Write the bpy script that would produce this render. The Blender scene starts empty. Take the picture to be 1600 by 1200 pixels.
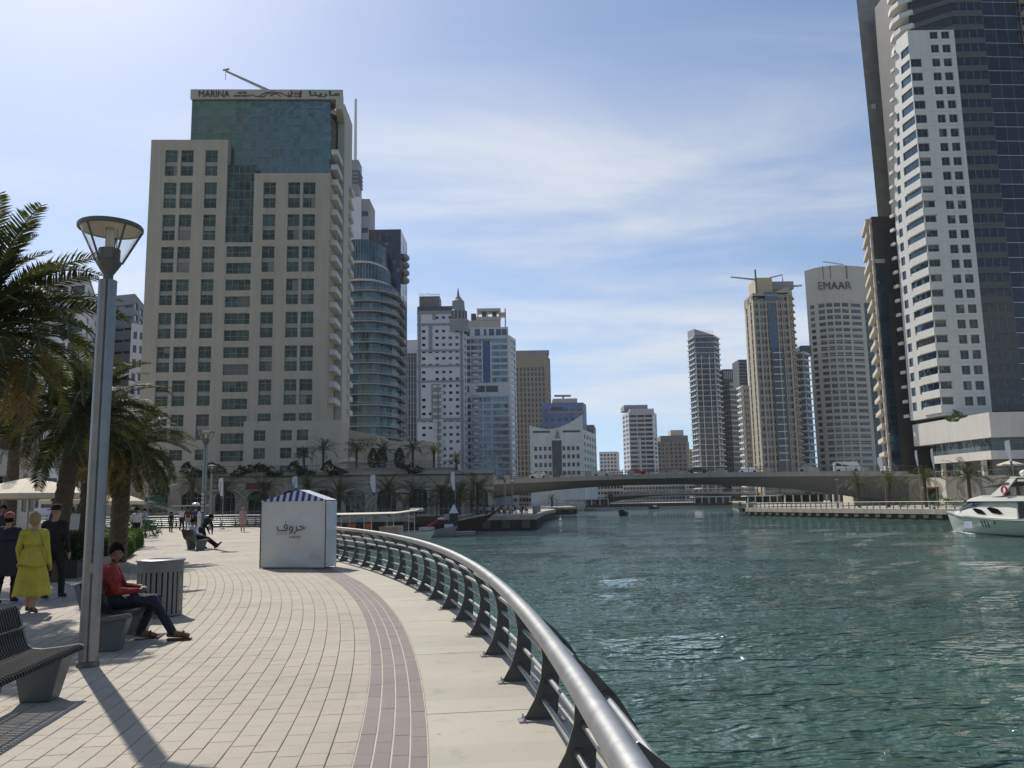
import bpy, math, random
import numpy as np
from mathutils import Vector, Matrix, Quaternion
random.seed(7); RN = np.random.RandomState(5)
SC = bpy.context.scene; COL = SC.collection
PI = math.pi
# ------------------------------------------------------------------ camera
FPX, HROW, ROLL, EYE = 1294.0, 785.0, 0.018, 1.7
PITCH = math.atan((HROW - 600) / FPX)
cF = Vector((0, math.cos(PITCH), math.sin(PITCH))); _u0 = Vector((0, -math.sin(PITCH), math.cos(PITCH))); _r0 = Vector((1, 0, 0))
cR = _r0 * math.cos(ROLL) - _u0 * math.sin(ROLL); cU = _r0 * math.sin(ROLL) + _u0 * math.cos(ROLL)
CAMP = Vector((0, 0, EYE))
cam = bpy.data.cameras.new('camera'); camo = bpy.data.objects.new('camera', cam); COL.objects.link(camo)
cam.sensor_fit = 'HORIZONTAL'; cam.sensor_width = 36; cam.lens = 36 * FPX / 1600; cam.clip_start = 0.1; cam.clip_end = 6000
_m = Matrix((cR, cU, -cF)).transposed().to_4x4(); _m.translation = CAMP; camo.matrix_world = _m
SC.camera = camo
# ------------------------------------------------------------------ sky and sun
SUN_EL, SUN_AZ = math.radians(46.5), math.radians(-32.5)     # azimuth from +Y, negative to the left
w = bpy.data.worlds.new('World'); SC.world = w; w.use_nodes = True
nt = w.node_tree; nt.nodes.clear()
def _n(t, **k):
    n = nt.nodes.new(t)
    for a, b in k.items(): setattr(n, a, b)
    return n
sky = _n('ShaderNodeTexSky', sky_type='NISHITA', sun_disc=False, sun_elevation=SUN_EL, sun_rotation=SUN_AZ, altitude=0, air_density=1.0, dust_density=0.6, ozone_density=1.6)
tc = _n('ShaderNodeTexCoord'); sep = _n('ShaderNodeSeparateXYZ'); nt.links.new(tc.outputs['Generated'], sep.inputs[0])
sv = _n('ShaderNodeVectorMath', operation='MULTIPLY_ADD'); nt.links.new(tc.outputs['Generated'], sv.inputs[0]); sv.inputs[1].default_value = (1, 1, .93); sv.inputs[2].default_value = (0, 0, .085); sn = _n('ShaderNodeVectorMath', operation='NORMALIZE'); nt.links.new(sv.outputs[0], sn.inputs[0]); nt.links.new(sn.outputs[0], sky.inputs[0])   # sky looked up slightly higher, leaving out the yellow horizon band
zc = _n('ShaderNodeMath', operation='MAXIMUM'); nt.links.new(sep.outputs[2], zc.inputs[0]); zc.inputs[1].default_value = 0.0
za = _n('ShaderNodeMath', operation='ADD'); nt.links.new(zc.outputs[0], za.inputs[0]); za.inputs[1].default_value = 0.16
dv = _n('ShaderNodeVectorMath', operation='DIVIDE'); nt.links.new(tc.outputs['Generated'], dv.inputs[0])
cmb = _n('ShaderNodeCombineXYZ')
for i in range(3): nt.links.new(za.outputs[0], cmb.inputs[i])
nt.links.new(cmb.outputs[0], dv.inputs[1])                       # cloud layer seen in perspective
mp = _n('ShaderNodeMapping'); nt.links.new(dv.outputs[0], mp.inputs[0]); mp.inputs['Rotation'].default_value = (0, 0, math.radians(-50)); mp.inputs['Scale'].default_value = (0.5, 1.45, 1.0); mp.inputs['Location'].default_value = (8.3, 2.2, 0)
n1 = _n('ShaderNodeTexNoise'); n1.inputs['Scale'].default_value = 1.15; n1.inputs['Detail'].default_value = 9; n1.inputs['Roughness'].default_value = 0.58; n1.inputs['Distortion'].default_value = 0.55
nt.links.new(mp.outputs[0], n1.inputs['Vector'])
n2 = _n('ShaderNodeTexNoise'); n2.inputs['Scale'].default_value = 0.55; n2.inputs['Detail'].default_value = 3
nt.links.new(mp.outputs[0], n2.inputs['Vector'])
mm = _n('ShaderNodeMath', operation='MULTIPLY'); nt.links.new(n1.outputs[0], mm.inputs[0]); nt.links.new(n2.outputs[0], mm.inputs[1])
cr = _n('ShaderNodeMapRange', interpolation_type='SMOOTHSTEP'); nt.links.new(mm.outputs[0], cr.inputs[0])
cr.inputs[1].default_value = 0.20; cr.inputs[2].default_value = 0.42; cr.inputs[3].default_value = 0.0; cr.inputs[4].default_value = 0.70
# forward scattering: thin cloud is brighter towards the sun
sd = Vector((math.sin(SUN_AZ) * math.cos(SUN_EL), math.cos(SUN_AZ) * math.cos(SUN_EL), math.sin(SUN_EL)))
dt = _n('ShaderNodeVectorMath', operation='DOT_PRODUCT'); nt.links.new(tc.outputs['Generated'], dt.inputs[0]); dt.inputs[1].default_value = sd
pw = _n('ShaderNodeMath', operation='MAXIMUM'); nt.links.new(dt.outputs['Value'], pw.inputs[0]); pw.inputs[1].default_value = 0
pp = _n('ShaderNodeMath', operation='POWER'); nt.links.new(pw.outputs[0], pp.inputs[0]); pp.inputs[1].default_value = 7.0
pm = _n('ShaderNodeMath', operation='MULTIPLY_ADD'); nt.links.new(pp.outputs[0], pm.inputs[0]); pm.inputs[1].default_value = 1.5; pm.inputs[2].default_value = 6.9
cc = _n('ShaderNodeMix', data_type='RGBA', blend_type='MULTIPLY'); cc.inputs[0].default_value = 1.0; cc.inputs[6].default_value = (0.97, 0.985, 1.0, 1); nt.links.new(pm.outputs[0], cc.inputs[7])
hs = _n('ShaderNodeHueSaturation'); hs.inputs['Saturation'].default_value = 1.02; nt.links.new(sky.outputs[0], hs.inputs['Color'])
mx = _n('ShaderNodeMix', data_type='RGBA'); nt.links.new(cr.outputs[0], mx.inputs[0]); nt.links.new(hs.outputs[0], mx.inputs[6]); nt.links.new(cc.outputs[2], mx.inputs[7])
bg = _n('ShaderNodeBackground'); bg.inputs[1].default_value = 0.12; nt.links.new(mx.outputs[2], bg.inputs[0])
wo = _n('ShaderNodeOutputWorld'); nt.links.new(bg.outputs[0], wo.inputs[0])
sl = bpy.data.lights.new('sun', 'SUN'); sl.energy = 4.3; sl.angle = math.radians(0.53); sl.color = (1.0, 0.955, 0.88)
slo = bpy.data.objects.new('sun', sl); COL.objects.link(slo); slo.rotation_euler = sd.to_track_quat('Z', 'Y').to_euler(); slo.location = sd * 300
vs = SC.view_settings; vs.view_transform = 'Standard'; vs.look = 'None'; vs.exposure = 0.08; vs.gamma = 1.0; vs.use_curve_mapping = False
SC.render.engine = 'CYCLES'; SC.cycles.max_bounces = 6; SC.cycles.diffuse_bounces = 3; SC.cycles.glossy_bounces = 3; SC.cycles.transmission_bounces = 4; SC.cycles.transparent_max_bounces = 8
SC.cycles.use_denoising = True; SC.cycles.sample_clamp_indirect = 6; SC.cycles.caustics_reflective = False; SC.cycles.caustics_refractive = False

# ------------------------------------------------------------------ survey helpers (pixel of the 1600x1200 photograph -> point in the place)
def ray(px, py): return cF + cR * ((px - 800) / FPX) + cU * ((600 - py) / FPX)
def at(px, py, Y):
    d = ray(px, py); return CAMP + d * (Y / d.y)
def gnd(px, py, z=0.0):
    d = ray(px, py); return CAMP + d * ((z - EYE) / d.z)
def Xp(px, Y, py=740): return at(px, py, Y).x
def Zp(py, Y, px=800): return at(px, py, Y).z
WATER = -1.9

# ------------------------------------------------------------------ materials
MATS = {}
def _mat(name):
    m = bpy.data.materials.new(name); m.use_nodes = True; m.node_tree.nodes.clear(); MATS[name] = m
    return m, m.node_tree
def M(name, col=(.5, .5, .5), rough=.6, metal=0.0, var=.14, scale=2.0, bump=0.0, bscale=None, spec=.5, rnd=0.0, coat=0.0, streak=0.0, sss=0.0):
    """surface with two scales of tonal variation, optional fine relief, per-object variation and rain streaks"""
    if name in MATS: return MATS[name]
    m, t = _mat(name); N = t.nodes.new; L = t.links.new
    tc = N('ShaderNodeTexCoord'); out = N('ShaderNodeOutputMaterial'); b = N('ShaderNodeBsdfPrincipled'); L(b.outputs[0], out.inputs[0])
    na = N('ShaderNodeTexNoise'); na.inputs['Scale'].default_value = scale; na.inputs['Detail'].default_value = 6; na.inputs['Roughness'].default_value = .62; L(tc.outputs['Object'], na.inputs['Vector'])
    mr = N('ShaderNodeMapRange'); L(na.outputs[0], mr.inputs[0]); mr.inputs[1].default_value = .25; mr.inputs[2].default_value = .75; mr.inputs[3].default_value = 1 - var; mr.inputs[4].default_value = 1 + var
    val = mr.outputs[0]
    if streak:
        mp = N('ShaderNodeMapping'); L(tc.outputs['Object'], mp.inputs[0]); mp.inputs['Scale'].default_value = (1.3, 1.3, .06)
        ns = N('ShaderNodeTexNoise'); ns.inputs['Scale'].default_value = 1.0; ns.inputs['Detail'].default_value = 4; L(mp.outputs[0], ns.inputs['Vector'])
        m2 = N('ShaderNodeMapRange'); L(ns.outputs[0], m2.inputs[0]); m2.inputs[1].default_value = .3; m2.inputs[2].default_value = .7; m2.inputs[3].default_value = 1 - streak; m2.inputs[4].default_value = 1 + streak * .4
        mu = N('ShaderNodeMath'); mu.operation = 'MULTIPLY'; L(val, mu.inputs[0]); L(m2.outputs[0], mu.inputs[1]); val = mu.outputs[0]
    if rnd:
        oi = N('ShaderNodeObjectInfo'); m3 = N('ShaderNodeMapRange'); L(oi.outputs['Random'], m3.inputs[0]); m3.inputs[3].default_value = 1 - rnd; m3.inputs[4].default_value = 1 + rnd
        mu = N('ShaderNodeMath'); mu.operation = 'MULTIPLY'; L(val, mu.inputs[0]); L(m3.outputs[0], mu.inputs[1]); val = mu.outputs[0]
    mc = N('ShaderNodeVectorMath'); mc.operation = 'SCALE'; mc.inputs[0].default_value = col; L(val, mc.inputs['Scale']); L(mc.outputs[0], b.inputs['Base Color'])
    b.inputs['Roughness'].default_value = rough; b.inputs['Metallic'].default_value = metal; b.inputs['Specular IOR Level'].default_value = spec
    if coat: b.inputs['Coat Weight'].default_value = coat; b.inputs['Coat Roughness'].default_value = .05
    if rough > .12:
        rr = N('ShaderNodeMapRange'); L(na.outputs[0], rr.inputs[0]); rr.inputs[3].default_value = rough * .85; rr.inputs[4].default_value = min(1, rough * 1.15); L(rr.outputs[0], b.inputs['Roughness'])
    if bump:
        nb = N('ShaderNodeTexNoise'); nb.inputs['Scale'].default_value = bscale or scale * 8; nb.inputs['Detail'].default_value = 5; L(tc.outputs['Object'], nb.inputs['Vector'])
        bp = N('ShaderNodeBump'); bp.inputs['Strength'].default_value = bump; bp.inputs['Distance'].default_value = .05; L(nb.outputs[0], bp.inputs['Height']); L(bp.outputs[0], b.inputs['Normal'])
    return m
def G(name, col=(.03, .05, .055), refl=.25, rough=.04, wav=.25, wscale=.5, rnd=.4):
    """coated facade glass: dark body, tinted mirror reflection, slightly wavy panes"""
    if name in MATS: return MATS[name]
    m, t = _mat(name); N = t.nodes.new; L = t.links.new
    tc = N('ShaderNodeTexCoord'); out = N('ShaderNodeOutputMaterial'); b = N('ShaderNodeBsdfPrincipled'); L(b.outputs[0], out.inputs[0])
    geo = N('ShaderNodeNewGeometry'); oi = N('ShaderNodeObjectInfo')
    ad = N('ShaderNodeMath'); ad.operation = 'ADD'; L(oi.outputs['Random'], ad.inputs[0]); L(geo.outputs['Random Per Island'], ad.inputs[1])
    fr = N('ShaderNodeMath'); fr.operation = 'FRACT'; L(ad.outputs[0], fr.inputs[0])
    mr = N('ShaderNodeMapRange'); L(fr.outputs[0], mr.inputs[0]); mr.inputs[3].default_value = 1 - rnd; mr.inputs[4].default_value = 1 + rnd
    mc = N('ShaderNodeVectorMath'); mc.operation = 'SCALE'; mc.inputs[0].default_value = col; L(mr.outputs[0], mc.inputs['Scale']); L(mc.outputs[0], b.inputs['Base Color'])
    b.inputs['Roughness'].default_value = rough; b.inputs['Metallic'].default_value = refl; b.inputs['IOR'].default_value = 1.6
    # each pane sits at a slightly different angle and bows a little
    n = N('ShaderNodeTexNoise'); n.noise_dimensions = '4D'; n.inputs['Scale'].default_value = wscale; n.inputs['Detail'].default_value = 2.5; L(tc.outputs['Object'], n.inputs['Vector'])
    ws = N('ShaderNodeMath'); ws.operation = 'MULTIPLY'; L(fr.outputs[0], ws.inputs[0]); ws.inputs[1].default_value = 20; L(ws.outputs[0], n.inputs['W'])
    bp = N('ShaderNodeBump'); bp.inputs['Strength'].default_value = wav; bp.inputs['Distance'].default_value = .25; L(n.outputs[0], bp.inputs['Height']); L(bp.outputs[0], b.inputs['Normal'])
    return m

# ------------------------------------------------------------------ mesh collector (everything in world metres)
class MB:
    def __init__(s): s.v = []; s.f = []; s.m = []
    def add(s, vs, fs, mi=0):
        o = len(s.v); s.v.extend(tuple(v) for v in vs)
        for f in fs: s.f.append(tuple(i + o for i in f)); s.m.append(mi)
        return s
    def quad(s, a, b, c, d, mi=0): return s.add((a, b, c, d), ((0, 1, 2, 3),), mi)
    def obox(s, p, a, b, c, mi=0):
        p, a, b, c = Vector(p), Vector(a), Vector(b), Vector(c)
        v = [p, p + a, p + a + b, p + b, p + c, p + a + c, p + a + b + c, p + b + c]
        return s.add(v, ((3, 2, 1, 0), (4, 5, 6, 7), (0, 1, 5, 4), (1, 2, 6, 5), (2, 3, 7, 6), (3, 0, 4, 7)), mi)
    def box(s, c, d, rz=0.0, mi=0):
        """box with its base centre at c"""
        ca, sa = math.cos(rz), math.sin(rz); ax = Vector((ca, sa, 0)) * d[0]; ay = Vector((-sa, ca, 0)) * d[1]
        return s.obox(Vector(c) - ax / 2 - ay / 2, ax, ay, (0, 0, d[2]), mi)
    def prism(s, poly, z0, z1, mi=0, mt=None, zt=None):
        n = len(poly); zt = zt or [z1] * n
        v = [(x, y, z0) for x, y in poly] + [(p[0], p[1], zt[i]) for i, p in enumerate(poly)]
        s.add(v, [(i, (i + 1) % n, n + (i + 1) % n, n + i) for i in range(n)], mi)
        s.add(v[n:], [tuple(range(n))], mi if mt is None else mt); s.add(v[:n], [tuple(range(n - 1, -1, -1))], mi)
        return s
    def tube(s, path, r, n=8, mi=0, cap=True, closed=False):
        P = [Vector(p) for p in path]; k = len(P); R = r if isinstance(r, (list, tuple)) else [r] * k
        vs = []; nrm = None
        for i, p in enumerate(P):
            if closed: t = (P[(i + 1) % k] - P[i - 1])
            else: t = P[min(i + 1, k - 1)] - P[max(i - 1, 0)]
            t = t.normalized() if t.length > 1e-9 else Vector((0, 0, 1))
            if nrm is None: nrm = t.orthogonal().normalized()
            else:
                nrm = nrm - t * nrm.dot(t); nrm = nrm.normalized() if nrm.length > 1e-6 else t.orthogonal().normalized()
            bn = t.cross(nrm)
            for j in range(n):
                a = 2 * PI * j / n; vs.append(p + (nrm * math.cos(a) + bn * math.sin(a)) * R[i])
        fs = []
        for i in range(k if closed else k - 1):
            for j in range(n):
                a, b = i * n, ((i + 1) % k) * n; fs.append((a + j, a + (j + 1) % n, b + (j + 1) % n, b + j))
        if cap and not closed: fs.append(tuple(range(n - 1, -1, -1))); fs.append(tuple((k - 1) * n + j for j in range(n)))
        return s.add(vs, fs, mi)
    def lathe(s, prof, c=(0, 0, 0), n=24, mi=0, sx=1.0, sy=1.0):
        c = Vector(c); vs = []; k = len(prof)
        for r, z in prof:
            for j in range(n): a = 2 * PI * j / n; vs.append(c + Vector((r * math.cos(a) * sx, r * math.sin(a) * sy, z)))
        fs = [(i * n + j, i * n + (j + 1) % n, (i + 1) * n + (j + 1) % n, (i + 1) * n + j) for i in range(k - 1) for j in range(n)]
        return s.add(vs, fs, mi)
    def ball(s, c, r, n=12, m=8, mi=0, rot=None):
        r = r if isinstance(r, (tuple, list)) else (r, r, r); c = Vector(c); vs = []
        for i in range(m + 1):
            th = PI * i / m
            for j in range(n):
                ph = 2 * PI * j / n; q = Vector((r[0] * math.sin(th) * math.cos(ph), r[1] * math.sin(th) * math.sin(ph), r[2] * math.cos(th)))
                vs.append(c + (rot @ q if rot else q))
        return s.add(vs, [(i * n + j, (i + 1) * n + j, (i + 1) * n + (j + 1) % n, i * n + (j + 1) % n) for i in range(m) for j in range(n)], mi)
    def mesh(s, name, org=(0, 0, 0), mats=(), smooth=False):
        me = bpy.data.meshes.new(name); org = Vector(org)
        V = np.array(s.v, dtype=np.float64).reshape(-1, 3) - np.array(org)
        me.from_pydata(V.tolist(), [], s.f)
        for m in mats: me.materials.append(m)
        if len(mats) > 1: me.polygons.foreach_set('material_index', s.m)
        if smooth:
            me.polygons.foreach_set('use_smooth', [True] * len(me.polygons))
            if smooth != 'full': 
                try: me.set_sharp_from_angle(angle=math.radians(smooth if smooth is not True else 40))
                except Exception: pass
        me.update(); return me
    def build(s, name, mats, parent=None, org=None, smooth=False):
        if not isinstance(mats, (list, tuple)): mats = [mats]
        o3 = world_of(parent) if parent is not None else Vector(org or (0, 0, 0))
        ob = bpy.data.objects.new(name, s.mesh(name, o3, mats, smooth)); COL.objects.link(ob)
        if parent is not None: ob.parent = parent
        else: ob.location = o3
        return ob
def world_of(o):
    p = Vector((0, 0, 0))
    while o is not None: p = p + o.location; o = o.parent
    return p
def tag(o, label=None, cat=None, group=None, kind=None):
    if label: o['label'] = label
    if cat: o['category'] = cat
    if group: o['group'] = group
    if kind: o['kind'] = kind
    return o
def empty(name, loc, label=None, cat=None, group=None, rz=0.0):
    o = bpy.data.objects.new(name, None); COL.objects.link(o); o.location = loc; o.rotation_euler = (0, 0, rz); o.empty_display_size = .2
    return tag(o, label, cat, group)
def inst(name, me, parent, loc, rot=None, scale=None):
    """another object that shares mesh data; loc in the parent's local space"""
    o = bpy.data.objects.new(name, me); COL.objects.link(o); o.parent = parent
    m = rot.to_4x4() if rot is not None else Matrix.Identity(4)
    if scale is not None: m = m @ Matrix.Diagonal((*scale, 1))
    m = Matrix.Translation(loc) @ m; o.matrix_local = m
    return o
def copy_tree(o, parent=None):
    c = o.copy(); COL.objects.link(c); c.parent = parent
    for ch in list(o.children): copy_tree(ch, c)
    return c
def text_mesh(s, size=1.0, ext=.03, bold=0.0):
    c = bpy.data.curves.new('lettering', 'FONT'); c.body = s; c.size = size; c.extrude = ext; c.offset = bold; c.align_x = 'CENTER'; c.resolution_u = 3
    o = bpy.data.objects.new('lettering', c); COL.objects.link(o); bpy.context.view_layer.update()
    me = bpy.data.meshes.new_from_object(o.evaluated_get(bpy.context.evaluated_depsgraph_get()))
    bpy.data.objects.remove(o); bpy.data.curves.remove(c); return me
def lettering(s, pos, u, up, width=None, height=None, mat=None, parent=None, ext=.05, bold=0.0, name='lettering'):
    """lettering centred at pos along direction u, fitted to width/height"""
    me = text_mesh(s, 1.0, ext, bold); n = len(me.vertices); V = np.empty(n * 3); me.vertices.foreach_get('co', V); V = V.reshape(-1, 3)
    lo, hi = V.min(0), V.max(0); sx = (width / (hi[0] - lo[0])) if width else None; sy = (height / (hi[1] - lo[1])) if height else None
    sx = sx or sy; sy = sy or sx; c = (lo + hi) / 2
    u = Vector(u).normalized(); up = Vector(up).normalized(); nn = u.cross(up); pos = Vector(pos); org = world_of(parent) if parent else pos
    W = np.array([((V[:, 0] - c[0]) * sx)[:, None] * np.array(u) + ((V[:, 1] - c[1]) * sy)[:, None] * np.array(up) + (V[:, 2])[:, None] * np.array(nn)])[0] + np.array(pos - org)
    me.vertices.foreach_set('co', W.ravel()); me.update(); me.materials.clear(); me.materials.append(mat)
    o = bpy.data.objects.new(name, me); COL.objects.link(o)
    if parent: o.parent = parent
    else: o.location = pos
    return o
# ================================================================== SETTING
CC = Vector((-63.01, -0.97, 0)); RR = 63.52
def pol(o, s, z=0.0):
    """point at radial offset o from the railing feet line, arc length s along it"""
    a = s / RR; return Vector((CC.x + (RR + o) * math.cos(a), CC.y + (RR + o) * math.sin(a), z))
def inview(p, pad=30):
    v = Vector(p) - CAMP; d = v.dot(cF)
    if d < .3: return None
    x, y = 800 + FPX * v.dot(cR) / d, 600 - FPX * v.dot(cU) / d
    return (x, y, d) if -pad < x < 1600 + pad and -pad < y < 1200 + pad else None
def island_mat(name, col, var, rough=.75, bump=.35, bscale=60, hue=.0, fine=.12):
    m, t = _mat(name); N = t.nodes.new; L = t.links.new
    tc = N('ShaderNodeTexCoord'); out = N('ShaderNodeOutputMaterial'); b = N('ShaderNodeBsdfPrincipled'); L(b.outputs[0], out.inputs[0])
    geo = N('ShaderNodeNewGeometry'); oi = N('ShaderNodeObjectInfo')
    ad = N('ShaderNodeMath'); ad.operation = 'ADD'; L(oi.outputs['Random'], ad.inputs[0]); L(geo.outputs['Random Per Island'], ad.inputs[1])
    fr = N('ShaderNodeMath'); fr.operation = 'FRACT'; L(ad.outputs[0], fr.inputs[0])
    mr = N('ShaderNodeMapRange'); L(fr.outputs[0], mr.inputs[0]); mr.inputs[3].default_value = 1 - var; mr.inputs[4].default_value = 1 + var
    # worn, slightly dirty patches in place (world position)
    na = N('ShaderNodeTexNoise'); na.inputs['Scale'].default_value = .55; na.inputs['Detail'].default_value = 5; L(geo.outputs['Position'], na.inputs['Vector'])
    m2 = N('ShaderNodeMapRange'); L(na.outputs[0], m2.inputs[0]); m2.inputs[1].default_value = .3; m2.inputs[2].default_value = .7; m2.inputs[3].default_value = .9; m2.inputs[4].default_value = 1.08
    nf = N('ShaderNodeTexNoise'); nf.inputs['Scale'].default_value = 90; nf.inputs['Detail'].default_value = 3; L(geo.outputs['Position'], nf.inputs['Vector'])
    m3 = N('ShaderNodeMapRange'); L(nf.outputs[0], m3.inputs[0]); m3.inputs[1].default_value = .3; m3.inputs[2].default_value = .7; m3.inputs[3].default_value = 1 - fine; m3.inputs[4].default_value = 1 + fine
    nd = N('ShaderNodeTexNoise'); nd.inputs['Scale'].default_value = 3.1; nd.inputs['Detail'].default_value = 7; nd.inputs['Roughness'].default_value = .7; L(geo.outputs['Position'], nd.inputs['Vector'])
    md_ = N('ShaderNodeMapRange'); L(nd.outputs[0], md_.inputs[0]); md_.inputs[1].default_value = .56; md_.inputs[2].default_value = .74; md_.inputs[3].default_value = 1.0; md_.inputs[4].default_value = .74
    vo = N('ShaderNodeTexVoronoi'); vo.inputs['Scale'].default_value = 2.3; L(geo.outputs['Position'], vo.inputs['Vector']); ms_ = N('ShaderNodeMapRange'); L(vo.outputs['Distance'], ms_.inputs[0]); ms_.inputs[1].default_value = .035; ms_.inputs[2].default_value = .05; ms_.inputs[3].default_value = .62; ms_.inputs[4].default_value = 1.0
    g1 = N('ShaderNodeMath'); g1.operation = 'MULTIPLY'; L(md_.outputs[0], g1.inputs[0]); L(ms_.outputs[0], g1.inputs[1]); g2 = N('ShaderNodeMath'); g2.operation = 'MULTIPLY'; L(g1.outputs[0], g2.inputs[0]); L(m2.outputs[0], g2.inputs[1])
    a = N('ShaderNodeMath'); a.operation = 'MULTIPLY'; L(mr.outputs[0], a.inputs[0]); L(g2.outputs[0], a.inputs[1])
    c = N('ShaderNodeMath'); c.operation = 'MULTIPLY'; L(a.outputs[0], c.inputs[0]); L(m3.outputs[0], c.inputs[1])
    mc = N('ShaderNodeVectorMath'); mc.operation = 'SCALE'; mc.inputs[0].default_value = col; L(c.outputs[0], mc.inputs['Scale'])
    if hue:
        h = N('ShaderNodeHueSaturation'); L(mc.outputs[0], h.inputs['Color']); mh = N('ShaderNodeMapRange'); L(fr.outputs[0], mh.inputs[0]); mh.inputs[3].default_value = 1 - hue; mh.inputs[4].default_value = 1 + hue; L(mh.outputs[0], h.inputs['Saturation']); L(h.outputs[0], b.inputs['Base Color'])
    else: L(mc.outputs[0], b.inputs['Base Color'])
    b.inputs['Roughness'].default_value = rough; b.inputs['Specular IOR Level'].default_value = .35
    bp = N('ShaderNodeBump'); bp.inputs['Strength'].default_value = bump; bp.inputs['Distance'].default_value = .006; L(nf.outputs[0], bp.inputs['Height']); L(bp.outputs[0], b.inputs['Normal'])
    return m
m_paver = island_mat('cream_paver', (.372, .326, .256), .05, hue=.08)
m_pink = island_mat('rose_paver', (.365, .315, .27), .06, hue=.1)
m_band = island_mat('mauve_brick', (.215, .183, .166), .06, hue=.1)
m_slab = island_mat('edge_concrete', (.415, .38, .305), .05, fine=.08, bump=.25)
m_joint = M('joint_sand', (.17, .15, .12), .95, var=.2, scale=6)
m_pale = M('pale_mortar', (.48, .44, .37), .95, var=.15, scale=6)
m_quay = M('quay_concrete', (.42, .38, .31), .85, var=.2, scale=.8, bump=.2, streak=.2)
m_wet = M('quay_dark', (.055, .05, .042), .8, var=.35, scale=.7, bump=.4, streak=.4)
m_far = M('far_paving', (.42, .37, .30), .9, var=.12, scale=.4)

# the far promenade reaches beyond the built pavers: the sheet below carries the same brick pattern as colour only
m_prom, t = _mat('promenade_bedding'); N = t.nodes.new; L = t.links.new
tcp = N('ShaderNodeTexCoord'); mpp = N('ShaderNodeMapping'); L(tcp.outputs['Object'], mpp.inputs[0]); mpp.inputs['Rotation'].default_value = (0, 0, math.radians(-28))
bk = N('ShaderNodeTexBrick'); L(mpp.outputs[0], bk.inputs['Vector']); bk.inputs['Scale'].default_value = 1; bk.inputs['Brick Width'].default_value = .27; bk.inputs['Row Height'].default_value = .18; bk.inputs['Mortar Size'].default_value = .008
bk.inputs['Color1'].default_value = (.41, .36, .285, 1); bk.inputs['Color2'].default_value = (.37, .32, .25, 1); bk.inputs['Mortar'].default_value = (.2, .17, .13, 1)
npn = N('ShaderNodeTexNoise'); npn.inputs['Scale'].default_value = .35; npn.inputs['Detail'].default_value = 5; L(tcp.outputs['Object'], npn.inputs['Vector'])
mrn = N('ShaderNodeMapRange'); L(npn.outputs[0], mrn.inputs[0]); mrn.inputs[1].default_value = .3; mrn.inputs[2].default_value = .7; mrn.inputs[3].default_value = .85; mrn.inputs[4].default_value = 1.12
scn = N('ShaderNodeVectorMath'); scn.operation = 'SCALE'; L(bk.outputs['Color'], scn.inputs[0]); L(mrn.outputs[0], scn.inputs['Scale'])
bpr = N('ShaderNodeBsdfPrincipled'); bpr.inputs['Roughness'].default_value = .85; L(scn.outputs[0], bpr.inputs['Base Color']); outp = N('ShaderNodeOutputMaterial'); L(bpr.outputs[0], outp.inputs[0])

# ---- edge line of the promenade: the arc, then on past the kiosk, then along the basin
S0, S1 = -9.0, 26.9
edge = [pol(0, S0 + (S1 - S0) * i / 90) for i in range(91)]
E1 = Vector((-21.2, 69.5, 0)); E2 = Vector((-52, 77.5, 0)); E3 = Vector((-130, 92, 0))
def hermite(p0, t0, p1, t1, n):
    r = []
    for i in range(1, n + 1):
        t = i / n; a, b, c, d = 2*t**3-3*t**2+1, t**3-2*t**2+t, -2*t**3+3*t**2, t**3-t**2
        r.append(p0 * a + t0 * b + p1 * c + t1 * d)
    return r
tE = (edge[-1] - edge[-2]).normalized()
edge += hermite(edge[-1], tE * 40, E1, Vector((-.5, .86, 0)) * 20, 40)
edge += hermite(E1, Vector((-.5, .86, 0)) * 5, E1 + Vector((-4, 3.2, 0)), Vector((-.97, .25, 0)) * 6, 8)
edge += [edge[-1] + (E2 - edge[-1]) * i / 20 for i in range(1, 21)]
edge += [E2 + (E3 - E2) * i / 6 for i in range(1, 7)]
def offset_path(P, o):
    R = []
    for i, p in enumerate(P):
        t = (P[min(i + 1, len(P) - 1)] - P[max(i - 1, 0)]).normalized(); R.append(p + Vector((t.y, -t.x, 0)) * o)
    return R
outer = offset_path(edge, .46)
prom = MB()
poly = [(p.x, p.y) for p in outer] + [(-260, 110), (-260, -30)] + [(outer[0].x, -30)]
prom.prism(poly, -3.2, -0.022, 1, 0)
o_prom = prom.build('promenade', [m_prom, m_quay]); tag(o_prom, kind='structure')

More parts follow.
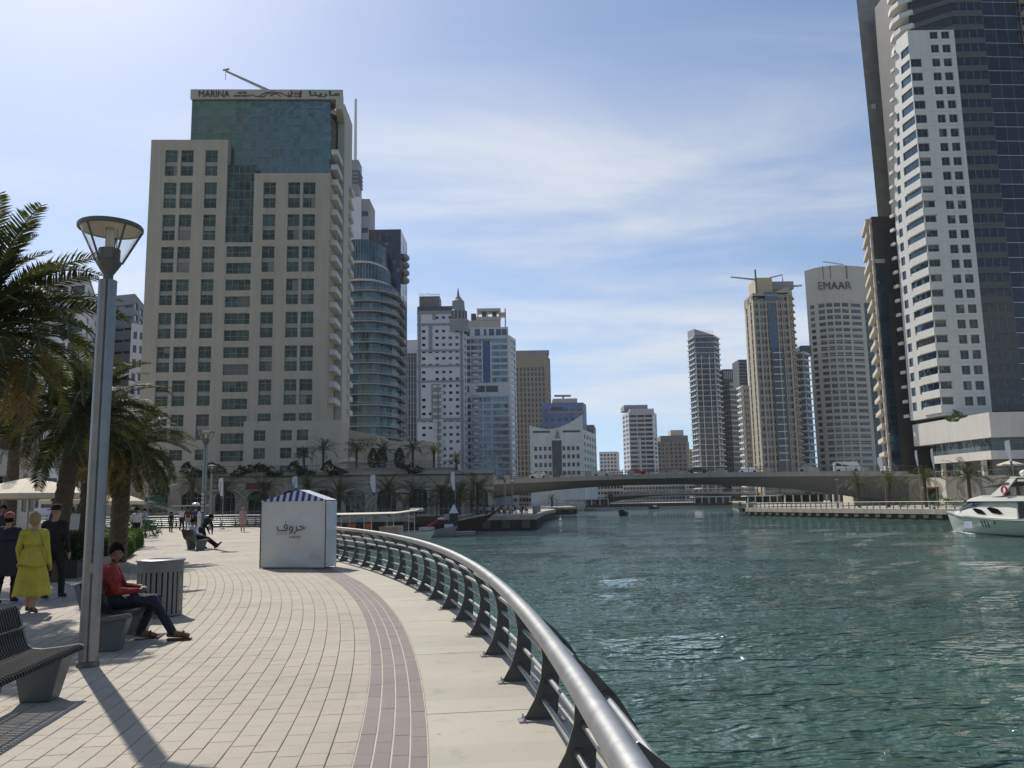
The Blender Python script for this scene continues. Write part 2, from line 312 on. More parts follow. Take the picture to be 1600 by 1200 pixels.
# ---- cream pavers laid in rows that follow the arc
PW, PL = .182, .272
def paver_mb(w, l, h=.03, c=.004, gw=.003, gl=.0007):
    mb = MB(); a, b = w / 2 - gw, l / 2 - gl
    top = [(-a + c, -b + c, 0), (a - c, -b + c, 0), (a - c, b - c, 0), (-a + c, b - c, 0)]; ch = [(-a, -b, -c * .7), (a, -b, -c * .7), (a, b, -c * .7), (-a, b, -c * .7)]; bt = [(x, y, -h) for x, y, z in ch]
    mb.add(top + ch + bt, [(0, 1, 2, 3)] + [(4 + i, 4 + (i + 1) % 4, (i + 1) % 4, i) for i in range(4)] + [(8 + i, 8 + (i + 1) % 4, 4 + (i + 1) % 4, 4 + i) for i in range(4)])
    return mb
def lay(o_in, o_out, w, l, s0, s1, name, mat, mat2=None, o_switch=None, singles=300, offz=0.0, gw=.003, gl=.0007, ch=.004):
    base = paver_mb(w, l, .03, ch, gw, gl); spots = []
    n = int(round((o_out - o_in) / w))
    for r in range(n):
        o = o_out - (r + .5) * w; da = l / (RR + o); k0 = int(s0 / RR / da) - 1; k1 = int(s1 / RR / da) + 1; sh = random.random()
        for k in range(k0, k1):
            s = (k + sh) * da * RR; p = pol(o, s, offz + random.uniform(-.0016, .0016)); q = inview(p, 60)
            if q is None: continue
            spots.append((q[2], p, s / RR, o))
    spots.sort(key=lambda t: t[0])
    me = base.mesh(name, (0, 0, 0), [mat])
    for d, p, a, o in spots[:singles]:
        inst(name, me, o_prom, p, Matrix.Rotation(a + random.uniform(-.004, .004), 3, 'Z'))
    BV = np.array(base.v); BF = base.f
    for sel, mt in ((lambda o: o_switch is None or o > o_switch, mat), (lambda o: o_switch is not None and o <= o_switch, mat2)):
        S = [t for t in spots[singles:] if sel(t[3])]
        if not S: continue
        V = []; F = []
        for i, (d, p, a, o) in enumerate(S):
            ca, sa = math.cos(a), math.sin(a)
            tx, ty = random.uniform(-.006, .006), random.uniform(-.006, .006)
            Q = np.stack([BV[:, 0] * ca - BV[:, 1] * sa + p.x, BV[:, 0] * sa + BV[:, 1] * ca + p.y, BV[:, 2] + p.z + BV[:, 0] * tx + BV[:, 1] * ty], 1); V.append(Q)
            F.extend(tuple(j + 12 * i for j in f) for f in BF)
        m_ = bpy.data.meshes.new(name); m_.from_pydata(np.concatenate(V).tolist(), [], F); m_.materials.append(mt)
        ob = bpy.data.objects.new(name, m_); COL.objects.link(ob); ob.parent = o_prom; ob['kind'] = 'stuff'
lay(-15.2, -1.245, PW, PL, -2, 44, 'paver', m_paver, m_pink, -6.4)
lay(-1.245, -.745, .125, .25, -2, 27.5, 'brick', m_band, singles=300, gw=.0065, gl=.0003, ch=.002)
mb = MB(); k = 120
for i in range(k):
    a, b = S0 + (28 - S0) * i / k, S0 + (28 - S0) * (i + 1) / k
    mb.quad(pol(-1.25, a, -.0045), pol(-.74, a, -.0045), pol(-.74, b, -.0045), pol(-1.25, b, -.0045))
mb.build('mortar_bed', m_pale, o_prom)
mb = MB()
for i in range(k):
    a, b = S0 + (45 - S0) * i / k, S0 + (45 - S0) * (i + 1) / k
    mb.quad(pol(-15.3, a, -.014), pol(-1.252, a, -.014), pol(-1.252, b, -.014), pol(-15.3, b, -.014))
mb.build('joint_bed', m_joint, o_prom)
# ---- concrete edge slabs, about 2.8 m long with open joints
ks = 14
for j in range(ks):
    a0, a1 = -8.4 + j * 2.76, -8.4 + (j + 1) * 2.76; mb = MB(); c = .008
    if j > 12: continue
    nseg = 6; ring = []
    for i in range(nseg + 1):
        s = a0 + c + (a1 - a0 - 2 * c) * i / nseg; ring.append((pol(-.737, s, 0), pol(.47, s, 0)))
    for i in range(nseg):
        mb.quad(ring[i][0], ring[i][1], ring[i + 1][1], ring[i + 1][0])
        for z0, z1, oo in ((0, -.18, 1),): mb.quad(ring[i][1], ring[i][1] + Vector((0, 0, -.2)), ring[i + 1][1] + Vector((0, 0, -.2)), ring[i + 1][1])
        mb.quad(ring[i + 1][0], ring[i + 1][0] + Vector((0, 0, -.05)), ring[i][0] + Vector((0, 0, -.05)), ring[i][0])
    for i in (0, nseg):
        p, q = ring[i]; mb.quad(p, q, q + Vector((0, 0, -.05)), p + Vector((0, 0, -.05)))
    mb.build('edge_slab', m_slab, o_prom)
mb = MB(); E_ = edge[91:]; ea, eb = offset_path(E_, -.6), offset_path(E_, .5)
for i in range(len(E_) - 1):
    mb.quad(ea[i], eb[i], eb[i + 1], ea[i + 1]); z = Vector((0, 0, -.25)); mb.quad(eb[i], eb[i] + z, eb[i + 1] + z, eb[i + 1])
mb.build('edge_strip', m_slab, o_prom)

# ---- water
def water_mat():
    m, t = _mat('marina_water'); N = t.nodes.new; L = t.links.new
    b = N('ShaderNodeBsdfPrincipled'); out = N('ShaderNodeOutputMaterial'); L(b.outputs[0], out.inputs[0]); tc = N('ShaderNodeTexCoord')
    b.inputs['IOR'].default_value = 1.333; b.inputs['Roughness'].default_value = .02
    n0 = N('ShaderNodeTexNoise'); n0.inputs['Scale'].default_value = .06; n0.inputs['Detail'].default_value = 3; L(tc.outputs['Object'], n0.inputs['Vector'])
    mr = N('ShaderNodeMapRange'); L(n0.outputs[0], mr.inputs[0]); mr.inputs[1].default_value = .35; mr.inputs[2].default_value = .65; mr.inputs[3].default_value = .85; mr.inputs[4].default_value = 1.15
    mc = N('ShaderNodeVectorMath'); mc.operation = 'SCALE'; mc.inputs[0].default_value = (.044, .094, .071); L(mr.outputs[0], mc.inputs['Scale']); L(mc.outputs[0], b.inputs['Base Color'])
    hs = []
    for sc, rot, ax, w_ in ((.30, 20, (1, 1.6, 1), .6), (.9, -10, (1, 1.9, 1), .85), (2.3, 6, (1, 1.7, 1), .45)):
        mp = N('ShaderNodeMapping'); L(tc.outputs['Object'], mp.inputs[0]); mp.inputs['Rotation'].default_value = (0, 0, math.radians(rot)); mp.inputs['Scale'].default_value = ax
        n = N('ShaderNodeTexNoise'); n.inputs['Scale'].default_value = sc; n.inputs['Detail'].default_value = 1.2; n.inputs['Roughness'].default_value = .5; n.inputs['Distortion'].default_value = .9; L(mp.outputs[0], n.inputs['Vector'])
        mu = N('ShaderNodeMath'); mu.operation = 'MULTIPLY'; mu.inputs[1].default_value = w_; L(n.outputs[0], mu.inputs[0]); hs.append(mu)
    a = N('ShaderNodeMath'); L(hs[0].outputs[0], a.inputs[0]); L(hs[1].outputs[0], a.inputs[1]); c = N('ShaderNodeMath'); L(a.outputs[0], c.inputs[0]); L(hs[2].outputs[0], c.inputs[1])
    bp = N('ShaderNodeBump'); bp.inputs['Strength'].default_value = 1.0; bp.inputs['Distance'].default_value = .43; L(c.outputs[0], bp.inputs['Height']); L(bp.outputs[0], b.inputs['Normal'])
    return m
nr, na = 170, 300
rr = np.concatenate([[0.0], np.geomspace(1.2, 1500, nr - 1)]); aa = np.linspace(-PI, PI, na, endpoint=False)
Rg, Ag = np.meshgrid(rr, aa, indexing='ij'); Xw = 6 + Rg * np.sin(Ag); Yw = Rg * np.cos(Ag); Zw = np.zeros_like(Xw)
for i in range(26):
    lam = .8 * 1.12 ** i; th = math.radians(75) + RN.normal(0, .55); kx, ky = 2*PI/lam*math.cos(th), 2*PI/lam*math.sin(th)
    fade = np.clip(1.6 - Rg * .12 / lam, 0, 1)
    Zw += .0075 * lam ** .75 * fade * np.sin(kx * Xw + ky * Yw + RN.uniform(0, 6.28)) * (.6 + .4 * np.sin(.21 * Xw + .17 * Yw + i))
V = np.stack([Xw.ravel(), Yw.ravel(), Zw.ravel()], 1); F = []
idx = np.arange(nr * na).reshape(nr, na)
q = np.stack([idx[:-1], np.roll(idx, -1, 1)[:-1], np.roll(idx, -1, 1)[1:], idx[1:]], -1).reshape(-1, 4)
me = bpy.data.meshes.new('water'); me.from_pydata(V.tolist(), [], q.tolist()); me.materials.append(water_mat()); me.polygons.foreach_set('use_smooth', [True] * len(me.polygons))
o_water = bpy.data.objects.new('water', me); COL.objects.link(o_water); o_water.location = (0, 0, WATER); tag(o_water, kind='structure')

# ---- land on the far side of the basin, on the right bank and beyond the bridges
def quay(name, pts, zt, cap=.5, back=None, cap_out=.25):
    """pts: visible edge left to right; back: rest of the outline"""
    mb = MB(); poly = [(p[0], p[1]) for p in pts] + [(p[0], p[1]) for p in back]
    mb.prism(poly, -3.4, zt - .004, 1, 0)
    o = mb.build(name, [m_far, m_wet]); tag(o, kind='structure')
    P = [Vector((p[0], p[1], 0)) for p in pts]; Q = offset_path(P, cap_out); q2 = offset_path(P, -.6); mb = MB()
    for i in range(len(P) - 1):
        a, b, c, d = q2[i], Q[i], Q[i + 1], q2[i + 1]; z = Vector((0, 0, zt)); zz = Vector((0, 0, zt - cap))
        mb.quad(a + z, b + z, c + z, d + z); mb.quad(b + z, b + zz, c + zz, c + z); mb.quad(b + zz, a + zz, d + zz, c + zz)
        for e, f in ((a, b), (d, c)): mb.quad(e + z, f + z, f + zz, e + zz)
    mb.build('coping', m_quay, o)
    # piles and fender panels along the dark wall
    for i in range(len(P) - 1):
        L_ = (P[i + 1] - P[i]).length; t = (P[i + 1] - P[i]).normalized(); nn = Vector((t.y, -t.x, 0)); k = int(L_ / 2.6); mb = MB()
        for j in range(k):
            c = P[i] + t * (j + .5) * L_ / k; mb.obox(c - t * .55 + nn * .002 + Vector((0, 0, WATER + .25)), t * 1.1, nn * .2, (0, 0, zt - cap - WATER - .3), 0)
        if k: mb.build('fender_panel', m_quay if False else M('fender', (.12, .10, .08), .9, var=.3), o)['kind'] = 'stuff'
    return o
q_left = quay('left_quay', [(-75, 116), (2.8, 109.6), (5.2, 150), (9, 185)], 0.05, .6, [(9, 240), (-75, 240)])
q_left2 = quay('left_quay', [(2, 236), (17.5, 236), (20, 300), (12, 302), (26, 400), (38, 470)], 0.1, .6, [(38, 900), (-500, 900), (-500, 117), (-75.5, 117), (-75.5, 241), (2, 241)])
q_right = quay('right_quay', [(76, 262), (48.2, 174), (61.2, 118.7), (84, 36)], -.32, .75, [(400, 36), (400, 262)])
q_right2 = quay('right_quay', [(120, 460), (93, 330), (76.5, 262.5)], 0.0, .6, [(400, 262.5), (400, 900), (60, 900), (38.5, 470), (60, 463)])
# ================================================================== RAILINGS
m_steel = M('brushed_steel', (.33, .33, .325), .45, .75, var=.18, scale=9, bump=.02, bscale=60)
m_blade = M('dark_grey_paint', (.07, .072, .073), .42, .0, var=.12, scale=9, bump=.04)
m_bladeedge = M('lit_edge_bolt_steel', (.45, .45, .44), .4, .9, var=.1)  # pale tone paints the light caught on post edges; the bolts share it
m_tube = M('rail_tube_paint', (.42, .42, .41), .35, .6, var=.1, scale=10)
BL_IN = [(0, .014), (.035, .05), (.10, .16), (.155, .32), (.17, .48), (.145, .64), (.07, .79), (-.03, .895), (-.125, .965)]
BL_OUT = [(.28, .014), (.285, .06), (.295, .18), (.30, .34), (.285, .50), (.235, .66), (.15, .80), (.045, .915), (-.06, 1.0)]
RAILS = [(.175, .15), (.225, .31), (.225, .48), (.18, .645), (.09, .80)]
def blade_mb(th=.012):
    """post in its own frame: x outward, y along the railing"""
    mb = MB(); n = len(BL_IN); h = th / 2
    for sgn in (-1, 1):
        for i in range(n - 1):
            a, b, c, d = BL_IN[i], BL_OUT[i], BL_OUT[i + 1], BL_IN[i + 1]
            mb.quad((a[0], sgn * h, a[1]), (b[0], sgn * h, b[1]), (c[0], sgn * h, c[1]), (d[0], sgn * h, d[1]), 0)
    for P in (BL_IN, BL_OUT):
        for i in range(n - 1):
            a, b = P[i], P[i + 1]; mb.quad((a[0], -h, a[1]), (a[0], h, a[1]), (b[0], h, b[1]), (b[0], -h, b[1]), 1)
    a, b = BL_IN[-1], BL_OUT[-1]; mb.quad((a[0], -h, a[1]), (a[0], h, a[1]), (b[0], h, b[1]), (b[0], -h, b[1]), 1)
    return mb
me_blade = blade_mb().mesh('post', (0, 0, 0), [m_blade, m_bladeedge])
mb = MB(); mb.obox((-.03, -.06, 0), (.37, 0, 0), (0, .12, 0), (0, 0, .014))
me_plate = mb.mesh('base_plate', (0, 0, 0), [M('plate_steel', (.3, .3, .3), .5, .7)])
mb = MB()
mb.tube([(0, 0, .012), (0, 0, .05)], .007, 6); mb.tube([(0, 0, .014), (0, 0, .026)], .014, 6)
me_bolt = mb.mesh('bolt', (0, 0, 0), [m_bladeedge])
mb = MB(); mb.tube([(0, -.022, 0), (0, .022, 0)], .034, 14)
me_collar = mb.mesh('collar', (0, 0, 0), [m_blade])
def resample(P, step, start=0.0):
    out = []; acc = -start; d = 0.0
    for i in range(len(P) - 1):
        L_ = (P[i + 1] - P[i]).length; t = (P[i + 1] - P[i]) / max(L_, 1e-9)
        while acc + step <= d + L_ + 1e-9:
            acc += step; out.append((P[i] + t * (acc - d), t))
        d += L_
    return out
def big_railing(path, step, start, label, detail=None):
    root = empty('railing', path[0], label, 'railing', 'railing along the near promenade'); org = root.location
    mb = MB(); mb.tube([p + Vector((0, 0, 1.02)) for p in offset_path(path, -.14)], .048, 16); mb.build('handrail', m_steel, root, smooth=True)
    for o, z in RAILS:
        mb = MB(); mb.tube([p + Vector((0, 0, z)) for p in offset_path(path, o)], .0195, 8); mb.build('rail', m_tube, root, smooth=True)
    for p, t in resample(path, step, start):
        nn = Vector((t.y, -t.x, 0)); rot = Matrix((nn, t, Vector((0, 0, 1)))).transposed()
        po = inst('post', me_blade, root, p - org, rot); near = p.length < 17
        if near:
            inst('base_plate', me_plate, po, (0, 0, 0))
            for x in (.01, .30):
                for y in (-.038, .038): inst('bolt', me_bolt, po, (x, y, 0))
            if p.length < 9:
                for o, z in RAILS: inst('collar', me_collar, po, (o, 0, z))
    return root
big_railing(edge[:126], 1.42, .25, 'curved steel railing with dark crescent posts along the sunny promenade edge')
big_railing(edge[126:160], 1.42, .3, 'straight steel railing with dark posts where the promenade meets the boat basin')
def small_railing(P, z, label, h=1.05, step=1.6, bars=4, mat=None, lean=.0, group='railings on the far quays'):
    P = [Vector((p[0], p[1], z)) for p in P]; root = empty('railing', P[0], label, 'railing', group); mat = mat or M('grey_rail', (.22, .22, .21), .5, .4)
    mb = MB(); mb.tube([p + Vector((0, 0, h)) for p in P], .05, 6); mb.build('handrail', mat, root)
    for b in range(bars):
        mb = MB(); mb.tube([p + Vector((0, 0, h * (b + .7) / (bars + .6))) for p in P], .022, 4); mb.build('rail', mat, root)
    mb = MB()
    for p, t in resample(P, step, 0): mb.obox(p - t * .04, t * .08, Vector((t.y, -t.x, 0)) * .16, (0, 0, h), 0)
    o = mb.build('post', mat, root); o['kind'] = 'stuff'
    return root
small_railing([(-74, 116.3), (2.4, 110.2), (4.6, 150)], .05, 'dark railing along the quay in front of the arcade shops')
small_railing([(75.5, 261), (48.7, 174), (61.6, 119), (84, 37)], -.32, 'grey railing along the right bank quay behind the white yacht')
small_railing([(2.4, 236.4), (17.5, 236.6), (20, 300)], .1, 'thin railing on the small quay under the bridge')

# ================================================================== STREET LAMPS
m_pole = M('lamp_pole_steel', (.25, .25, .25), .36, .8, var=.16, scale=6, streak=.15)
m_lampdark = M('lamp_cast_grey', (.13, .13, .13), .45, .5, var=.1)
m_lampwhite = M('lamp_reflector_cream', (.78, .74, .65), .5, var=.05)
def glass_mat(name, col=(.9, .95, .95), fac=.16, rough=.03):
    m, t = _mat(name); N = t.nodes.new; L = t.links.new
    tr = N('ShaderNodeBsdfTransparent'); tr.inputs[0].default_value = (*col, 1); gl = N('ShaderNodeBsdfGlossy'); gl.inputs['Roughness'].default_value = rough
    lw_ = N('ShaderNodeLayerWeight'); lw_.inputs[0].default_value = .5; fz = N('ShaderNodeMath'); fz.operation = 'POWER'; fz.inputs[1].default_value = 4; L(lw_.outputs['Facing'], fz.inputs[0]); ad = N('ShaderNodeMath'); ad.operation = 'ADD'; ad.inputs[1].default_value = fac * .3; L(fz.outputs[0], ad.inputs[0])
    mx = N('ShaderNodeMixShader'); L(ad.outputs[0], mx.inputs[0]); L(tr.outputs[0], mx.inputs[1]); L(gl.outputs[0], mx.inputs[2])
    df = N('ShaderNodeBsdfDiffuse'); df.inputs[0].default_value = (.7, .68, .62, 1); m2 = N('ShaderNodeMixShader'); m2.inputs[0].default_value = fac; L(mx.outputs[0], m2.inputs[1]); L(df.outputs[0], m2.inputs[2])
    out = N('ShaderNodeOutputMaterial'); L(m2.outputs[0], out.inputs[0]); return m
m_clear = glass_mat('lamp_clear_glass', (.95, .95, .93), .05)
def street_lamp():
    r = empty('street_lamp', (0, 0, 0)); mb = MB()
    # fluted tube: shallow flats and four grooves
    prof = []; n = 48
    for j in range(n):
        a = 2 * PI * j / n; rad = .1 - (.012 if j % 12 in (0,) else 0) - .0015 * math.cos(12 * a); prof.append((rad * math.cos(a), rad * math.sin(a)))
    zs = [.05, 4.36]; vs = [(x, y, z) for z in zs for x, y in prof]
    mb.add(vs, [(j, (j + 1) % n, n + (j + 1) % n, n + j) for j in range(n)] + [tuple(range(n, 2 * n))])
    mb.build('pole', m_pole, r, smooth=25)
    mb = MB(); mb.lathe([(.0, .0), (.118, .0), (.118, .05), (.1, .062), (0, .062)], n=32); mb.build('base_ring', m_lampdark, r, smooth=35)
    mb = MB(); mb.obox((-.022, -.118, 1.0), (.044, 0, 0), (0, .03, 0), (0, 0, .12)); mb.build('access_cover', m_pole, r)
    mb = MB(); mb.lathe([(0, 4.36), (.055, 4.36), (.055, 4.43), (.10, 4.50), (.135, 4.56), (.14, 4.585), (.12, 4.60), (.12, 4.74), (0, 4.74)], n=32); h = mb.build('lamp_neck', m_lampdark, r, smooth=35)
    mb = MB(); mb.lathe([(.13, 4.585), (.335, 4.985)], n=40); mb.build('lamp_glass', m_clear, r, smooth=60)
    mb = MB(); mb.lathe([(0, 5.0), (.32, 4.985), (.35, 4.985), (.356, 5.0), (.344, 5.03), (.22, 5.05), (0, 5.07)], n=40); mb.build('lamp_cap', [m_lampwhite], r, smooth=40)
    mb = MB(); mb.lathe([(.347, 4.972), (.36, 4.985), (.362, 5.015), (.35, 5.032)], n=40); mb.build('cap_rim', m_lampdark, r, smooth=50)
    for k in range(5):
        a = 2 * PI * k / 5 + .25; d = Vector((math.cos(a), math.sin(a), 0)); mb = MB(); mb.tube([d * .142 + Vector((0, 0, 4.58)), d * .344 + Vector((0, 0, 4.985))], .013, 6); mb.build('rib', m_lampdark, r)
    mb = MB(); mb.lathe([(0, 4.74), (.045, 4.74), (.05, 4.82), (.045, 4.98), (0, 4.98)], n=16); mb.build('bulb', m_lampwhite, r, smooth=50)
    for k in range(3):
        a = 2 * PI * k / 3; mb = MB(); mb.tube([(.075 * math.cos(a), .075 * math.sin(a), 4.73), (.075 * math.cos(a), .075 * math.sin(a), 4.985)], .006, 5); mb.build('rod', m_steel, r)
    return r
lamp0 = street_lamp(); GL = 'street lamps along the promenade'
tag(lamp0, 'tall steel street lamp with clear cone lantern standing between two benches', 'street lamp', GL); lamp0.location = gnd(137, 1041); lamp0.rotation_euler.z = .35
LAMPS = [(at(320, 740, 36.5), 0, 'steel street lamp with a strip of five round signs on its pole'), (at(330.5, 745, 66), 0, 'smaller looking steel lamp near the basin railing behind the group of walkers'), (at(176, 800, 62), 0, 'steel lamp between cafe parasols beside the palm trunks')]
for p, z, lb in LAMPS:
    c = copy_tree(lamp0); c.location = (p.x, p.y, z); c.rotation_euler.z = random.uniform(0, 1); tag(c, lb, 'street lamp', GL)
p = LAMPS[0][0]; sr = empty('round_sign_strip', (p.x, p.y - .125, 1.72), 'vertical dark strip of five pale ring signs fixed on a lamp pole', 'sign')
mb = MB(); mb.obox((p.x - .09, p.y - .125, 1.5), (.18, 0, 0), (0, .02, 0), (0, 0, .9)); mb.build('backing', M('sign_black', (.03, .03, .03), .5), sr)
for k in range(5):
    mb = MB(); c = Vector((p.x, p.y - .135, 1.60 + k * .175)); mb.tube([c + Vector((.052 * math.cos(a), 0, .06 * math.sin(a))) for a in np.linspace(0, 2 * PI, 14)[:-1]], .017, 5, closed=True); mb.ball(c, (.018, .008, .03), 8, 5); mb.build('ring', M('sign_white', (.75, .73, .68), .5), sr)
for px, Y, z, lb in ((1310, 150, -.32, 'slim lamp on the right bank quay before the bridge abutment'), (1536, 112, -.32, 'white headed lamp on the right bank beside the mural wall'), (789.5, 116, .05, 'lamp standing on the point of the arcade quay'), (743, 122, .05, 'lamp behind the railing where diners sit on the arcade quay'), (800.5, 132, .05, 'lamp further back along the arcade quay near the bridge end')):
    c = copy_tree(lamp0); q = at(px, 790, Y); c.location = (q.x, Y, z); tag(c, lb, 'street lamp', GL)

# ================================================================== BENCHES
m_slat = M('bench_dark_steel', (.06, .062, .065), .33, .55, var=.12, scale=12)
m_bench = M('bench_grey_cast', (.115, .13, .135), .5, .15, var=.08, scale=6)
PROF = [(.30, .405), (.29, .437), (.255, .452), (.10, .432), (-.08, .418), (-.16, .428), (-.205, .465), (-.235, .54), (-.275, .68), (-.31, .80), (-.325, .825)]
def bench():
    """x towards the water, y along the seat, 1.9 m long, near end at y=0"""
    r = empty('bench', (0, 0, 0)); n = 38; Lb = 1.86
    def strip(y0, w, th, prof=PROF):
        mb = MB(); k = len(prof); pin = []
        for i, (x, z) in enumerate(prof):
            a = prof[max(0, i - 1)]; b = prof[min(k - 1, i + 1)]; tx, tz = b[0] - a[0], b[1] - a[1]; l = math.hypot(tx, tz); pin.append((x + tz / l * th, z - tx / l * th))
        def P(q, y): return (q[0], y, q[1])
        for i in range(k - 1):
            a, b, c, d = prof[i], prof[i + 1], pin[i + 1], pin[i]
            mb.quad(P(a, y0), P(a, y0 + w), P(b, y0 + w), P(b, y0)); mb.quad(P(d, y0), P(c, y0), P(c, y0 + w), P(d, y0 + w))
            mb.quad(P(a, y0), P(b, y0), P(c, y0), P(d, y0)); mb.quad(P(a, y0 + w), P(d, y0 + w), P(c, y0 + w), P(b, y0 + w))
        return mb
    me = strip(0, .014, -.03).mesh('slat', (0, 0, 0), [m_slat])
    for i in range(n): inst('slat', me, r, (0, .045 + i * (Lb - .09) / (n - 1), 0))
    for y in (0, Lb - .035): strip(y, .035, -.05).build('end_frame', m_bench, r)
    for zx in ((.2, .41), (-.1, .385), (-.25, .62)):
        mb = MB(); mb.tube([(zx[0], 0.02, zx[1]), (zx[0], Lb - .02, zx[1])], .014, 6); mb.build('tie_rod', m_slat, r)
    for y in (.10, Lb - .36):
        mb = MB(); top = [(-.20, y, .405), (.24, y - .02, .405), (.24, y + .28, .405), (-.20, y + .26, .405)]; bt = [(-.12, y + .02, 0), (.14, y + .02, 0), (.14, y + .24, 0), (-.12, y + .24, 0)]
        mb.add(top + bt, [(0, 1, 2, 3), (7, 6, 5, 4)] + [(4 + i, 4 + (i + 1) % 4, (i + 1) % 4, i) for i in range(4)]); ob = mb.build('pedestal', m_bench, r)
        bv = ob.modifiers.new('b', 'BEVEL'); bv.width = .015; bv.segments = 2
    return r
b0 = bench(); GB = 'slatted steel benches facing the water'
def put_bench(b, s0, o, lb):
    p = pol(o, s0); a = s0 / RR; b.location = p; b.rotation_euler.z = a + .015; tag(b, lb, 'bench', GB)
put_bench(b0, 12.1, -4.38, 'dark slatted bench with the man in the red top sitting on it')
put_bench(copy_tree(b0), 7.72, -4.2, 'empty dark slatted bench beside the foot of the tall lamp')
put_bench(copy_tree(b0), 38.55, -2.2, 'slatted bench with two people on it beside the lamp with round signs')

# ================================================================== LITTER BIN
m_bin = M('bin_grey_paint', (.17, .175, .175), .42, .3, var=.1, scale=8)
bp_ = gnd(248, 962); rb = empty('litter_bin', bp_, 'round grey slatted litter bin behind the occupied bench', 'litter bin'); bx, by = bp_.x, bp_.y
mb = MB(); mb.box((0, 0, 0), (.058, .006, .74)); me = mb.mesh('slat', (0, 0, 0), [m_bin])
for k in range(26):
    a = 2 * PI * k / 26; inst('slat', me, rb, (.345 * math.cos(a), .345 * math.sin(a), .04), Matrix.Rotation(a + PI / 2, 3, 'Z'))
mb = MB(); mb.lathe([(.335, .70), (.352, .70), (.355, .86), (.375, .865), (.378, .885), (.36, .895), (.20, .90), (.19, .88), (.19, .80)], (bx, by, 0), 40); mb.build('top_band', m_bin, rb, smooth=35)
mb = MB(); mb.lathe([(0, .05), (.30, .05), (.31, .84), (.19, .86)], (bx, by, 0), 28); mb.build('liner', M('bin_liner', (.035, .035, .036), .6), rb, smooth=40)
mb = MB(); mb.lathe([(0, 0), (.33, 0), (.352, .015), (.352, .05), (0, .05)], (bx, by, 0), 32); mb.build('foot_ring', m_bin, rb, smooth=35)
mb = MB(); mb.obox((bx - .19, by - .03, .885), (.38, 0, 0), (0, .06, 0), (0, 0, .012)); mb.build('lid_bar', m_bin, rb)

# ================================================================== STRIPED KIOSK TENT
FL, FR = gnd(406, 888.5), gnd(508, 888.5); ku = (FR - FL); KW = ku.length; ku.normalize(); kn = Vector((ku.y, -ku.x, 0)); kd = .66; zt = 1.86; zpk = 2.16
m_tent = M('tent_white_pvc', (.62, .64, .65), .38, var=.05, scale=3, bump=.05, bscale=3)
m_blue = M('tent_blue_stripe', (.03, .045, .26), .5, var=.08)
rk = empty('kiosk_tent', FL + ku * KW / 2 - kn * kd / 2, 'closed white booth tent with blue striped gable and black calligraphy', 'tent')
def cloth(p, u, v, nu, nv, nn, amp, seed, taper=0.0):
    r = np.random.RandomState(seed); mb = MB(); vs = []
    f = [(r.uniform(2, 9), r.uniform(2, 9), r.uniform(0, 6), r.uniform(.3, 1)) for _ in range(7)]
    for j in range(nv + 1):
        for i in range(nu + 1):
            a, b = i / nu, j / nv; e = min(a, 1 - a, b * 1.2, (1 - b) * 1.2) * 5; e = min(1, e)
            d = sum(w_ * math.sin(x * a * 1.4 + y * b * 1.7 + ph + 1.5 * math.sin(3 * a * b + ph)) for x, y, ph, w_ in f) / 3.5 + .6 * abs(math.sin(6 * (a - b * .8) + 1)) ** 6 * (a > .5)
            vs.append(p + u * a + v * b + nn * d * amp * e)
    return mb.add(vs, [(j * (nu + 1) + i, j * (nu + 1) + i + 1, (j + 1) * (nu + 1) + i + 1, (j + 1) * (nu + 1) + i) for j in range(nv) for i in range(nu)])
Zv = Vector((0, 0, 1)); z3 = Zv * .035
cloth(FL + z3, ku * KW, Zv * (zt - .035), 40, 40, kn, .085, 3).build('front_panel', m_tent, rk, smooth='full')
cloth(FR + z3, -kn * kd + ku * .02, Zv * (zt - .06), 16, 30, ku, .035, 4).build('side_panel', m_tent, rk, smooth='full')
cloth(FL + z3 - kn * kd, kn * kd, Zv * (zt - .06), 16, 30, -ku, .02, 5).build('side_panel', m_tent, rk, smooth='full')
cloth(FR + z3 - kn * kd, -ku * KW, Zv * (zt - .06), 10, 10, -kn, .01, 6).build('back_panel', m_tent, rk, smooth='full')
apex = FL + ku * KW * .56 - kn * kd / 2 + Zv * zpk; ov = .02; ns = 21
A, B = FL + kn * ov - ku * ov + Zv * zt, FR + kn * ov + ku * ov + Zv * zt
for mtl, par, nm in ((m_tent, 0, 'white_stripe'), (m_blue, 1, 'blue_stripe')):
    for i in range(ns):
        if i % 2 != par: continue
        def top(t):                                             # ridge line of the gable front
            q = A + (B - A) * t; tt = t / .56 if t < .56 else (1 - t) / .44
            return q + Zv * (zpk - zt) * tt - kn * .12 * tt
        a, b = i / ns, (i + 1) / ns; mb = MB(); mb.quad(A + (B - A) * a, A + (B - A) * b, top(b), top(a)); mb.quad(A + (B - A) * a - Zv * .02, A + (B - A) * b - Zv * .02, A + (B - A) * b, A + (B - A) * a); mb.build(nm, mtl, rk)
mb = MB(); C_, D_ = FL - kn * (kd + ov) - ku * ov + Zv * zt, FR - kn * (kd + ov) + ku * ov + Zv * zt
rf_ = A + (B - A) * .56 + Zv * (zpk - zt - .004) - kn * .125; rb_ = C_ + (D_ - C_) * .56 + Zv * (zpk - zt - .004); mb.add([A, B, C_, D_, rf_, rb_], [(1, 3, 5, 4), (2, 0, 4, 5), (3, 2, 5)]); mb.build('roof', m_tent, rk)
for p in (FL, FR, FL - kn * kd, FR - kn * kd):
    mb = MB(); mb.tube([p + kn * .012 * (1 if p in (FL, FR) else -1), p + kn * .012 * (1 if p in (FL, FR) else -1) + Zv * (zt + .02)], .014, 6); mb.build('frame_pole', M('tent_pole_dark', (.03, .03, .035), .5), rk)
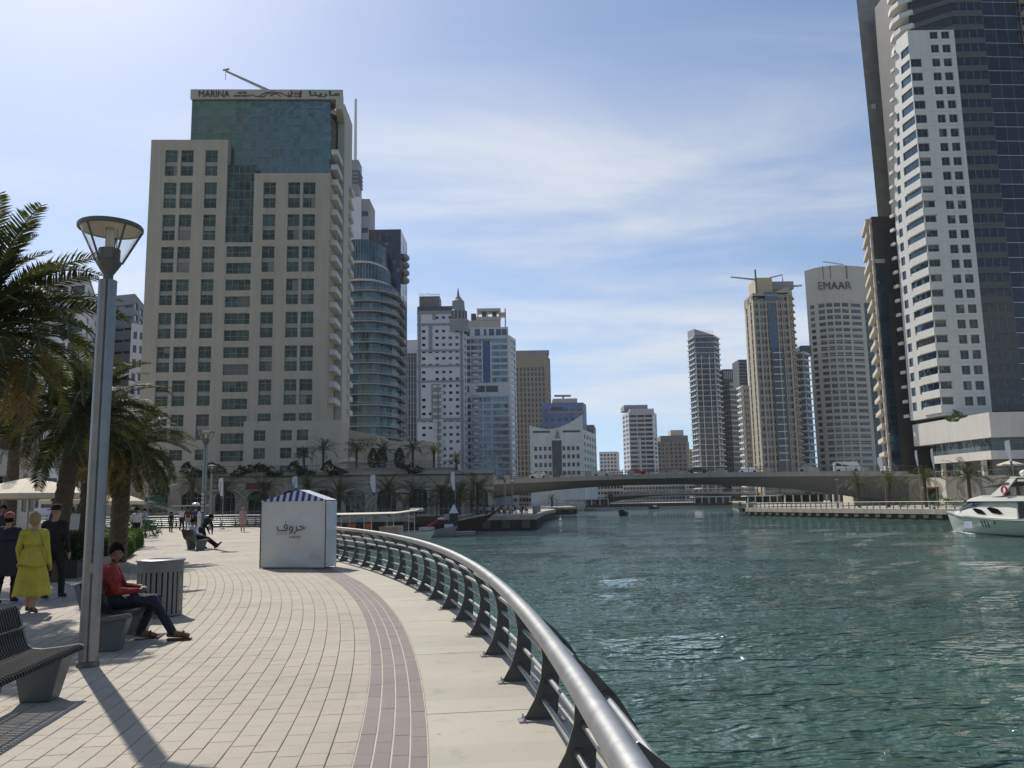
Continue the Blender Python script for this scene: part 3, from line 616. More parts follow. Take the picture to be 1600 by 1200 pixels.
mb = MB(); mb.tube([FL + kn * .02 + Zv * .03, FR + kn * .02 + Zv * .03], .014, 6); mb.build('hem_bar', M('tent_hem', (.3, .3, .3), .5), rk)
m_ink = M('black_print', (.02, .02, .022), .6)
pc = FL + ku * KW * .50 + kn * .115
lettering('\uFED1\uFEED\uFEAE\uFEA3', pc + Zv * 1.12, ku, Zv, width=.86, mat=m_ink, parent=rk, ext=.002, bold=-.002, name='calligraphy')
lettering('HUROOF', pc + ku * .12 + Zv * .86, ku, Zv, width=.34, mat=m_ink, parent=rk, ext=.002, name='lettering')
for k, (x0, x1) in enumerate(((-.45, -.12), (-.45, -.12))):
    mb = MB(); mb.obox(pc + ku * x0 + Zv * (.985 - k * .05), ku * (x1 - x0), kn * .002, Zv * .008); mb.build('printed_line', m_ink, rk)

# ================================================================== FEATHER FLAGS
m_flag = M('flag_white', (.72, .73, .76), .7, var=.05); m_fblue = M('flag_blue', (.06, .09, .30), .7)
def feather_flag(px, Y, ytop, ybot, z0, label, lean=-1, wpx=15, foot=True, txt=True):
    zt, zb = Zp(ytop, Y, px), Zp(ybot, Y, px); x = at(px, (ytop + ybot) / 2, Y).x; r = empty('feather_flag', (x, Y, z0), label, 'flag', 'feather flags')
    wd = wpx * Y / FPX; H = zt - zb; path = [(x, Y, z0)] + [(x + lean * wd * .12 * max(0, t - .75) ** 2 * 16, Y, z0 + (zt - z0) * t) for t in (.4, .8, .9, .96, 1)]
    mb = MB(); mb.tube(path, .02 + Y * .0002, 6); mb.build('pole', m_steel, r)
    mb = MB(); n = 12; Lp = []; Rp = []
    for i in range(n + 1):
        t = i / n; z = zb + H * t; e = lean * wd * (.25 + .75 * min(1, t * 1.6) - .25 * max(0, t - .6)) if t < 1 else lean * wd * .8; y = Y - .02 - .05 * math.sin(t * 5); Rp.append((x + lean * .03, Y - .02, z)); Lp.append((x + e, y, z - (0.04 * H if t == 1 else 0)))
    for i in range(n): mb.quad(Lp[i], Rp[i], Rp[i + 1], Lp[i + 1], 1 if i < 2 else 0)
    ob = mb.build('banner', [m_flag, m_fblue], r); so = ob.modifiers.new('s', 'SOLIDIFY'); so.thickness = .012
    if txt:
        mb = MB()
        for i in range(9):
            z = zb + H * (.3 + .06 * i); w_ = wd * (.16 + .1 * ((i * 7) % 3) / 2); mb.obox((x + lean * wd * .5 - w_ / 2, Y - .1, z), (w_, 0, 0), (0, .01, 0), (0, 0, H * .026))
        mb.build('vertical_print', M('flag_print', (.16, .17, .24), .7), r)
    if foot: mb = MB(); mb.lathe([(0, 0), (.22, 0), (.2, .06), (.03, .1), (0, .1)], (x, Y, z0), 12); mb.build('base', m_lampdark, r)
    return r
feather_flag(232.5, 66, 751, 782, 0, 'white feather flag beside the green pram and palm trunk', wpx=9)
feather_flag(349, 67, 746, 781, 0, 'white feather flag with blue foot beside the lamp near the group', wpx=8)
feather_flag(465, 108, 744, 766, .05, 'white feather flag rising behind the striped tent', wpx=9)
feather_flag(587, 111, 741, 775, .05, 'white feather flag behind the tour boat awning', wpx=9, txt=False)
feather_flag(711, 110.5, 736, 772, .05, 'white feather flag behind the wooden boat prow', wpx=7, txt=False)
for px, yt, yb, Y, lb in ((1380, 713, 740, 172, 'wide white banner flag at the bridge abutment'), (1434, 703, 733, 135, 'narrow white flag before the dark tower base'), (1459, 700, 738, 132, 'white flag beside the lower balcony band'), (1580, 687, 728, 118, 'tall white flag by the terrace parasol on the right bank')):
    feather_flag(px, Y, yt, yb, -.32 if px != 1380 else -.32, lb, wpx=9 if px in (1380, 1580) else 4, txt=False, foot=False)
# ================================================================== BUILDING KIT
def V2(p): return Vector((p[0], p[1], 0))
WINC = {}
def win_mesh(w, h, style, mats):
    """window in its own frame: x along the wall, y inward, z up"""
    key = (round(w, 2), round(h, 2), style)
    if key in WINC: return WINC[key]
    mb = MB(); fr = .07
    def pane(x0, x1, z0, z1, y=0.0, mi=0): mb.quad((x0, y, z0), (x1, y, z0), (x1, y, z1), (x0, y, z1), mi)
    def bar(x0, x1, z0, z1, y0=-.06, y1=.02, mi=1): mb.obox((x0, y0, z0), (x1 - x0, 0, 0), (0, y1 - y0, 0), (0, 0, z1 - z0), mi)
    def rim():
        bar(0, fr, 0, h); bar(w - fr, w, 0, h); bar(fr, w - fr, 0, fr); bar(fr, w - fr, h - fr, h)
    if style == 'pair':                                        # two storeys in one opening with a slatted spandrel between
        a, b = h * .40, h * .545
        pane(0, w, 0, a); pane(0, w, b, h); pane(0, w, a, b, .03, 2); rim(); bar(fr, w - fr, a - .05, a + .12); bar(fr, w - fr, b - .12, b + .05); bar(fr, w - fr, (a + b) / 2 - .06, (a + b) / 2 + .06, -.05)
        for z0, z1 in ((fr, a), (b, h - fr)): bar(w / 2 - .03, w / 2 + .03, z0, z1, -.045); bar(fr, w - fr, z0 + (z1 - z0) * .68 - .03, z0 + (z1 - z0) * .68 + .03, -.04)
    elif style == 'wide':
        k = max(2, round(w / 1.3)); rim()
        for i in range(k): pane(w * i / k, w * (i + 1) / k, 0, h)
        for i in range(1, k): bar(w * i / k - .03, w * i / k + .03, fr, h - fr, -.045)
        bar(fr, w - fr, h * .45 - .03, h * .45 + .03, -.04)
    elif style == 'curtain':
        pane(.02, w - .02, .02, h - .02); bar(0, .05, 0, h, -.02, .03); bar(.05, w, 0, .06, -.02, .03)
    else:
        pane(0, w, 0, h); rim()
        if style == 'cross': bar(w / 2 - .03, w / 2 + .03, fr, h - fr, -.045); bar(fr, w - fr, h * .6 - .03, h * .6 + .03, -.04)
        elif style == 'mull': bar(w / 2 - .03, w / 2 + .03, fr, h - fr, -.045)
    WINC[key] = mb.mesh('window', (0, 0, 0), mats); return WINC[key]
BLINDS = [M('blind_cream', (.20, .19, .165), .35, var=.2, scale=.8), M('blind_grey', (.11, .12, .125), .3, var=.2, scale=.8), M('curtain_dark', (.05, .055, .05), .3, var=.3, scale=.8)]
class Tower:
    def __init__(s, name, label, loc, cat='building', group=None):
        s.root = empty(name, loc, label, cat, group); s.org = Vector(loc); s.p = {}
    def mb(s, part, mat):
        k = (part, mat.name)
        if k not in s.p: s.p[k] = (MB(), mat)
        return s.p[k][0]
    def finish(s, stuff=()):
        for (n, _), (mb, mat) in s.p.items():
            if mb.f:
                o = mb.build(n, mat, s.root)
                if n in stuff or n == 'blind': o['kind'] = 'stuff'
        return s.root
    def face(s, p0, p1, z0, z1, holes, wall, glass, recess=.25, single=False, fmat=None, smat=None, wpart='wall', bars=False, name='window'):
        p0, p1 = V2(p0), V2(p1); L_ = (p1 - p0).length; u = (p1 - p0) / L_; n = Vector((u.y, -u.x, 0)); W = s.mb(wpart, wall)
        def P(a, z, d=0.0): q = p0 + u * a - n * d; return (q.x, q.y, z)
        H = [(max(0, h[0]), min(L_, h[1]), max(z0, h[2]), min(z1, h[3])) + tuple(h[4:]) for h in holes]; H = [h for h in H if h[1] - h[0] > .02 and h[3] - h[2] > .02]
        rows = sorted({round(v, 4) for h in H for v in (h[2], h[3])} | {round(z0, 4), round(z1, 4)})
        for i in range(len(rows) - 1):
            a, b = rows[i], rows[i + 1]; m = (a + b) / 2
            sp = sorted((h[0], h[1]) for h in H if h[2] < m < h[3]); x = 0.0
            for c, d in sp:
                if c > x + 1e-4: W.quad(P(x, a), P(c, a), P(c, b), P(x, b))
                x = max(x, d)
            if x < L_ - 1e-4: W.quad(P(x, a), P(L_, a), P(L_, b), P(x, b))
        R = W
        for h in H:
            a, b, c, d = h[:4]
            R.quad(P(a, c), P(b, c), P(b, c, recess), P(a, c, recess)); R.quad(P(a, d, recess), P(b, d, recess), P(b, d), P(a, d)); R.quad(P(a, c), P(a, c, recess), P(a, d, recess), P(a, d)); R.quad(P(b, c, recess), P(b, c), P(b, d), P(b, d, recess))
            if single:
                st = h[4] if len(h) > 4 else 'cross'; me = win_mesh(b - a, d - c, st, [glass, fmat or M('frame_grey', (.2, .21, .21), .5, .3), smat or glass]); rot = Matrix((u, -n, Vector((0, 0, 1)))).transposed()
                wo_ = inst(name, me, s.root, Vector(P(a, c, recess)) - s.org, rot)
                if random.random() < .38 and b - a > .8: s.blind(P, a, b, c, d, recess, n)
            else:
                s.mb(name, glass).quad(P(a, c, recess), P(b, c, recess), P(b, d, recess), P(a, d, recess))
                if random.random() < .22 and d - c < 4 and b - a > .5: s.blind(P, a, b, c, d, recess, n)
                if bars:
                    F = s.mb('mullion', fmat or M('frame_grey', (.2, .21, .21), .5, .3)); k = max(1, int((b - a) / bars))
                    for j in range(1, k + 1):
                        if k > 1 and j < k or k == 1: xx = a + (b - a) * (j / k if k > 1 else .5); q = Vector(P(xx - .04, c, recess - .06)); F.obox(q, u * .08, -n * .06, (0, 0, d - c))
    def blind(s, P, a, b, c, d, recess, n):
        """curtain or blind drawn across part of a pane"""
        w = b - a; k = random.choice((.35, .5, .5, 1.0)); x0 = a + (w * (1 - k) * random.choice((0, 1)) if k < 1 else 0); h0 = c + (d - c) * random.choice((0, .55, .62, .75)); h1 = d
        if d - c > 4: h0, h1 = random.choice(((c + .1, c + (d - c) * .39), (c + (d - c) * .56, d - .1), (c + (d - c) * .75, d - .1)))
        s.mb('blind', random.choice(BLINDS)).quad(P(x0 + .06, h0 + .05, recess - .012), P(x0 + w * k - .06, h0 + .05, recess - .012), P(x0 + w * k - .06, h1 - .06, recess - .012), P(x0 + .06, h1 - .06, recess - .012))
    def box(s, pts, z0, z1, mat, part='wall', zt=None): s.mb(part, mat).prism([(p[0], p[1]) for p in pts], z0, z1, 0, 0, zt)
    def ledge(s, p0, p1, z, d, th, mat, part='ledge', back=0.0, single=False, u0=0, u1=1):
        p0, p1 = V2(p0), V2(p1); L_ = (p1 - p0); u = L_.normalized(); n = Vector((u.y, -u.x, 0)); a = p0 + L_ * u0; mb = MB() if single else s.mb(part, mat)
        mb.obox(a - n * back + Vector((0, 0, z)), L_ * (u1 - u0), n * (d + back), (0, 0, th))
        if single: return mb.build(part, mat, s.root)
def grid(L_, z0, z1, fh, n, wf=.6, hf=.55, sill=.28, edge=0.0, skip=None, style=None):
    H = []; nf = int(round((z1 - z0) / fh)); fh = (z1 - z0) / nf; bw = (L_ - 2 * edge) / n
    for k in range(nf):
        for i in range(n):
            if skip and skip(i, k): continue
            a = edge + bw * (i + (1 - wf) / 2); c = z0 + fh * (k + sill); h = (a, a + bw * wf, c, c + fh * hf); H.append(h + ((style,) if style else ()))
    return H
def ln(a, b): return (V2(b) - V2(a)).length
m_frame = M('window_frame_grey', (.27, .28, .275), .45, .3); m_white = M('white_render', (.72, .72, .69), .75, var=.06, scale=.3, streak=.1)
m_sand = M('sand_render', (.47, .415, .335), .85, var=.07, scale=.25, streak=.12, bump=.04)
m_sandlt = M('pale_sand_render', (.49, .45, .38), .85, var=.06, scale=.25, streak=.1)
m_roof = M('roof_felt', (.3, .28, .25), .9)
g_green = G('green_glass', (.034, .062, .058), .5, wav=1.6, wscale=.9, rnd=.45)
g_blue = G('blue_glass', (.045, .085, .125), .45, wav=.3, wscale=.3)
g_dark = G('dark_glass', (.014, .018, .022), .12, wav=.3, wscale=.5)
g_sky = G('pale_blue_glass', (.10, .16, .21), .45, wav=.3, wscale=.3)
m_spandrel = M('spandrel_grey', (.05, .055, .055), .4, .2)
m_balc = M('balcony_white', (.56, .55, .51), .7, var=.07, scale=.5)
m_glassrail = glass_mat('balcony_glass', (.75, .9, .88), .1)

# ================================================================== SAND COLOURED HOTEL
P0, P1 = at(218, 626, 158.5), at(510, 655, 160); Wd = ln(P0, P1); hu = (V2(P1) - V2(P0)).normalized(); hn = Vector((hu.y, -hu.x, 0))
def HP(f, d=0.0): q = V2(P0) + hu * Wd * f - hn * d; return (q.x, q.y)
ZL, ZR, ZG, ZS = Zp(220, 159, 236), Zp(270.5, 160, 514), Zp(160, 162, 300), Zp(145.5, 162, 300)
T = Tower('hotel_tower', 'sand coloured hotel tower with dark green windows and sign parapet', (P0.x + Wd / 2, 168, 5.5))
zb = 5.5; pairs = [235, 285.4, 335.5, 385.6, 436.6, 488.6, 541.4, 594.2, 647.6, 702.5]; PZ = [(Zp(y + (40.2 if y < 700 else 17), 159, 300), Zp(y, 159, 300)) for y in pairs]
cols_l, cols_r = [(.080, .149), (.168, .237), (.303, .372)], [(.631, .700), (.768, .835), (.851, .921)]
holes = [(a * Wd, b * Wd, c, d, 'pair' if d - c > 3 else 'cross') for a, b in cols_l for c, d in PZ]
T.face(HP(0), HP(.425), zb, ZL, [(h[0], h[1], h[2], h[3], h[4]) for h in holes], m_sand, g_green, .35, True, m_frame, m_spandrel)
f0 = .58 * Wd; holes = [(a * Wd - f0, b * Wd - f0, c, d, 'pair' if d - c > 3 else 'cross') for a, b in cols_r for c, d in PZ[1:9]]
T.face(HP(.58), HP(1), zb, ZR, holes, m_sand, g_green, .35, True, m_frame, m_spandrel)
zc0 = Zp(378, 159, 370); holes = []
wy = [379.5, 411.5]; ys = []
for j in range(13):
    y = 384 + 26.0 * j + .055 * j * j; ys.append(y)
holes = [(.012 * Wd, .148 * Wd, Zp(y + 17, 159, 370), Zp(y, 159, 370), 'wide') for y in ys]
T.face(HP(.425), HP(.58), zb, zc0, holes, m_sand, g_green, .35, True, m_frame, m_spandrel)
# curtain wall slot between the blocks and the glass top storeys
def curtain(p0, p1, z0, z1, n, m, glass, jit=.0016):
    p0, p1 = V2(p0), V2(p1); L_ = ln(p0, p1); u = (p1 - p0) / L_; nn = Vector((u.y, -u.x, 0)); w_, h_ = L_ / n, (z1 - z0) / m; me = win_mesh(w_, h_, 'curtain', [glass, m_frame])
    for i in range(n):
        for k in range(m):
            q = p0 + u * w_ * i; rot = Matrix((u, -nn, Vector((0, 0, 1)))).transposed() @ Matrix.Rotation(random.gauss(0, jit), 3, 'X') @ Matrix.Rotation(random.gauss(0, jit), 3, 'Z')
            inst('glass_panel', me, T.root, Vector((q.x, q.y, z0 + h_ * k)) - T.org, rot)
gd = 2.2
curtain(HP(.425, .6), HP(.585, .6), zc0, ZR + 2, 5, 9, g_green)
g_hotel = G('hotel_blue_glass', (.085, .155, .165), .65, wav=1.1, wscale=.3, rnd=.12)
curtain(HP(.195, gd), HP(.985, gd), ZR - 1, ZG, 19, 10, g_hotel)
T.box([HP(.196, gd + .3), HP(.984, gd + .3), HP(.984, 22), HP(.196, 22)], zb, ZG + .2, m_spandrel, 'core')
curtain(HP(.985, gd), HP(1.0, 9), ZR - 1, ZG, 4, 10, g_hotel)
# side returns of the blocks
for f, z in ((.425, ZL), (.58, ZR)): T.box([HP(f - .0015, .02), HP(f + .0015, .02), HP(f + .0015, 3), HP(f - .0015, 3)], zc0, z - .01, m_sand, 'return_wall')
T.box([HP(0, .36), HP(0, 26), HP(.42, 26), HP(.42, .36)][::-1], zb, ZL - .3, m_sand, 'block'); T.box([HP(.0, .0), HP(0, 26), HP(-.001, 26), HP(-.001, 0)], zb, ZL, m_sand, 'end_wall')
T.box([HP(.585, .37), HP(.999, .37), HP(.999, 26), HP(.585, 26)], zb, ZR - .3, m_sand, 'block'); T.box([HP(.9995, .0), HP(1.001, 0), HP(1.001, 26), HP(.9995, 26)], zb, ZR, m_sand, 'end_wall')
for a, b, z in ((0, .425, ZL), (.58, 1, ZR)): T.box([HP(a + .001, .3), HP(b - .001, .3), HP(b - .001, .8), HP(a + .001, .8)], z - .9, z - .02, m_sand, 'parapet')
# sign frame: beam across the top and the fin down the right hand side
xa, xb = HP(.19, 1.6), HP(1.06, 1.6)
T.box([xa, xb, HP(1.045, 6), HP(.19, 6)], ZG, ZS, m_sandlt, 'sign_beam')
T.box([HP(1.004, 8), HP(1.044, 8), HP(1.044, 14), HP(1.004, 14)], zb, ZS, m_sandlt, 'fin'); T.box([HP(.972, 20), HP(1.012, 20), HP(1.012, 26), HP(.972, 26)], zb, Zp(171, 178, 540), m_sandlt, 'fin')
T.box([HP(1.02, 1.62), HP(1.06, 1.62), HP(1.044, 8), HP(1.004, 8)], ZG - 2.2, ZG, m_sandlt, 'sign_beam')
m_letter = M('sign_letter_dark', (.03, .03, .03), .5)
zc = (ZG + ZS) / 2; hq = lambda f: Vector((*HP(f, 1.52), zc))
lettering('MARINA', hq(.325), hu, Zv, width=.175 * Wd, height=1.4, mat=m_letter, parent=T.root, name='lettering')
lettering('HOTEL', hq(.485) + Zv * .28, hu, Zv, width=.055 * Wd, mat=m_letter, parent=T.root); lettering('APARTMENTS', hq(.485) - Zv * .42, hu, Zv, width=.10 * Wd, mat=m_letter, parent=T.root)
lettering('\uFE8E\uFEE8\uFEF3\uFEAD\uFE8E\uFEE3', hq(.955), hu, Zv, width=.175 * Wd, height=1.4, mat=m_letter, parent=T.root, bold=.012)
lettering('\uFED5\uFEAA\uFEE8\uFED3', hq(.785) + Zv * .3, hu, Zv, width=.08 * Wd, mat=m_letter, parent=T.root); lettering('\uFEA9\uFEAA\uFED7', hq(.785) - Zv * .42, hu, Zv, width=.08 * Wd, height=.5, mat=m_letter, parent=T.root)
mb = MB()
for k, (c, am) in enumerate(((.60, .45), (.645, .6), (.70, .4))):
    pts = [hq(c + t * .06) + Zv * (am * math.sin(t * 3.1 + k) - .1) for t in np.linspace(-1, 1, 12)]; mb.tube(pts, .09, 5)
mb.build('wave_emblem', m_letter, T.root)
mb = MB()   # window cleaning crane on the roof
mb.tube([Vector((*HP(.62, 6), ZS)), Vector((*HP(.62, 6), ZS + 1.2))], .5, 6); mb.tube([Vector((*HP(.68, 5), ZS + .3)), Vector((*HP(.40, 0), ZS + 3.2))], [.42, .22], 5); mb.tube([Vector((*HP(.385, 0), ZS + 3.3)), Vector((*HP(.42, 0), ZS + 3.6))], .2, 5); mb.tube([Vector((*HP(.40, 0), ZS + 3.2)), Vector((*HP(.40, 0), ZS + 1.2))], .06, 4)
mb.build('roof_crane', M('crane_grey', (.35, .35, .36), .5, .3), T.root)
# balconies on the right flank and on the left edge
fl = (ZR - 8) / 22.0
for k in range(24):
    z = 21.5 + k * 3.2 + .1
    if z > Zp(236, 160, 514): break
    q = Vector((*HP(1.0015, 1.0), z)); mb = MB(); mb.obox(q, hu * 1.35, -hn * 6.5, (0, 0, .25)); o = mb.build('balcony', m_balc, T.root)
    mb = MB(); mb.obox(q + hu * 1.23 + Zv * .25, hu * .12, -hn * 6.5, (0, 0, .85)); mb.obox(q + Zv * .25, hu * 1.23, -hn * .12, (0, 0, .85)); mb.build('parapet', m_balc, o)
    q2 = Vector((*HP(1.013, 21.0), z)); mb = MB(); mb.obox(q2, hu * .7, -hn * 4.5, (0, 0, 1.0)); mb.build('balcony', m_balc, T.root)
for k in range(24):
    z = 24 + k * 3.2
    if z > ZL - 9: break
    q = Vector((*HP(-.001, 7), z)); mb = MB(); mb.obox(q, -hu * 1.6, -hn * 5, (0, 0, .45)); o = mb.build('balcony', m_balc, T.root); mb = MB(); mb.obox(q - hu * 1.55 + Zv * .45, hu * .05, -hn * 5, (0, 0, 1.0)); mb.obox(q + Zv * .45, -hu * 1.5, -hn * .04, (0, 0, 1.0)); mb.build('glass_guard', m_glassrail, o)
# lower annex in front of the right block
za = Zp(657, 157, 450); A0, A1 = at(380, 700, 157.5), at(531, 700, 158); al = ln(A0, A1); ah = []
for f, wy in ((.165, 0), (.44, 0), (.61, 0)):
    for y0, y1 in ((671, 688), (699, 716)): ah.append(((f - .06) * al, (f + .06) * al, Zp(y1, 157, 450), Zp(y0, 157, 450), 'cross'))
    ah.append(((f - .06) * al, (f + .06) * al, Zp(745, 157, 450), Zp(727, 157, 450), 'cross'))
T.face((A0.x, A0.y), (A1.x, A1.y), zb, za, ah, M('annex_sand', (.48, .43, .35), .85, var=.06, scale=.25, streak=.1), g_green, .3, True, m_frame, m_spandrel, wpart='annex_wall')
T.box([(A0.x, A0.y + .01), (A1.x, A1.y + .01), (A1.x, A1.y + 8), (A0.x, A0.y + 8)], za - .5, za - .02, m_sand, 'annex_roof'); T.box([(A1.x - .02, A1.y + .01), (A1.x, A1.y + .01), (A1.x, A1.y + 8), (A1.x - .02, A1.y + 8)], zb, za - .5, m_sand, 'annex_wall'); T.box([(A0.x, A0.y + .01), (A0.x + .02, A0.y + .01), (A0.x + .02, A0.y + 3), (A0.x, A0.y + 3)], zb, za - .5, m_sand, 'annex_wall')
T.finish()

# ================================================================== GENERIC TOWERS
def tower(name, label, pts, ytop, faces, wall, glass, fh=3.4, zb=0.0, depth=25, part_stuff=('window', 'mullion', 'ledge'), fin=True, recess=.3, group='towers around the marina', ztops=None):
    """pts: [(px, Y)] visible corners left to right; faces: list of dicts per edge"""
    C = [at(px, 700, Y) for px, Y in pts]; ztop = Zp(ytop, pts[0][1], pts[0][0]); c0 = sum((V2(c) for c in C), Vector()) / len(C)
    T = Tower(name, label, (c0.x, c0.y + depth / 2, zb), group=group); n = len(C)
    for i in range(n - 1):
        f = faces[i] if i < len(faces) else None; a, b = (C[i].x, C[i].y), (C[i + 1].x, C[i + 1].y); L_ = ln(a, b)
        H = []
        if f:
            za, zt = f.get('z0', zb + 1), f.get('z1', ztop - f.get('top', 1.5)); H = grid(L_, za, zt, f.get('fh', fh), f['n'], f.get('wf', .6), f.get('hf', .55), f.get('sill', .28), f.get('edge', .3), f.get('skip'), f.get('style'))
        T.face(a, b, zb, ztop, H, f.get('wall', wall) if f else wall, f.get('glass', glass) if f else glass, f.get('recess', recess) if f else recess, bool(f and f.get('single')), m_frame, m_spandrel, bars=f.get('bars', False) if f else False)
        if f and f.get('ledge'):
            dl, th = f['ledge']; nf = int(round((zt - za) / f.get('fh', fh))); u0, u1 = f.get('lrange', (0, 1))
            for k in range(nf + 1): T.ledge(a, b, za + (zt - za) * k / nf, dl, th, f.get('lmat', m_balc), 'ledge', .0, False, u0, u1)
    a, b = C[0], C[-1]; ka = 1 + depth / a.y; kb = 1 + depth / b.y; A2, B2 = (a.x * ka + .8, a.y * ka), (b.x * kb - .8, b.y * kb); T.box([A2, B2, (b.x, b.y + .01), *[(c.x, c.y + .6) for c in C[1:-1][::-1]], (a.x, a.y + .01)][::-1], ztop - .6, ztop - .05, m_roof, 'roof')
    for e, c, sg in ((a, A2, 1), (b, B2, -1)): T.box([(e.x, e.y + .01), (c[0], c[1]), (c[0] + sg * .02, c[1]), (e.x + sg * .02, e.y + .01)], zb, ztop - .02, wall, 'side_wall')
    T.ztop = ztop; T.C = C; T.stuff = part_stuff
    if fin: T.finish(part_stuff)
    return T
def zat(y, Y, px=800): return Zp(y, Y, px)
m_grey = M('tower_grey', (.25, .26, .275), .7, var=.06, scale=.2); m_lgrey = M('tower_light_grey', (.60, .61, .63), .7, var=.05, scale=.2); m_brown = M('tower_brown', (.27, .225, .175), .8, var=.06, scale=.2); m_tan = M('tower_tan', (.42, .355, .265), .8, var=.06, scale=.2); m_dgrey = M('tower_dark_grey', (.09, .095, .105), .6, var=.08, scale=.2)
m_cream = M('tower_cream', (.55, .495, .41), .8, var=.05, scale=.15, streak=.08)

# --- left background blocks seen between the palms and the hotel
tower('apartment_block', 'white apartment block with dark balconies rising behind the palm crowns', [(40, 190), (122, 186), (142, 215)], 438, [dict(n=3, wf=.86, hf=.5, sill=.3, fh=4.6), dict(n=3, wf=.5, hf=.45)], m_lgrey, g_dark, zb=0)
tower('apartment_block', 'grey apartment block stepping down towards the sand hotel', [(128, 232), (199, 228), (236, 262)], 466, [dict(n=5, wf=.92, hf=.25, glass=g_dark), dict(n=5, wf=.6, hf=.6, single=False)], m_grey, g_dark, zb=0)
tower('apartment_block', 'low white apartment wing with blue windows beside the hotel edge', [(196, 220), (240, 226)], 505, [dict(n=4, wf=.55, hf=.55, fh=3.8, single=True, style='mull')], m_lgrey, g_blue, zb=0)
# --- low restaurant building at the left edge
T = tower('restaurant_building', 'beige restaurant building with large dark windows behind the cafe parasols', [(-150, 52), (36, 56), (60, 75)], 575, [dict(n=5, wf=.8, hf=.62, sill=.2, fh=4.2, single=True, style='wide', edge=.4, z0=.4), dict(n=2, wf=.6, hf=.6, fh=4.2, single=True, style='wide', z0=.4)], m_sandlt, g_dark, zb=0, depth=20, group='waterfront buildings')

# --- tower with the mast
T = Tower('mast_tower', 'slim grey tower with stepped crown and tall mast behind the hotel', (at(555, 700, 430).x, 440, 0), group='towers around the marina'); Y = 430
def bx(T, x0, x1, y0, y1, Y, d, mat, part, zlo=None):
    a, b = at(x0, (y0 + y1) / 2, Y), at(x1, (y0 + y1) / 2, Y); T.box([(a.x, Y), (b.x, Y), (b.x, Y + d), (a.x, Y + d)], zat(y1, Y, x0) if zlo is None else zlo, zat(y0, Y, x0), mat, part)
bx(T, 530, 563, 308, 700, Y, 20, m_lgrey, 'wall', 0); bx(T, 562.5, 576, 311, 700, Y + 1, 18, m_grey, 'wall', 0); bx(T, 542, 560, 250, 310, Y + 6, 10, m_grey, 'crown')
for y in (266, 272, 278, 284): bx(T, 541, 561.5, y, y + 2.5, Y + 5.4, 11, m_dgrey, 'crown_ring')
mb = T.mb('mast', m_lgrey); q = at(555, 250, Y + 10); mb.tube([(q.x, Y + 10, q.z), (q.x, Y + 10, zat(155, Y + 10, 555))], [.95, .7], 8)
for k in range(14): bx(T, 563.4, 575, 330 + k * 26, 338 + k * 26, Y + .98, .1, g_dark, 'window')
for y in (312, 322, 332): bx(T, 576, 578, y, y + 1.2, Y + 4, 8, m_balc, 'ledge')
T.finish(('window', 'crown_ring', 'ledge'))

# --- curved tower wrapped in glass balconies
Y = 285; T = Tower('balcony_tower', 'curved teal glass tower wrapped in pale balcony ledges beside the hotel', (at(580, 700, Y).x, Y + 14, 0), group='towers around the marina')
xl, xr = at(532, 560, Y).x, at(619, 560, Y).x; W_ = xr - xl
def arc(inset=0.0, fr=1.0, n=16):
    P = [];
    for i in range(n + 1):
        t = i / n; x = xl + W_ * fr * t; y = Y + 1.0 + 9.5 * max(0, (t - .62) / .38) ** 2.4 - 1.6 * math.sin(PI * min(1, t / .75)); P.append((x - (inset if i > n * .7 else 0), y + inset))
    return P + [(xl + W_ * fr - inset, Y + 30), (xl, Y + 30)]
nfl = 19; z0b, z1b = 10.0, zat(438, Y, 580); fh_ = (z1b - z0b) / nfl; g_teal = G('teal_glass', (.04, .085, .10), .45, wav=.4, wscale=.4)
for k in range(nfl):
    P = arc(1.6)
    for i in range(16):
        a, b = P[i], P[i + 1]; T.mb('window', g_teal).quad((*a, z0b + fh_ * k + .3), (*b, z0b + fh_ * k + .3), (*b, z0b + fh_ * (k + 1)), (*a, z0b + fh_ * (k + 1)))
        if i % 2: T.mb('mullion', m_frame).obox((a[0] - .05, a[1] - .12, z0b + fh_ * k + .3), (.1, 0, 0), (0, .1, 0), (0, 0, fh_ - .3))
    mb = MB(); mb.prism(arc(0), z0b + fh_ * k, z0b + fh_ * k + .36); o = mb.build('balcony', M('balcony_edge_grey', (.33, .33, .32), .7), T.root)
    mb = MB(); Q = arc(.1)
    for i in range(16): mb.quad((*Q[i], z0b + fh_ * k + .55), (*Q[i + 1], z0b + fh_ * k + .55), (*Q[i + 1], z0b + fh_ * k + 1.5), (*Q[i], z0b + fh_ * k + 1.5))
    mb.build('glass_guard', m_glassrail, o)
T.mb('wall', m_spandrel).prism(arc(1.9), 0, z1b)
zz = z1b
for fr, y in ((.86, 410), (.78, 372)):
    zt_ = zat(y, Y, 580); P = arc(1.2, fr); T.mb('crown_slab', m_balc).prism(arc(.4, fr), zz, zz + .7); k = 3; 
    for j in range(k):
        for i in range(16): T.mb('crown_glass', g_sky if False else g_teal).quad((*P[i], zz + .7 + (zt_ - zz - .7) * j / k), (*P[i + 1], zz + .7 + (zt_ - zz - .7) * j / k), (*P[i + 1], zz + .7 + (zt_ - zz - .7) * (j + 1) / k - .15), (*P[i], zz + .7 + (zt_ - zz - .7) * (j + 1) / k - .15))
    for i in range(0, 17): T.mb('mullion', m_frame).obox((P[i][0] - .06, P[i][1] - .1, zz + .7), (.12, 0, 0), (0, .1, 0), (0, 0, zt_ - zz - .7))
    T.mb('wall', m_spandrel).prism(arc(1.5, fr), zz, zt_ - .1); zz = zt_
T.finish(('window', 'mullion'))
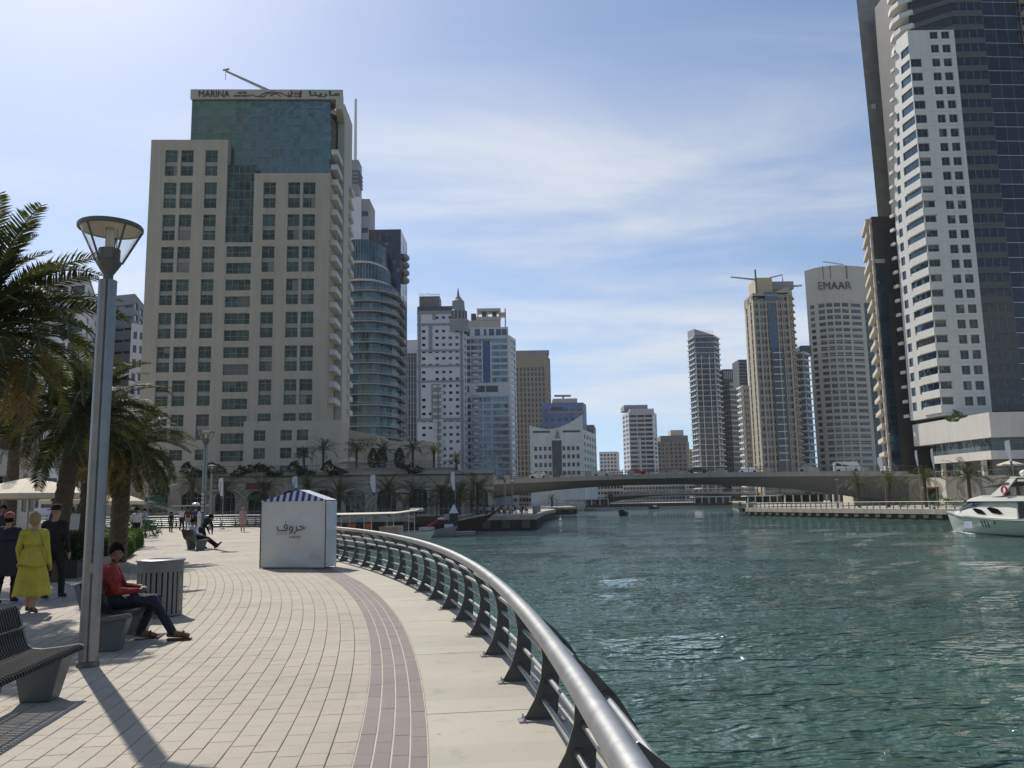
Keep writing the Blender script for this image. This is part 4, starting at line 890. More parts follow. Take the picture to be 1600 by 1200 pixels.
T = tower('glass_slab_tower', 'dark blue glass slab tower with slanted top behind the balcony tower', [(574, 305), (626, 305), (636, 322)], 359, [dict(n=8, wf=.97, hf=.93, sill=.04, recess=.06), dict(n=2, wf=.95, hf=.93, sill=.04, recess=.06)], G('navy_glass', (.02, .035, .06), .3, wav=.15), G('navy_glass_b', (.025, .045, .075), .35, wav=.2), fin=False)
for k in range(4):
    z = zat(398 + 12 * k, 308, 630); q = at(631, 400, 308)
    mb = MB(); mb.ball((q.x - .2, 312, z), (1.9, 4, 1.15), 12, 6); mb.build('rounded_bay', m_grey, T.root, smooth='full')
T.finish(T.stuff)

# --- white and grey tower with the corner turret
Y = 400; T = tower('turret_tower', 'white and grey apartment tower with spired corner turret and roof sign', [(652, Y), (726, Y), (731, Y + 10)], 487, [dict(n=6, wf=.5, hf=.4, sill=.3, fh=3.35, edge=1.6, z0=16, skip=lambda i, k: (i == 1 and (k % 9) < 6) or (i * 7 + k * 3) % 11 == 0), dict(n=1, wf=.5)], m_lgrey, g_dark, fin=False)
a = at(652, 700, Y); b = at(726, 700, Y)
for y in (487, 505, 546, 570, 594, 655): T.ledge((a.x, a.y), (b.x, b.y), zat(y, Y, 690) - 1.1, .35, 1.6 if y in (487, 655) else 1.0, m_grey, 'cornice')
for f0, f1, y0, y1 in ((.25, .33, 508, 546), (.02, .08, 490, 655), (.30, .42, 600, 655), (.42, .5, 600, 740), (.92, .985, 490, 740), (.33, .40, 487, 500)):
    T.ledge((a.x, a.y), (b.x, b.y), zat(y1, Y, 690), .12, zat(y0, Y, 690) - zat(y1, Y, 690), m_grey, 'grey_panel', 0, False, f0, f1)
for k in range(20):                                             # rounded white balconies in the grey bay
    z = zat(606, Y, 690) - 3.35 * k
    if z < 8: break
    for f in (.34, .46):
        mb = MB(); q = V2(a) + (V2(b) - V2(a)) * f; mb.prism([(q.x - .2, q.y), (q.x + .3, q.y - 1.1), (q.x + 2.0, q.y - 1.1), (q.x + 2.5, q.y)], z, z + 1.25); mb.build('balcony', m_balc, T.root)
bx(T, 655, 687, 463, 481, Y + 4, 10, m_grey, 'roof_box'); bx(T, 652, 724, 479, 488, Y + 2.5, 12, m_dgrey, 'roof_box')
for k in range(9): bx(T, 656, 686, 464.5 + k * 1.9, 465.4 + k * 1.9, Y + 3.9, .1, m_dgrey, 'louvre')
lettering('City Premiere', Vector((at(671, 460, Y + 5).x, Y + 5, zat(460.5, Y + 5, 671))), (1, 0, 0), Zv, width=34 * Y / FPX, mat=m_lgrey, parent=T.root, ext=.1)
q = at(716, 480, Y + 3); z_ = lambda y: zat(y, Y + 3, 716)
T.mb('turret', m_grey).lathe([(5.2, z_(520)), (5.2, z_(502)), (4.4, z_(500)), (4.4, z_(487)), (3.4, z_(485)), (3.0, z_(473)), (3.1, z_(471)), (2.2, z_(469)), (1.6, z_(466)), (.7, z_(462)), (.25, z_(452)), (0, z_(449))], (q.x, Y + 3, 0), 12)
for k in range(6):
    an = -PI / 2 + (k - 2.5) * .42; T.mb('turret_window', g_dark).obox((q.x + 4.45 * math.cos(an) - .4, Y + 3 + 4.45 * math.sin(an) - .1, z_(500)), (.8, 0, 0), (0, .2, 0), (0, 0, z_(488) - z_(500))); T.mb('turret_band', m_balc).lathe([(5.3, z_(503)), (5.35, z_(501)), (4.4, z_(500.5))], (q.x, Y + 3, 0), 12)
T.finish(T.stuff + ('turret_window', 'louvre', 'turret_band'))
T = tower('turret_tower_wing', 'lower grey striped wing left of the turret tower', [(632, 408), (656, 407)], 532, [dict(n=5, wf=.55, hf=.9, sill=.05)], m_grey, g_dark, fin=False)
bx(T, 634, 655, 533, 552, 406.6, .5, m_lgrey, 'parapet'); T.finish(T.stuff)

# --- blue glass and white tower with open roof frame
Y = 430; T = tower('blue_white_tower', 'pale tower of blue glass bands with open frame on its roof', [(713, Y + 3), (722, Y), (799, Y), (809, Y + 12)], 527, [dict(n=1, wf=.6, hf=.7, sill=.15, fh=3.45), dict(n=6, wf=.94, hf=.62, sill=.26, fh=3.45, edge=1.2, z0=8, skip=lambda i, k: 28 <= k <= 29, ledge=(.55, .42), lmat=m_white), dict(n=1, wf=.7, hf=.6)], m_lgrey, g_sky, fin=False)
a, b = at(722, 700, Y), at(799, 700, Y); pa, pb = (a.x, a.y), (b.x, b.y)
for f0, f1, y0, y1, mt in ((.445, .60, 533, 598, G('blue_glass_strip', (.03, .07, .16), .4)), (.0, .012, 533, 740, m_white), (.19, .2, 533, 740, m_white), (.60, .625, 533, 740, m_white), (.42, .445, 533, 740, m_white), (.96, .99, 527, 740, m_white)):
    T.ledge(pa, pb, zat(y1, Y, 760), .65, zat(y0, Y, 760) - zat(y1, Y, 760), mt, 'pier', 0, False, f0, f1)
T.ledge(pa, pb, zat(619, Y, 760), .7, zat(600, Y, 760) - zat(619, Y, 760), m_white, 'plant_band')
for f0, f1 in ((.0, .16), (.3, .48), (.5, .75)): T.ledge(pa, pb, zat(613, Y, 760), .75, zat(603, Y, 760) - zat(613, Y, 760), m_dgrey, 'louvre', 0, False, f0, f1)
bx(T, 724, 794, 512, 528, Y + 2, 14, m_white, 'penthouse')
for x in (726, 742, 756, 764, 775, 784): bx(T, x, x + 8 if x != 756 else x + 4, 514, 526, Y + 1.9, .2, g_blue, 'penthouse_window')
bx(T, 741, 782, 500, 513, Y + 3, 10, m_cream, 'plant_room'); 
for x in (745.5, 761, 779, 788.5): bx(T, x, x + 2, 482, 512, Y + 2.6, 1.5, m_cream, 'roof_frame')
bx(T, 745, 782, 482, 486, Y + 2.5, 9, m_cream, 'roof_frame'); bx(T, 744, 783, 495, 500, Y + 2.4, 2, m_cream, 'roof_frame'); bx(T, 780, 790.5, 488, 491, Y + 2.5, 9, m_cream, 'roof_frame')
for x in (753, 769): bx(T, x, x + 7, 487, 499, Y + 6, 4, m_dgrey, 'cooling_unit')
bx(T, 736, 744, 490, 500, Y + 5, 5, g_dark, 'cooling_unit'); bx(T, 730, 745, 501, 513, Y + 4, 6, m_cream, 'plant_room')
for k in range(21):                                             # stacked white balcony corners
    z = 8.5 + 3.45 * k + .5
    if 27 <= k <= 30: continue
    mb = MB(); q = V2(a) + (V2(b) - V2(a)) * .22; mb.prism([(q.x, q.y), (q.x + .6, q.y - 1.6), (q.x + 3.0, q.y - 1.6), (q.x + 3.4, q.y)], z, z + 1.1); mb.build('balcony', m_white, T.root)
T.finish(T.stuff + ('penthouse_window', 'cooling_unit'))

# --- brown tower
tower('brown_tower', 'brown stone tower with narrow vertical window strips behind the blue one', [(800, 560), (856, 560), (863, 585)], 553, [dict(n=9, wf=.5, hf=.72, sill=.14, fh=3.5, top=9, edge=.6), dict(n=3, wf=.5, hf=.6)], m_brown, g_dark)
T = Tower('roof_screen', 'grey screen parapet crowning the brown tower', (at(830, 548, 562).x, 566, zat(554, 560, 830)), cat='roof screen'); bx(T, 803, 858, 548, 554, 562, 12, m_grey, 'screen'); T.finish()

# --- white hotel with the swooping parapet, and the blue fronted block behind it
Y = 330; T = tower('swoop_roof_hotel', 'white hotel block with concave swooping parapet and dark central strip', [(828, Y), (912, Y), (932, Y + 30)], 672, [dict(n=10, wf=.62, hf=.5, sill=.28, fh=3.0, edge=1.4, z0=8, top=6, skip=lambda i, k: i in (4, 5)), dict(n=5, wf=.5, hf=.55, fh=3.0, z0=8)], m_white, g_dark, fin=False, zb=0)
a, b = at(828, 700, Y), at(912, 700, Y); n = 14; zt_ = T.ztop
for i in range(n):
    t0, t1 = i / n, (i + 1) / n; h = lambda t: (4.2 * abs(2 * t - .82) ** 1.7 + .4) * (1 if t > .41 else .55); x0, x1 = a.x + (b.x - a.x) * t0, a.x + (b.x - a.x) * t1
    T.mb('parapet', m_white).add([(x0, Y - .15, zt_ - .4), (x1, Y - .15, zt_ - .4), (x1, Y - .15, zt_ + h(t1)), (x0, Y - .15, zt_ + h(t0)), (x0, Y + .6, zt_ - .4), (x1, Y + .6, zt_ - .4), (x1, Y + .6, zt_ + h(t1)), (x0, Y + .6, zt_ + h(t0))], [(0, 1, 2, 3), (4, 7, 6, 5), (3, 2, 6, 7)])
T.ledge((a.x, a.y), (b.x, b.y), 8, .1, zat(688, Y, 868) - 8, g_dark, 'central_glass', 0, False, .41, .59); T.ledge((a.x, a.y), (b.x, b.y), zat(676, Y, 868), .05, 1.2, g_dark, 'top_window', 0, False, .06, .38); T.ledge((a.x, a.y), (b.x, b.y), zat(676, Y, 868), .05, 1.2, g_dark, 'top_window', 0, False, .62, .94)
mb = MB(); q = at(871, 679, Y - .3)
for s_ in (-1, 0, 1): mb.tube([(q.x + s_ * .7, Y - .3, q.z - .9), (q.x + s_ * .35, Y - .3, q.z + (1.6 if s_ == 0 else .9))], .13, 4)
mb.obox((q.x - 1.1, Y - .35, q.z - 1.3), (2.2, 0, 0), (0, .1, 0), (0, 0, .3)); mb.build('emblem', m_dgrey, T.root)
T.finish(T.stuff)
m_bill = M('billboard_blue', (.13, .19, .36), .5, var=.5, scale=.35)
T = tower('billboard_block', 'block with blue printed billboard front and plant room on top', [(848, 385), (913, 385), (918, 395)], 630, [dict(n=6, wf=.5, hf=.35, fh=4), None], m_bill, g_blue, fin=False); bx(T, 864, 902, 623, 633, 388, 10, m_cream, 'plant_room'); bx(T, 862, 880, 636, 641, 384.7, .3, m_dgrey, 'panel'); bx(T, 856, 912, 642, 647, 384.6, .4, m_grey, 'band')
mb = T.mb('roof_crane', m_grey); mb.tube([at(880, 623, 390), at(880, 619, 390)], .4, 5); mb.tube([at(866, 618.5, 390), at(892, 618.5, 390)], .5, 5); T.finish(T.stuff)
tower('apartment_block', 'narrow grey apartment slab beside the swoop roofed hotel', [(912, 400), (929, 400), (932, 420)], 664, [dict(n=4, wf=.5, hf=.5), None], m_grey, g_dark)

# --- middle distance
tower('far_block', 'small pale far block in the gap at the canal end', [(936, 760), (964, 760), (967, 775)], 706, [dict(n=5, wf=.6, hf=.5), None], m_lgrey, g_sky)
T = tower('banded_tower', 'grey tower with dark horizontal bands standing alone at the canal end', [(974, 640), (984, 622), (1022, 622), (1028, 640)], 648, [dict(n=2, wf=.7, hf=.6, glass=g_dark), dict(n=3, wf=.92, hf=.55, sill=.25, ledge=(.6, .5), lmat=m_lgrey), dict(n=1, wf=.6)], m_lgrey, g_dark, fin=False); bx(T, 984, 1022, 639, 649, 622.5, 20, m_lgrey, 'crown'); bx(T, 975, 1012, 633, 641, 630, 20, m_grey, 'crown'); a, b = T.C[1], T.C[2]; T.ledge((a.x, a.y), (b.x, b.y), 0, .8, T.ztop - 20, m_lgrey, 'pier', 0, False, .38, .46); T.finish(T.stuff)
T = tower('stepped_tower', 'brown grey stepped tower right of the banded tower', [(1027, 700), (1045, 698), (1073, 698), (1077, 712)], 690, [dict(n=3, wf=.5, hf=.5), dict(n=4, wf=.5, hf=.55), None], M('tower_taupe', (.2, .175, .155), .8), g_dark, fin=False); bx(T, 1032, 1075, 681, 692, 703, 16, M('tower_taupe'), 'upper_wall'); bx(T, 1048, 1068, 672, 682, 705, 12, m_cream, 'plant_room'); T.finish(T.stuff)
tower('far_block', 'slim yellow far block left of the slanted top tower', [(1076, 800), (1087, 800)], 702, [dict(n=2, wf=.5, hf=.5)], M('tower_yellow', (.45, .36, .2), .8), g_dark)
# --- slanted roof tower
Y = 520; T = tower('slant_top_tower', 'dark blue grey tower with slanted top and pale balcony edges', [(1083, Y + 14), (1094, Y), (1124, Y), (1132, Y + 10)], 530, [dict(n=3, wf=.8, hf=.55, sill=.3, ledge=(1.0, .7), lmat=m_lgrey), dict(n=7, wf=.7, hf=.6, sill=.2, ledge=(.15, .3), lmat=m_lgrey), dict(n=2, wf=.8, hf=.55, ledge=(1.0, .7), lmat=m_lgrey)], m_dgrey, g_blue, fin=False)
C = T.C; zt_ = T.ztop; P = [(C[0].x, C[0].y), (C[1].x, C[1].y - .3), (C[2].x, C[2].y - .3), (C[3].x, C[3].y), (C[3].x * 1.03, C[3].y * 1.03), (C[0].x * 1.03, C[0].y * 1.03)]; T.mb('crown', m_grey).prism(P, zt_ - .3, zt_, 0, 0, [zat(511, Y, 1086), zat(514, Y, 1090), zat(524, Y, 1130), zat(527, Y, 1140), zat(527, Y, 1140), zat(511, Y, 1086)])
for f0, f1, y1 in ((.27, .31, 540), (.69, .73, 540), (.0, .02, 535), (.98, 1, 535)): T.ledge((C[1].x, C[1].y), (C[2].x, C[2].y), 0, .5, zat(y1 + 15, Y, 1110), m_lgrey, 'pier', 0, False, f0, f1)
for k in range(12): T.ledge((C[1].x, C[1].y - .3), (C[2].x, C[2].y - .3), zt_, .12, 3.0, m_lgrey, 'crown_rib', 0, False, k / 12 + .02, k / 12 + .04)
T.finish(T.stuff + ('crown_rib',))
T = tower('curved_tower', 'grey gridded tower with dark crown behind the slanted one', [(1129, 548), (1146, 540), (1159, 545)], 600, [dict(n=4, wf=.7, hf=.5, ledge=(.3, .5), lmat=m_lgrey), dict(n=4, wf=.7, hf=.5, ledge=(.3, .5), lmat=m_lgrey)], m_grey, g_dark, fin=False); bx(T, 1130, 1156, 577, 601, 546, 14, m_dgrey, 'crown')
for k in range(9): bx(T, 1131 + k * 2.8, 1132 + k * 2.8, 580, 592, 545.8, .3, m_lgrey, 'crown_rib')
T.finish(T.stuff + ('crown_rib',))
T = tower('balcony_slab', 'white balcony slab with pale blue glass squeezed beside the gold tower', [(1159, 470), (1166, 462), (1179, 462)], 605, [dict(n=2, wf=.9, hf=.5, glass=g_sky, ledge=(1.2, 1.0), lmat=m_white), dict(n=3, wf=.4, hf=.5)], m_cream, g_dark, fin=False); bx(T, 1155, 1168, 562, 606, 474, 14, m_dgrey, 'upper_wall')
for k in range(8): bx(T, 1154, 1166, 566 + k * 5, 567.5 + k * 5, 472.5, 1, m_grey, 'ledge')
T.finish(T.stuff)
# --- gold and blue tower with cranes
Y = 400; T = tower('gold_tower', 'gold and blue glass tower with slanted crown and roof cranes', [(1176, Y + 16), (1190, Y), (1247, Y), (1254, Y + 10)], 470, [dict(n=2, wf=.35, hf=.9, sill=.05, glass=g_dark), dict(n=8, wf=.8, hf=.6, sill=.22, fh=3.5, ledge=(.7, .4), lmat=m_tan, edge=.5), dict(n=2, wf=.6, hf=.55, ledge=(.9, .8), lmat=m_tan)], m_tan, g_blue, fin=False)
C = T.C; a, b = (C[1].x, C[1].y), (C[2].x, C[2].y)
T.box([(C[0].x, C[0].y), a, b, (C[3].x, C[3].y), (C[3].x * 1.04, C[3].y * 1.04), (C[0].x * 1.04, C[0].y * 1.04)], T.ztop - 1, T.ztop, m_tan, 'crown', [zat(475, Y, 1170), zat(468, Y, 1185), zat(448, Y, 1246), zat(448, Y, 1252), zat(448, Y, 1250), zat(470, Y, 1172)])
for f0, f1, y0, y1, mt, d in ((.34, .7, 456, 474, g_blue, .5), (.40, .62, 476, 545, g_blue, .8), (.13, .17, 470, 740, m_tan, .85), (.33, .36, 470, 740, m_tan, .85), (.64, .67, 470, 740, m_tan, .85), (.78, .80, 470, 740, m_tan, .85), (.42, .80, 548, 740, g_dark, .78), (.95, .99, 460, 740, m_tan, .85)):
    T.ledge(a, b, zat(y1, Y, 1215), d, zat(y0, Y, 1215) - zat(y1, Y, 1215), mt, 'pier' if mt == m_tan else 'glass_strip', 0, False, f0, f1)
for k in range(16): T.ledge(a, b, zat(552 + 11.2 * k, Y, 1215), .9, .45, m_lgrey, 'ledge', 0, False, .46, .72)
bx(T, 1183, 1207, 434, 470, Y + 6, 14, M('crown_gold', (.52, .42, .26), .7), 'crown_wall'); bx(T, 1180.5, 1182.5, 421, 462, Y + 5, 1, m_dgrey, 'crane_mast'); bx(T, 1205, 1240, 440, 452, Y + 8, 10, m_grey, 'crown_wall')
mb = T.mb('crane_arm', M('crane_grey')); mb.tube([at(1142, 433, Y + 6), at(1181, 437, Y + 6)], [.35, .5], 5); mb.tube([at(1203, 434, Y + 8), at(1222, 429.5, Y + 8), at(1223, 440, Y + 8)], .35, 5); mb.tube([at(1232, 448, Y + 10), at(1253, 446, Y + 6)], .5, 5)
T.finish(T.stuff)
T = tower('round_glass_tower', 'rounded pale blue balcony tower between the gold tower and the lettered one', [(1250, 432), (1256, 424), (1264, 422), (1273, 428)], 553, [dict(n=2, wf=.9, hf=.55, ledge=(.9, .7), lmat=m_lgrey)] * 3, m_grey, g_sky, fin=False); bx(T, 1252, 1268, 540, 556, 430, 10, m_dgrey, 'crown'); T.finish(T.stuff)

# --- lettered cream tower (shallow curved front)
Y = 450; pts = [(1276, Y + 6), (1293, Y + 2), (1306, Y), (1318, Y - 1), (1331, Y - 1), (1344, Y), (1364, Y + 2), (1382, Y + 5), (1400, Y + 8)]
zc_ = zat(472, Y, 1310); nrow = 27
fs = [dict(n=1, wf=.45, hf=.6, sill=.2, fh=3.42)] + [dict(n=1, wf=.84, hf=.64, sill=.18, fh=3.42, single=True, style='mull', edge=.1)] * 4 + [dict(n=1, wf=.82, hf=.58, sill=.2, fh=3.42, single=True, style='wide', edge=.15), dict(n=1, wf=.62, hf=.98, sill=.01, fh=3.42, glass=g_green), None]
for f in fs[:-1]: f['z1'] = zc_; f['z0'] = 8
T = tower('lettered_tower', 'cream curved tower with black EMAAR lettering under its blank crown', pts, 424, fs, m_cream, G('grey_teal_glass', (.045, .06, .065), .3, wav=.4), fin=False)
C = T.C; T.box([(c.x, c.y + .05) for c in C] + [(C[-1].x * 1.04, C[-1].y * 1.04), (C[0].x * 1.04, C[0].y * 1.04)], T.ztop - .2, T.ztop, m_cream, 'crown', [zat(y, Y, 1310) for y in (418, 416.5, 416, 415.5, 415, 415, 415, 415, 415.5)] + [zat(416, Y, 1310)] * 2)
for i in (2, 3, 5): T.ledge((C[i].x, C[i].y), (C[i + 1].x, C[i + 1].y), zat(436, Y, 1310), .06, zat(415.5, Y, 1310) - zat(436, Y, 1310), M('crown_slot', (.16, .14, .11), .8), 'crown_slot', 0, False, -.06, .06)
for i in range(1, 6):
    for k in range(0, nrow + 1): T.ledge((C[i].x, C[i].y), (C[i + 1].x, C[i + 1].y), 8 + (zc_ - 8) * k / nrow - .1, .25, .3, m_cream, 'ledge')
for k in range(nrow):
    z = 8 + (zc_ - 8) * k / nrow; q = C[7]; mb = MB(); mb.obox((q.x + .5, q.y - .6, z), (3.2, 0, 0), (0, 1.2, 0), (0, 0, 1.2)); mb.build('balcony', m_cream, T.root)
u = (V2(C[5]) - V2(C[2])).normalized(); p = V2(C[3]) * .45 + V2(C[4]) * .55; lettering('EMAAR', Vector((p.x - .8, p.y - .5, zat(447, Y, 1314))), u, Zv, width=53 * Y / FPX, height=12.5 * Y / FPX, mat=m_letter, parent=T.root, ext=.15)
mb = T.mb('roof_crane', M('crane_grey')); mb.tube([at(1286, 409, Y + 8), at(1318, 413.5, Y + 8)], .35, 5); T.finish(T.stuff)

# --- fin tower in front of it
Y = 197; T = tower('fin_tower', 'dark stone fin tower with blue glass strip and pale balcony edge', [(1382, Y + 12), (1391, Y), (1440, Y)], 362, [dict(n=1, wf=.5, hf=.5, ledge=(1.4, 1.0), lmat=m_cream), dict(n=1, wf=.01, hf=.01)], M('fin_stone', (.075, .066, .058), .6, var=.35, scale=.35, streak=.3), g_dark, fin=False); C = T.C
a, b = (C[1].x, C[1].y), (C[2].x, C[2].y); curt = G('fin_blue_glass', (.05, .09, .14), .45, wav=.3)
for k in range(30): T.ledge(a, b, 3 + k * (zat(411, Y, 1380) - 3) / 30, .1, (zat(411, Y, 1380) - 3) / 30 - .15, curt, 'glass_strip', 0, False, .02, .3)
T.ledge(a, b, zat(411, Y, 1380), .2, 1.0, m_cream, 'ledge', 0, False, 0, .32); T.ledge((C[1].x - .8, C[1].y), b, 0, .5, zat(350, Y, 1365), m_cream, 'white_fin', 0, False, 0, .05)
T.finish(T.stuff + ('glass_strip',))
# --- towers across the promenade, behind the viewer, mirrored in the hotel glass
for x0, x1, y0, hgt, mt, lb in ((-150, -112, -95, 255, m_cream, 'cream tower across the promenade mirrored in the hotel glass'), (-95, -62, -120, 150, m_white, 'white tower across the promenade mirrored in the hotel windows'), (-215, -180, -100, 290, m_tan, 'far tan tower across the promenade mirrored at the hotel left edge'), (-172, -156, -90, 210, m_white, 'very tall white tower across the promenade mirrored in the hotel glass top'), (-20, 14, -140, 110, m_tan, 'tan tower behind the promenade mirrored in the upper hotel glass'), (45, 80, -110, 135, m_lgrey, 'light grey tower mirrored in the right hand glass flank')):
    T = Tower('mirrored_tower', lb, ((x0 + x1) / 2, y0 - 12, 0), group='towers mirrored in the glass')
    T.face((x1, y0), (x0, y0), 0, hgt, grid(x1 - x0, 6, hgt - 3, 3.6, 7, .7, .55), mt, g_dark, .3); T.box([(x0, y0 - 25), (x1, y0 - 25), (x1, y0 - .4), (x0, y0 - .4)], 0, hgt - .1, mt, 'block'); T.finish(('window',))
# ================================================================== RIGHT HAND TOWER GROUP
m_rw = M('tower_white_panel', (.68, .66, .60), .7, var=.05, scale=.2, streak=.08); m_rdark = M('tower_dark_tile', (.30, .275, .245), .55, var=.3, scale=.3, bump=.1, bscale=2)
g_rd = G('smoked_glass', (.012, .014, .018), .10, wav=.25, wscale=.4); g_rb = G('blue_black_glass', (.016, .019, .025), .2, wav=.2); m_rband = M('bronze_band', (.10, .097, .092), .55, var=.08)
Yw = 180.0; K0 = at(1472, 640, Yw); K1 = at(1550, 641, Yw); KB = at(1422, 649, 191.7)
z0w, z1w = Zp(643, Yw, 1500), Zp(47, Yw, 1450); nfw = 26; fw = (z1w - z0w) / nfw; Wf = ln(K0, K1); ub = (V2(KB) - V2(K0)).normalized(); DB = ln(K0, KB)
T = Tower('white_panel_tower', 'tall tower with white panelled block, square windows and dark glass flank', (K0.x + 8, Yw + 12, 5), group='towers around the marina')
H = []
for k in range(nfw):
    z = z0w + fw * k + fw * .36; h_ = fw * .58
    H += [(.475 * Wf, .645 * Wf, z, z + h_, 'mull'), (.72 * Wf, .895 * Wf, z, z + h_, 'mull')] if k < nfw else []
    if k < nfw - 2: H.append((.0 * Wf + .02, .245 * Wf, z, z + h_, 'mull'))
T.face((K0.x, K0.y), (K1.x, K1.y), z0w, z1w, H, m_rw, g_rd, .3, True, m_frame, m_spandrel)
# panel joints as thin grooves proud lines
for k in range(nfw + 1): T.ledge((K0.x, K0.y), (K1.x, K1.y), z0w + fw * k + fw * .15, .012, .035, M('panel_joint', (.3, .29, .26), .9), 'panel_joint', 0, False, .25 if k < nfw else 0, 1)
# left face: gets shallower towards the top
def bdepth(z):
    t = (z - z0w) / (z1w - z0w); return DB * (1.0 - .10 * t - .05 * t * t) if t < .5 else DB * max(.2, (.9375 - 1.42 * (t - .5) ** 1.35))
for k in range(nfw):
    za, zb_ = z0w + fw * k, z0w + fw * (k + 1); d0, d1 = bdepth(za), bdepth(zb_); q = lambda d: (K0.x + ub.x * d, K0.y + ub.y * d)
    zs, ze = za + fw * .36, za + fw * .94; dm = (d0 + d1) / 2; pb, p0 = q(d1), (K0.x, K0.y); Ls = ln(pb, p0); holes = []
    if Ls > 2.5 and k < nfw - 1: holes.append((max(.6, Ls - Ls * .62), Ls - .03, zs, ze, 'mull'))
    if Ls > 7.5: holes.append((Ls * .10, Ls * .24, zs, ze, 'plain'))
    T.face(pb, p0, za, zb_, holes, m_rw, g_blue, .25, True, m_frame, m_spandrel)
    T.mb('wall', m_rw).quad((*q(d1), za), (*q(d1 + .01), za), (*q(d1 + .01), zb_), (*q(d1), zb_))
    if d0 > d1 + .01: T.mb('wall', m_rw).add([(*q(d0), za), (*q(d1), za), (*q(d1), zb_)], [(0, 1, 2)])
    if k < 16:                                                   # corner balconies with solid white fronts
        mb = MB(); n_ = Vector((ub.y, -ub.x, 0)) * -1; fr_ = Vector((0, -1, 0)); a = Vector((K0.x, K0.y, za - .15)); hh = fw * .5; lf = min(Ls * .55, 6); lx = Vector((-1, 0, 0)) * .38
        mb.obox(a + Vector((-.38, -.38, 0)), (Wf * .27 + .38, 0, 0), (0, .38, 0), (0, 0, hh)); mb.obox(a + Vector((-.38, 0, 0)), (.38, 0, 0), ub * lf, (0, 0, hh)); mb.build('balcony', m_rw, T.root)
    # small ledges beyond the back edge
    mb = T.mb('ledge', m_rw); p = Vector((*q(d1 + .3), za)); mb.obox(p, (-.55, 0, 0), ub * 1.4, (0, 0, .7))
T.box([(K0.x + .32, K0.y + .33), (K1.x - .01, K1.y + .33), (K1.x - .01, K1.y + 9), (K0.x + .32, K0.y + 3)], z0w, z1w - .5, m_spandrel, 'core'); T.box([(K0.x + .02, K0.y + .02), (K1.x - .02, K1.y + .02), (K1.x - .02, K1.y + 8), (K0.x + .02, K0.y + 2.4)], z1w - .4, z1w - .05, m_rw, 'roof'); T.box([(K0.x, K0.y), (KB.x, KB.y), (KB.x + 8, KB.y), (K1.x, K1.y)][::-1], z0w - .8, z0w, m_rw, 'soffit')
# dark glass flank to the right, with bronze bands, then blue black glass with bright lines
R0, R1, R2 = (K1.x, K1.y + .25), (K1.x + 7.2, K1.y + .25), (K1.x + 24, K1.y + 1.2); ztt = 128; nn_ = int((ztt - z0w) / fw)
for k in range(nn_):
    za = z0w + fw * k; T.mb('flank_glass', g_rd).quad((*R0, za + fw * .42), (*R1, za + fw * .42), (*R1, za + fw), (*R0, za + fw)); T.ledge(R0, R1, za, .12, fw * .42, m_rband, 'band')
    for j in range(1, 4): T.mb('flank_mullion', m_frame).obox((R0[0] + 1.8 * j, R0[1] - .06, za + fw * .42), (.07, 0, 0), (0, .06, 0), (0, 0, fw * .58))
    for j in range(6):
        me = win_mesh(2.8, fw - .12, 'curtain', [g_rb, m_frame]); inst('glass_panel', me, T.root, Vector((R1[0] + 2.8 * j, R1[1] + .16 * j, za + .1)) - T.org, Matrix.Rotation(random.gauss(0, .004) + .057, 3, 'Z'))
    T.ledge(R1, R2, za, .12, .10, M('bright_trim', (.6, .6, .6), .35, .8), 'trim')
T.box([R0, R1, R2, (R2[0], R2[1] + 20), (R0[0] - 10, R2[1] + 20), (R0[0] - 10, R0[1] + 9.2), (R0[0], R0[1] + 9.2)], z0w, ztt, m_spandrel, 'core2') if False else T.box([(R0[0] + .05, R0[1] + .3), (R1[0], R1[1] + .3), (R2[0], R2[1] + .3), (R2[0], R2[1] + 20), (R0[0] - 8, R2[1] + 20), (R0[0] - 8, R0[1] + 10), (R0[0] + .05, R0[1] + 10)], 6, ztt, M('core_dark', (.10, .092, .082), .6, var=.2, scale=.3), 'core')
# glass continues above the white block, with curved balconies
G0 = (K0.x + 3.5, Yw + 5.5)
for k in range(8):
    za = z1w + fw * k; T.mb('flank_glass', g_rd).quad((*G0, za + fw * .35), (R0[0], R0[1], za + fw * .35), (R0[0], R0[1], za + fw), (*G0, za + fw)); T.mb('band', m_rband).obox((G0[0], G0[1] - .15, za), (R0[0] - G0[0], R0[1] - G0[1], 0), (0, .2, 0), (0, 0, fw * .35))
    mb = MB(); c = Vector((K0.x + 2.2, Yw + 7.5, za)); P = [(c.x - .6, c.y + 4), (c.x - 1.2, c.y + 1.5), (c.x - .6, c.y - 1.2), (c.x + 1.4, c.y - 3.0), (c.x + 3.4, c.y - 2.2), (c.x + 3.4, c.y + 4)]; mb.prism(P, za, za + 1.2); mb.build('balcony', m_rw, T.root)
# sand balconies at the far right
for k in range(26):
    za = z0w + fw * (k + 14)
    if za > ztt: break
    mb = MB(); mb.obox((R2[0] - 7.5, R2[1] - 2.2, za), (9, .6, 0), (0, 1.6, 0), (0, 0, .9)); mb.build('balcony', m_cream, T.root); T.mb('balcony_window', g_dark).obox((R2[0] - 7.5, R2[1] - .55, za + .9), (9, .6, 0), (0, .05, 0), (0, 0, fw - 1.1))
T.mb('balcony_wall', m_tan).obox((R2[0] - 7.6, R2[1] - .5, z0w + fw * 14), (9.2, .6, 0), (0, .1, 0), (0, 0, ztt - z0w - fw * 14))
T.finish(('ledge', 'panel_joint', 'flank_glass', 'flank_mullion', 'band', 'trim', 'balcony_window'))
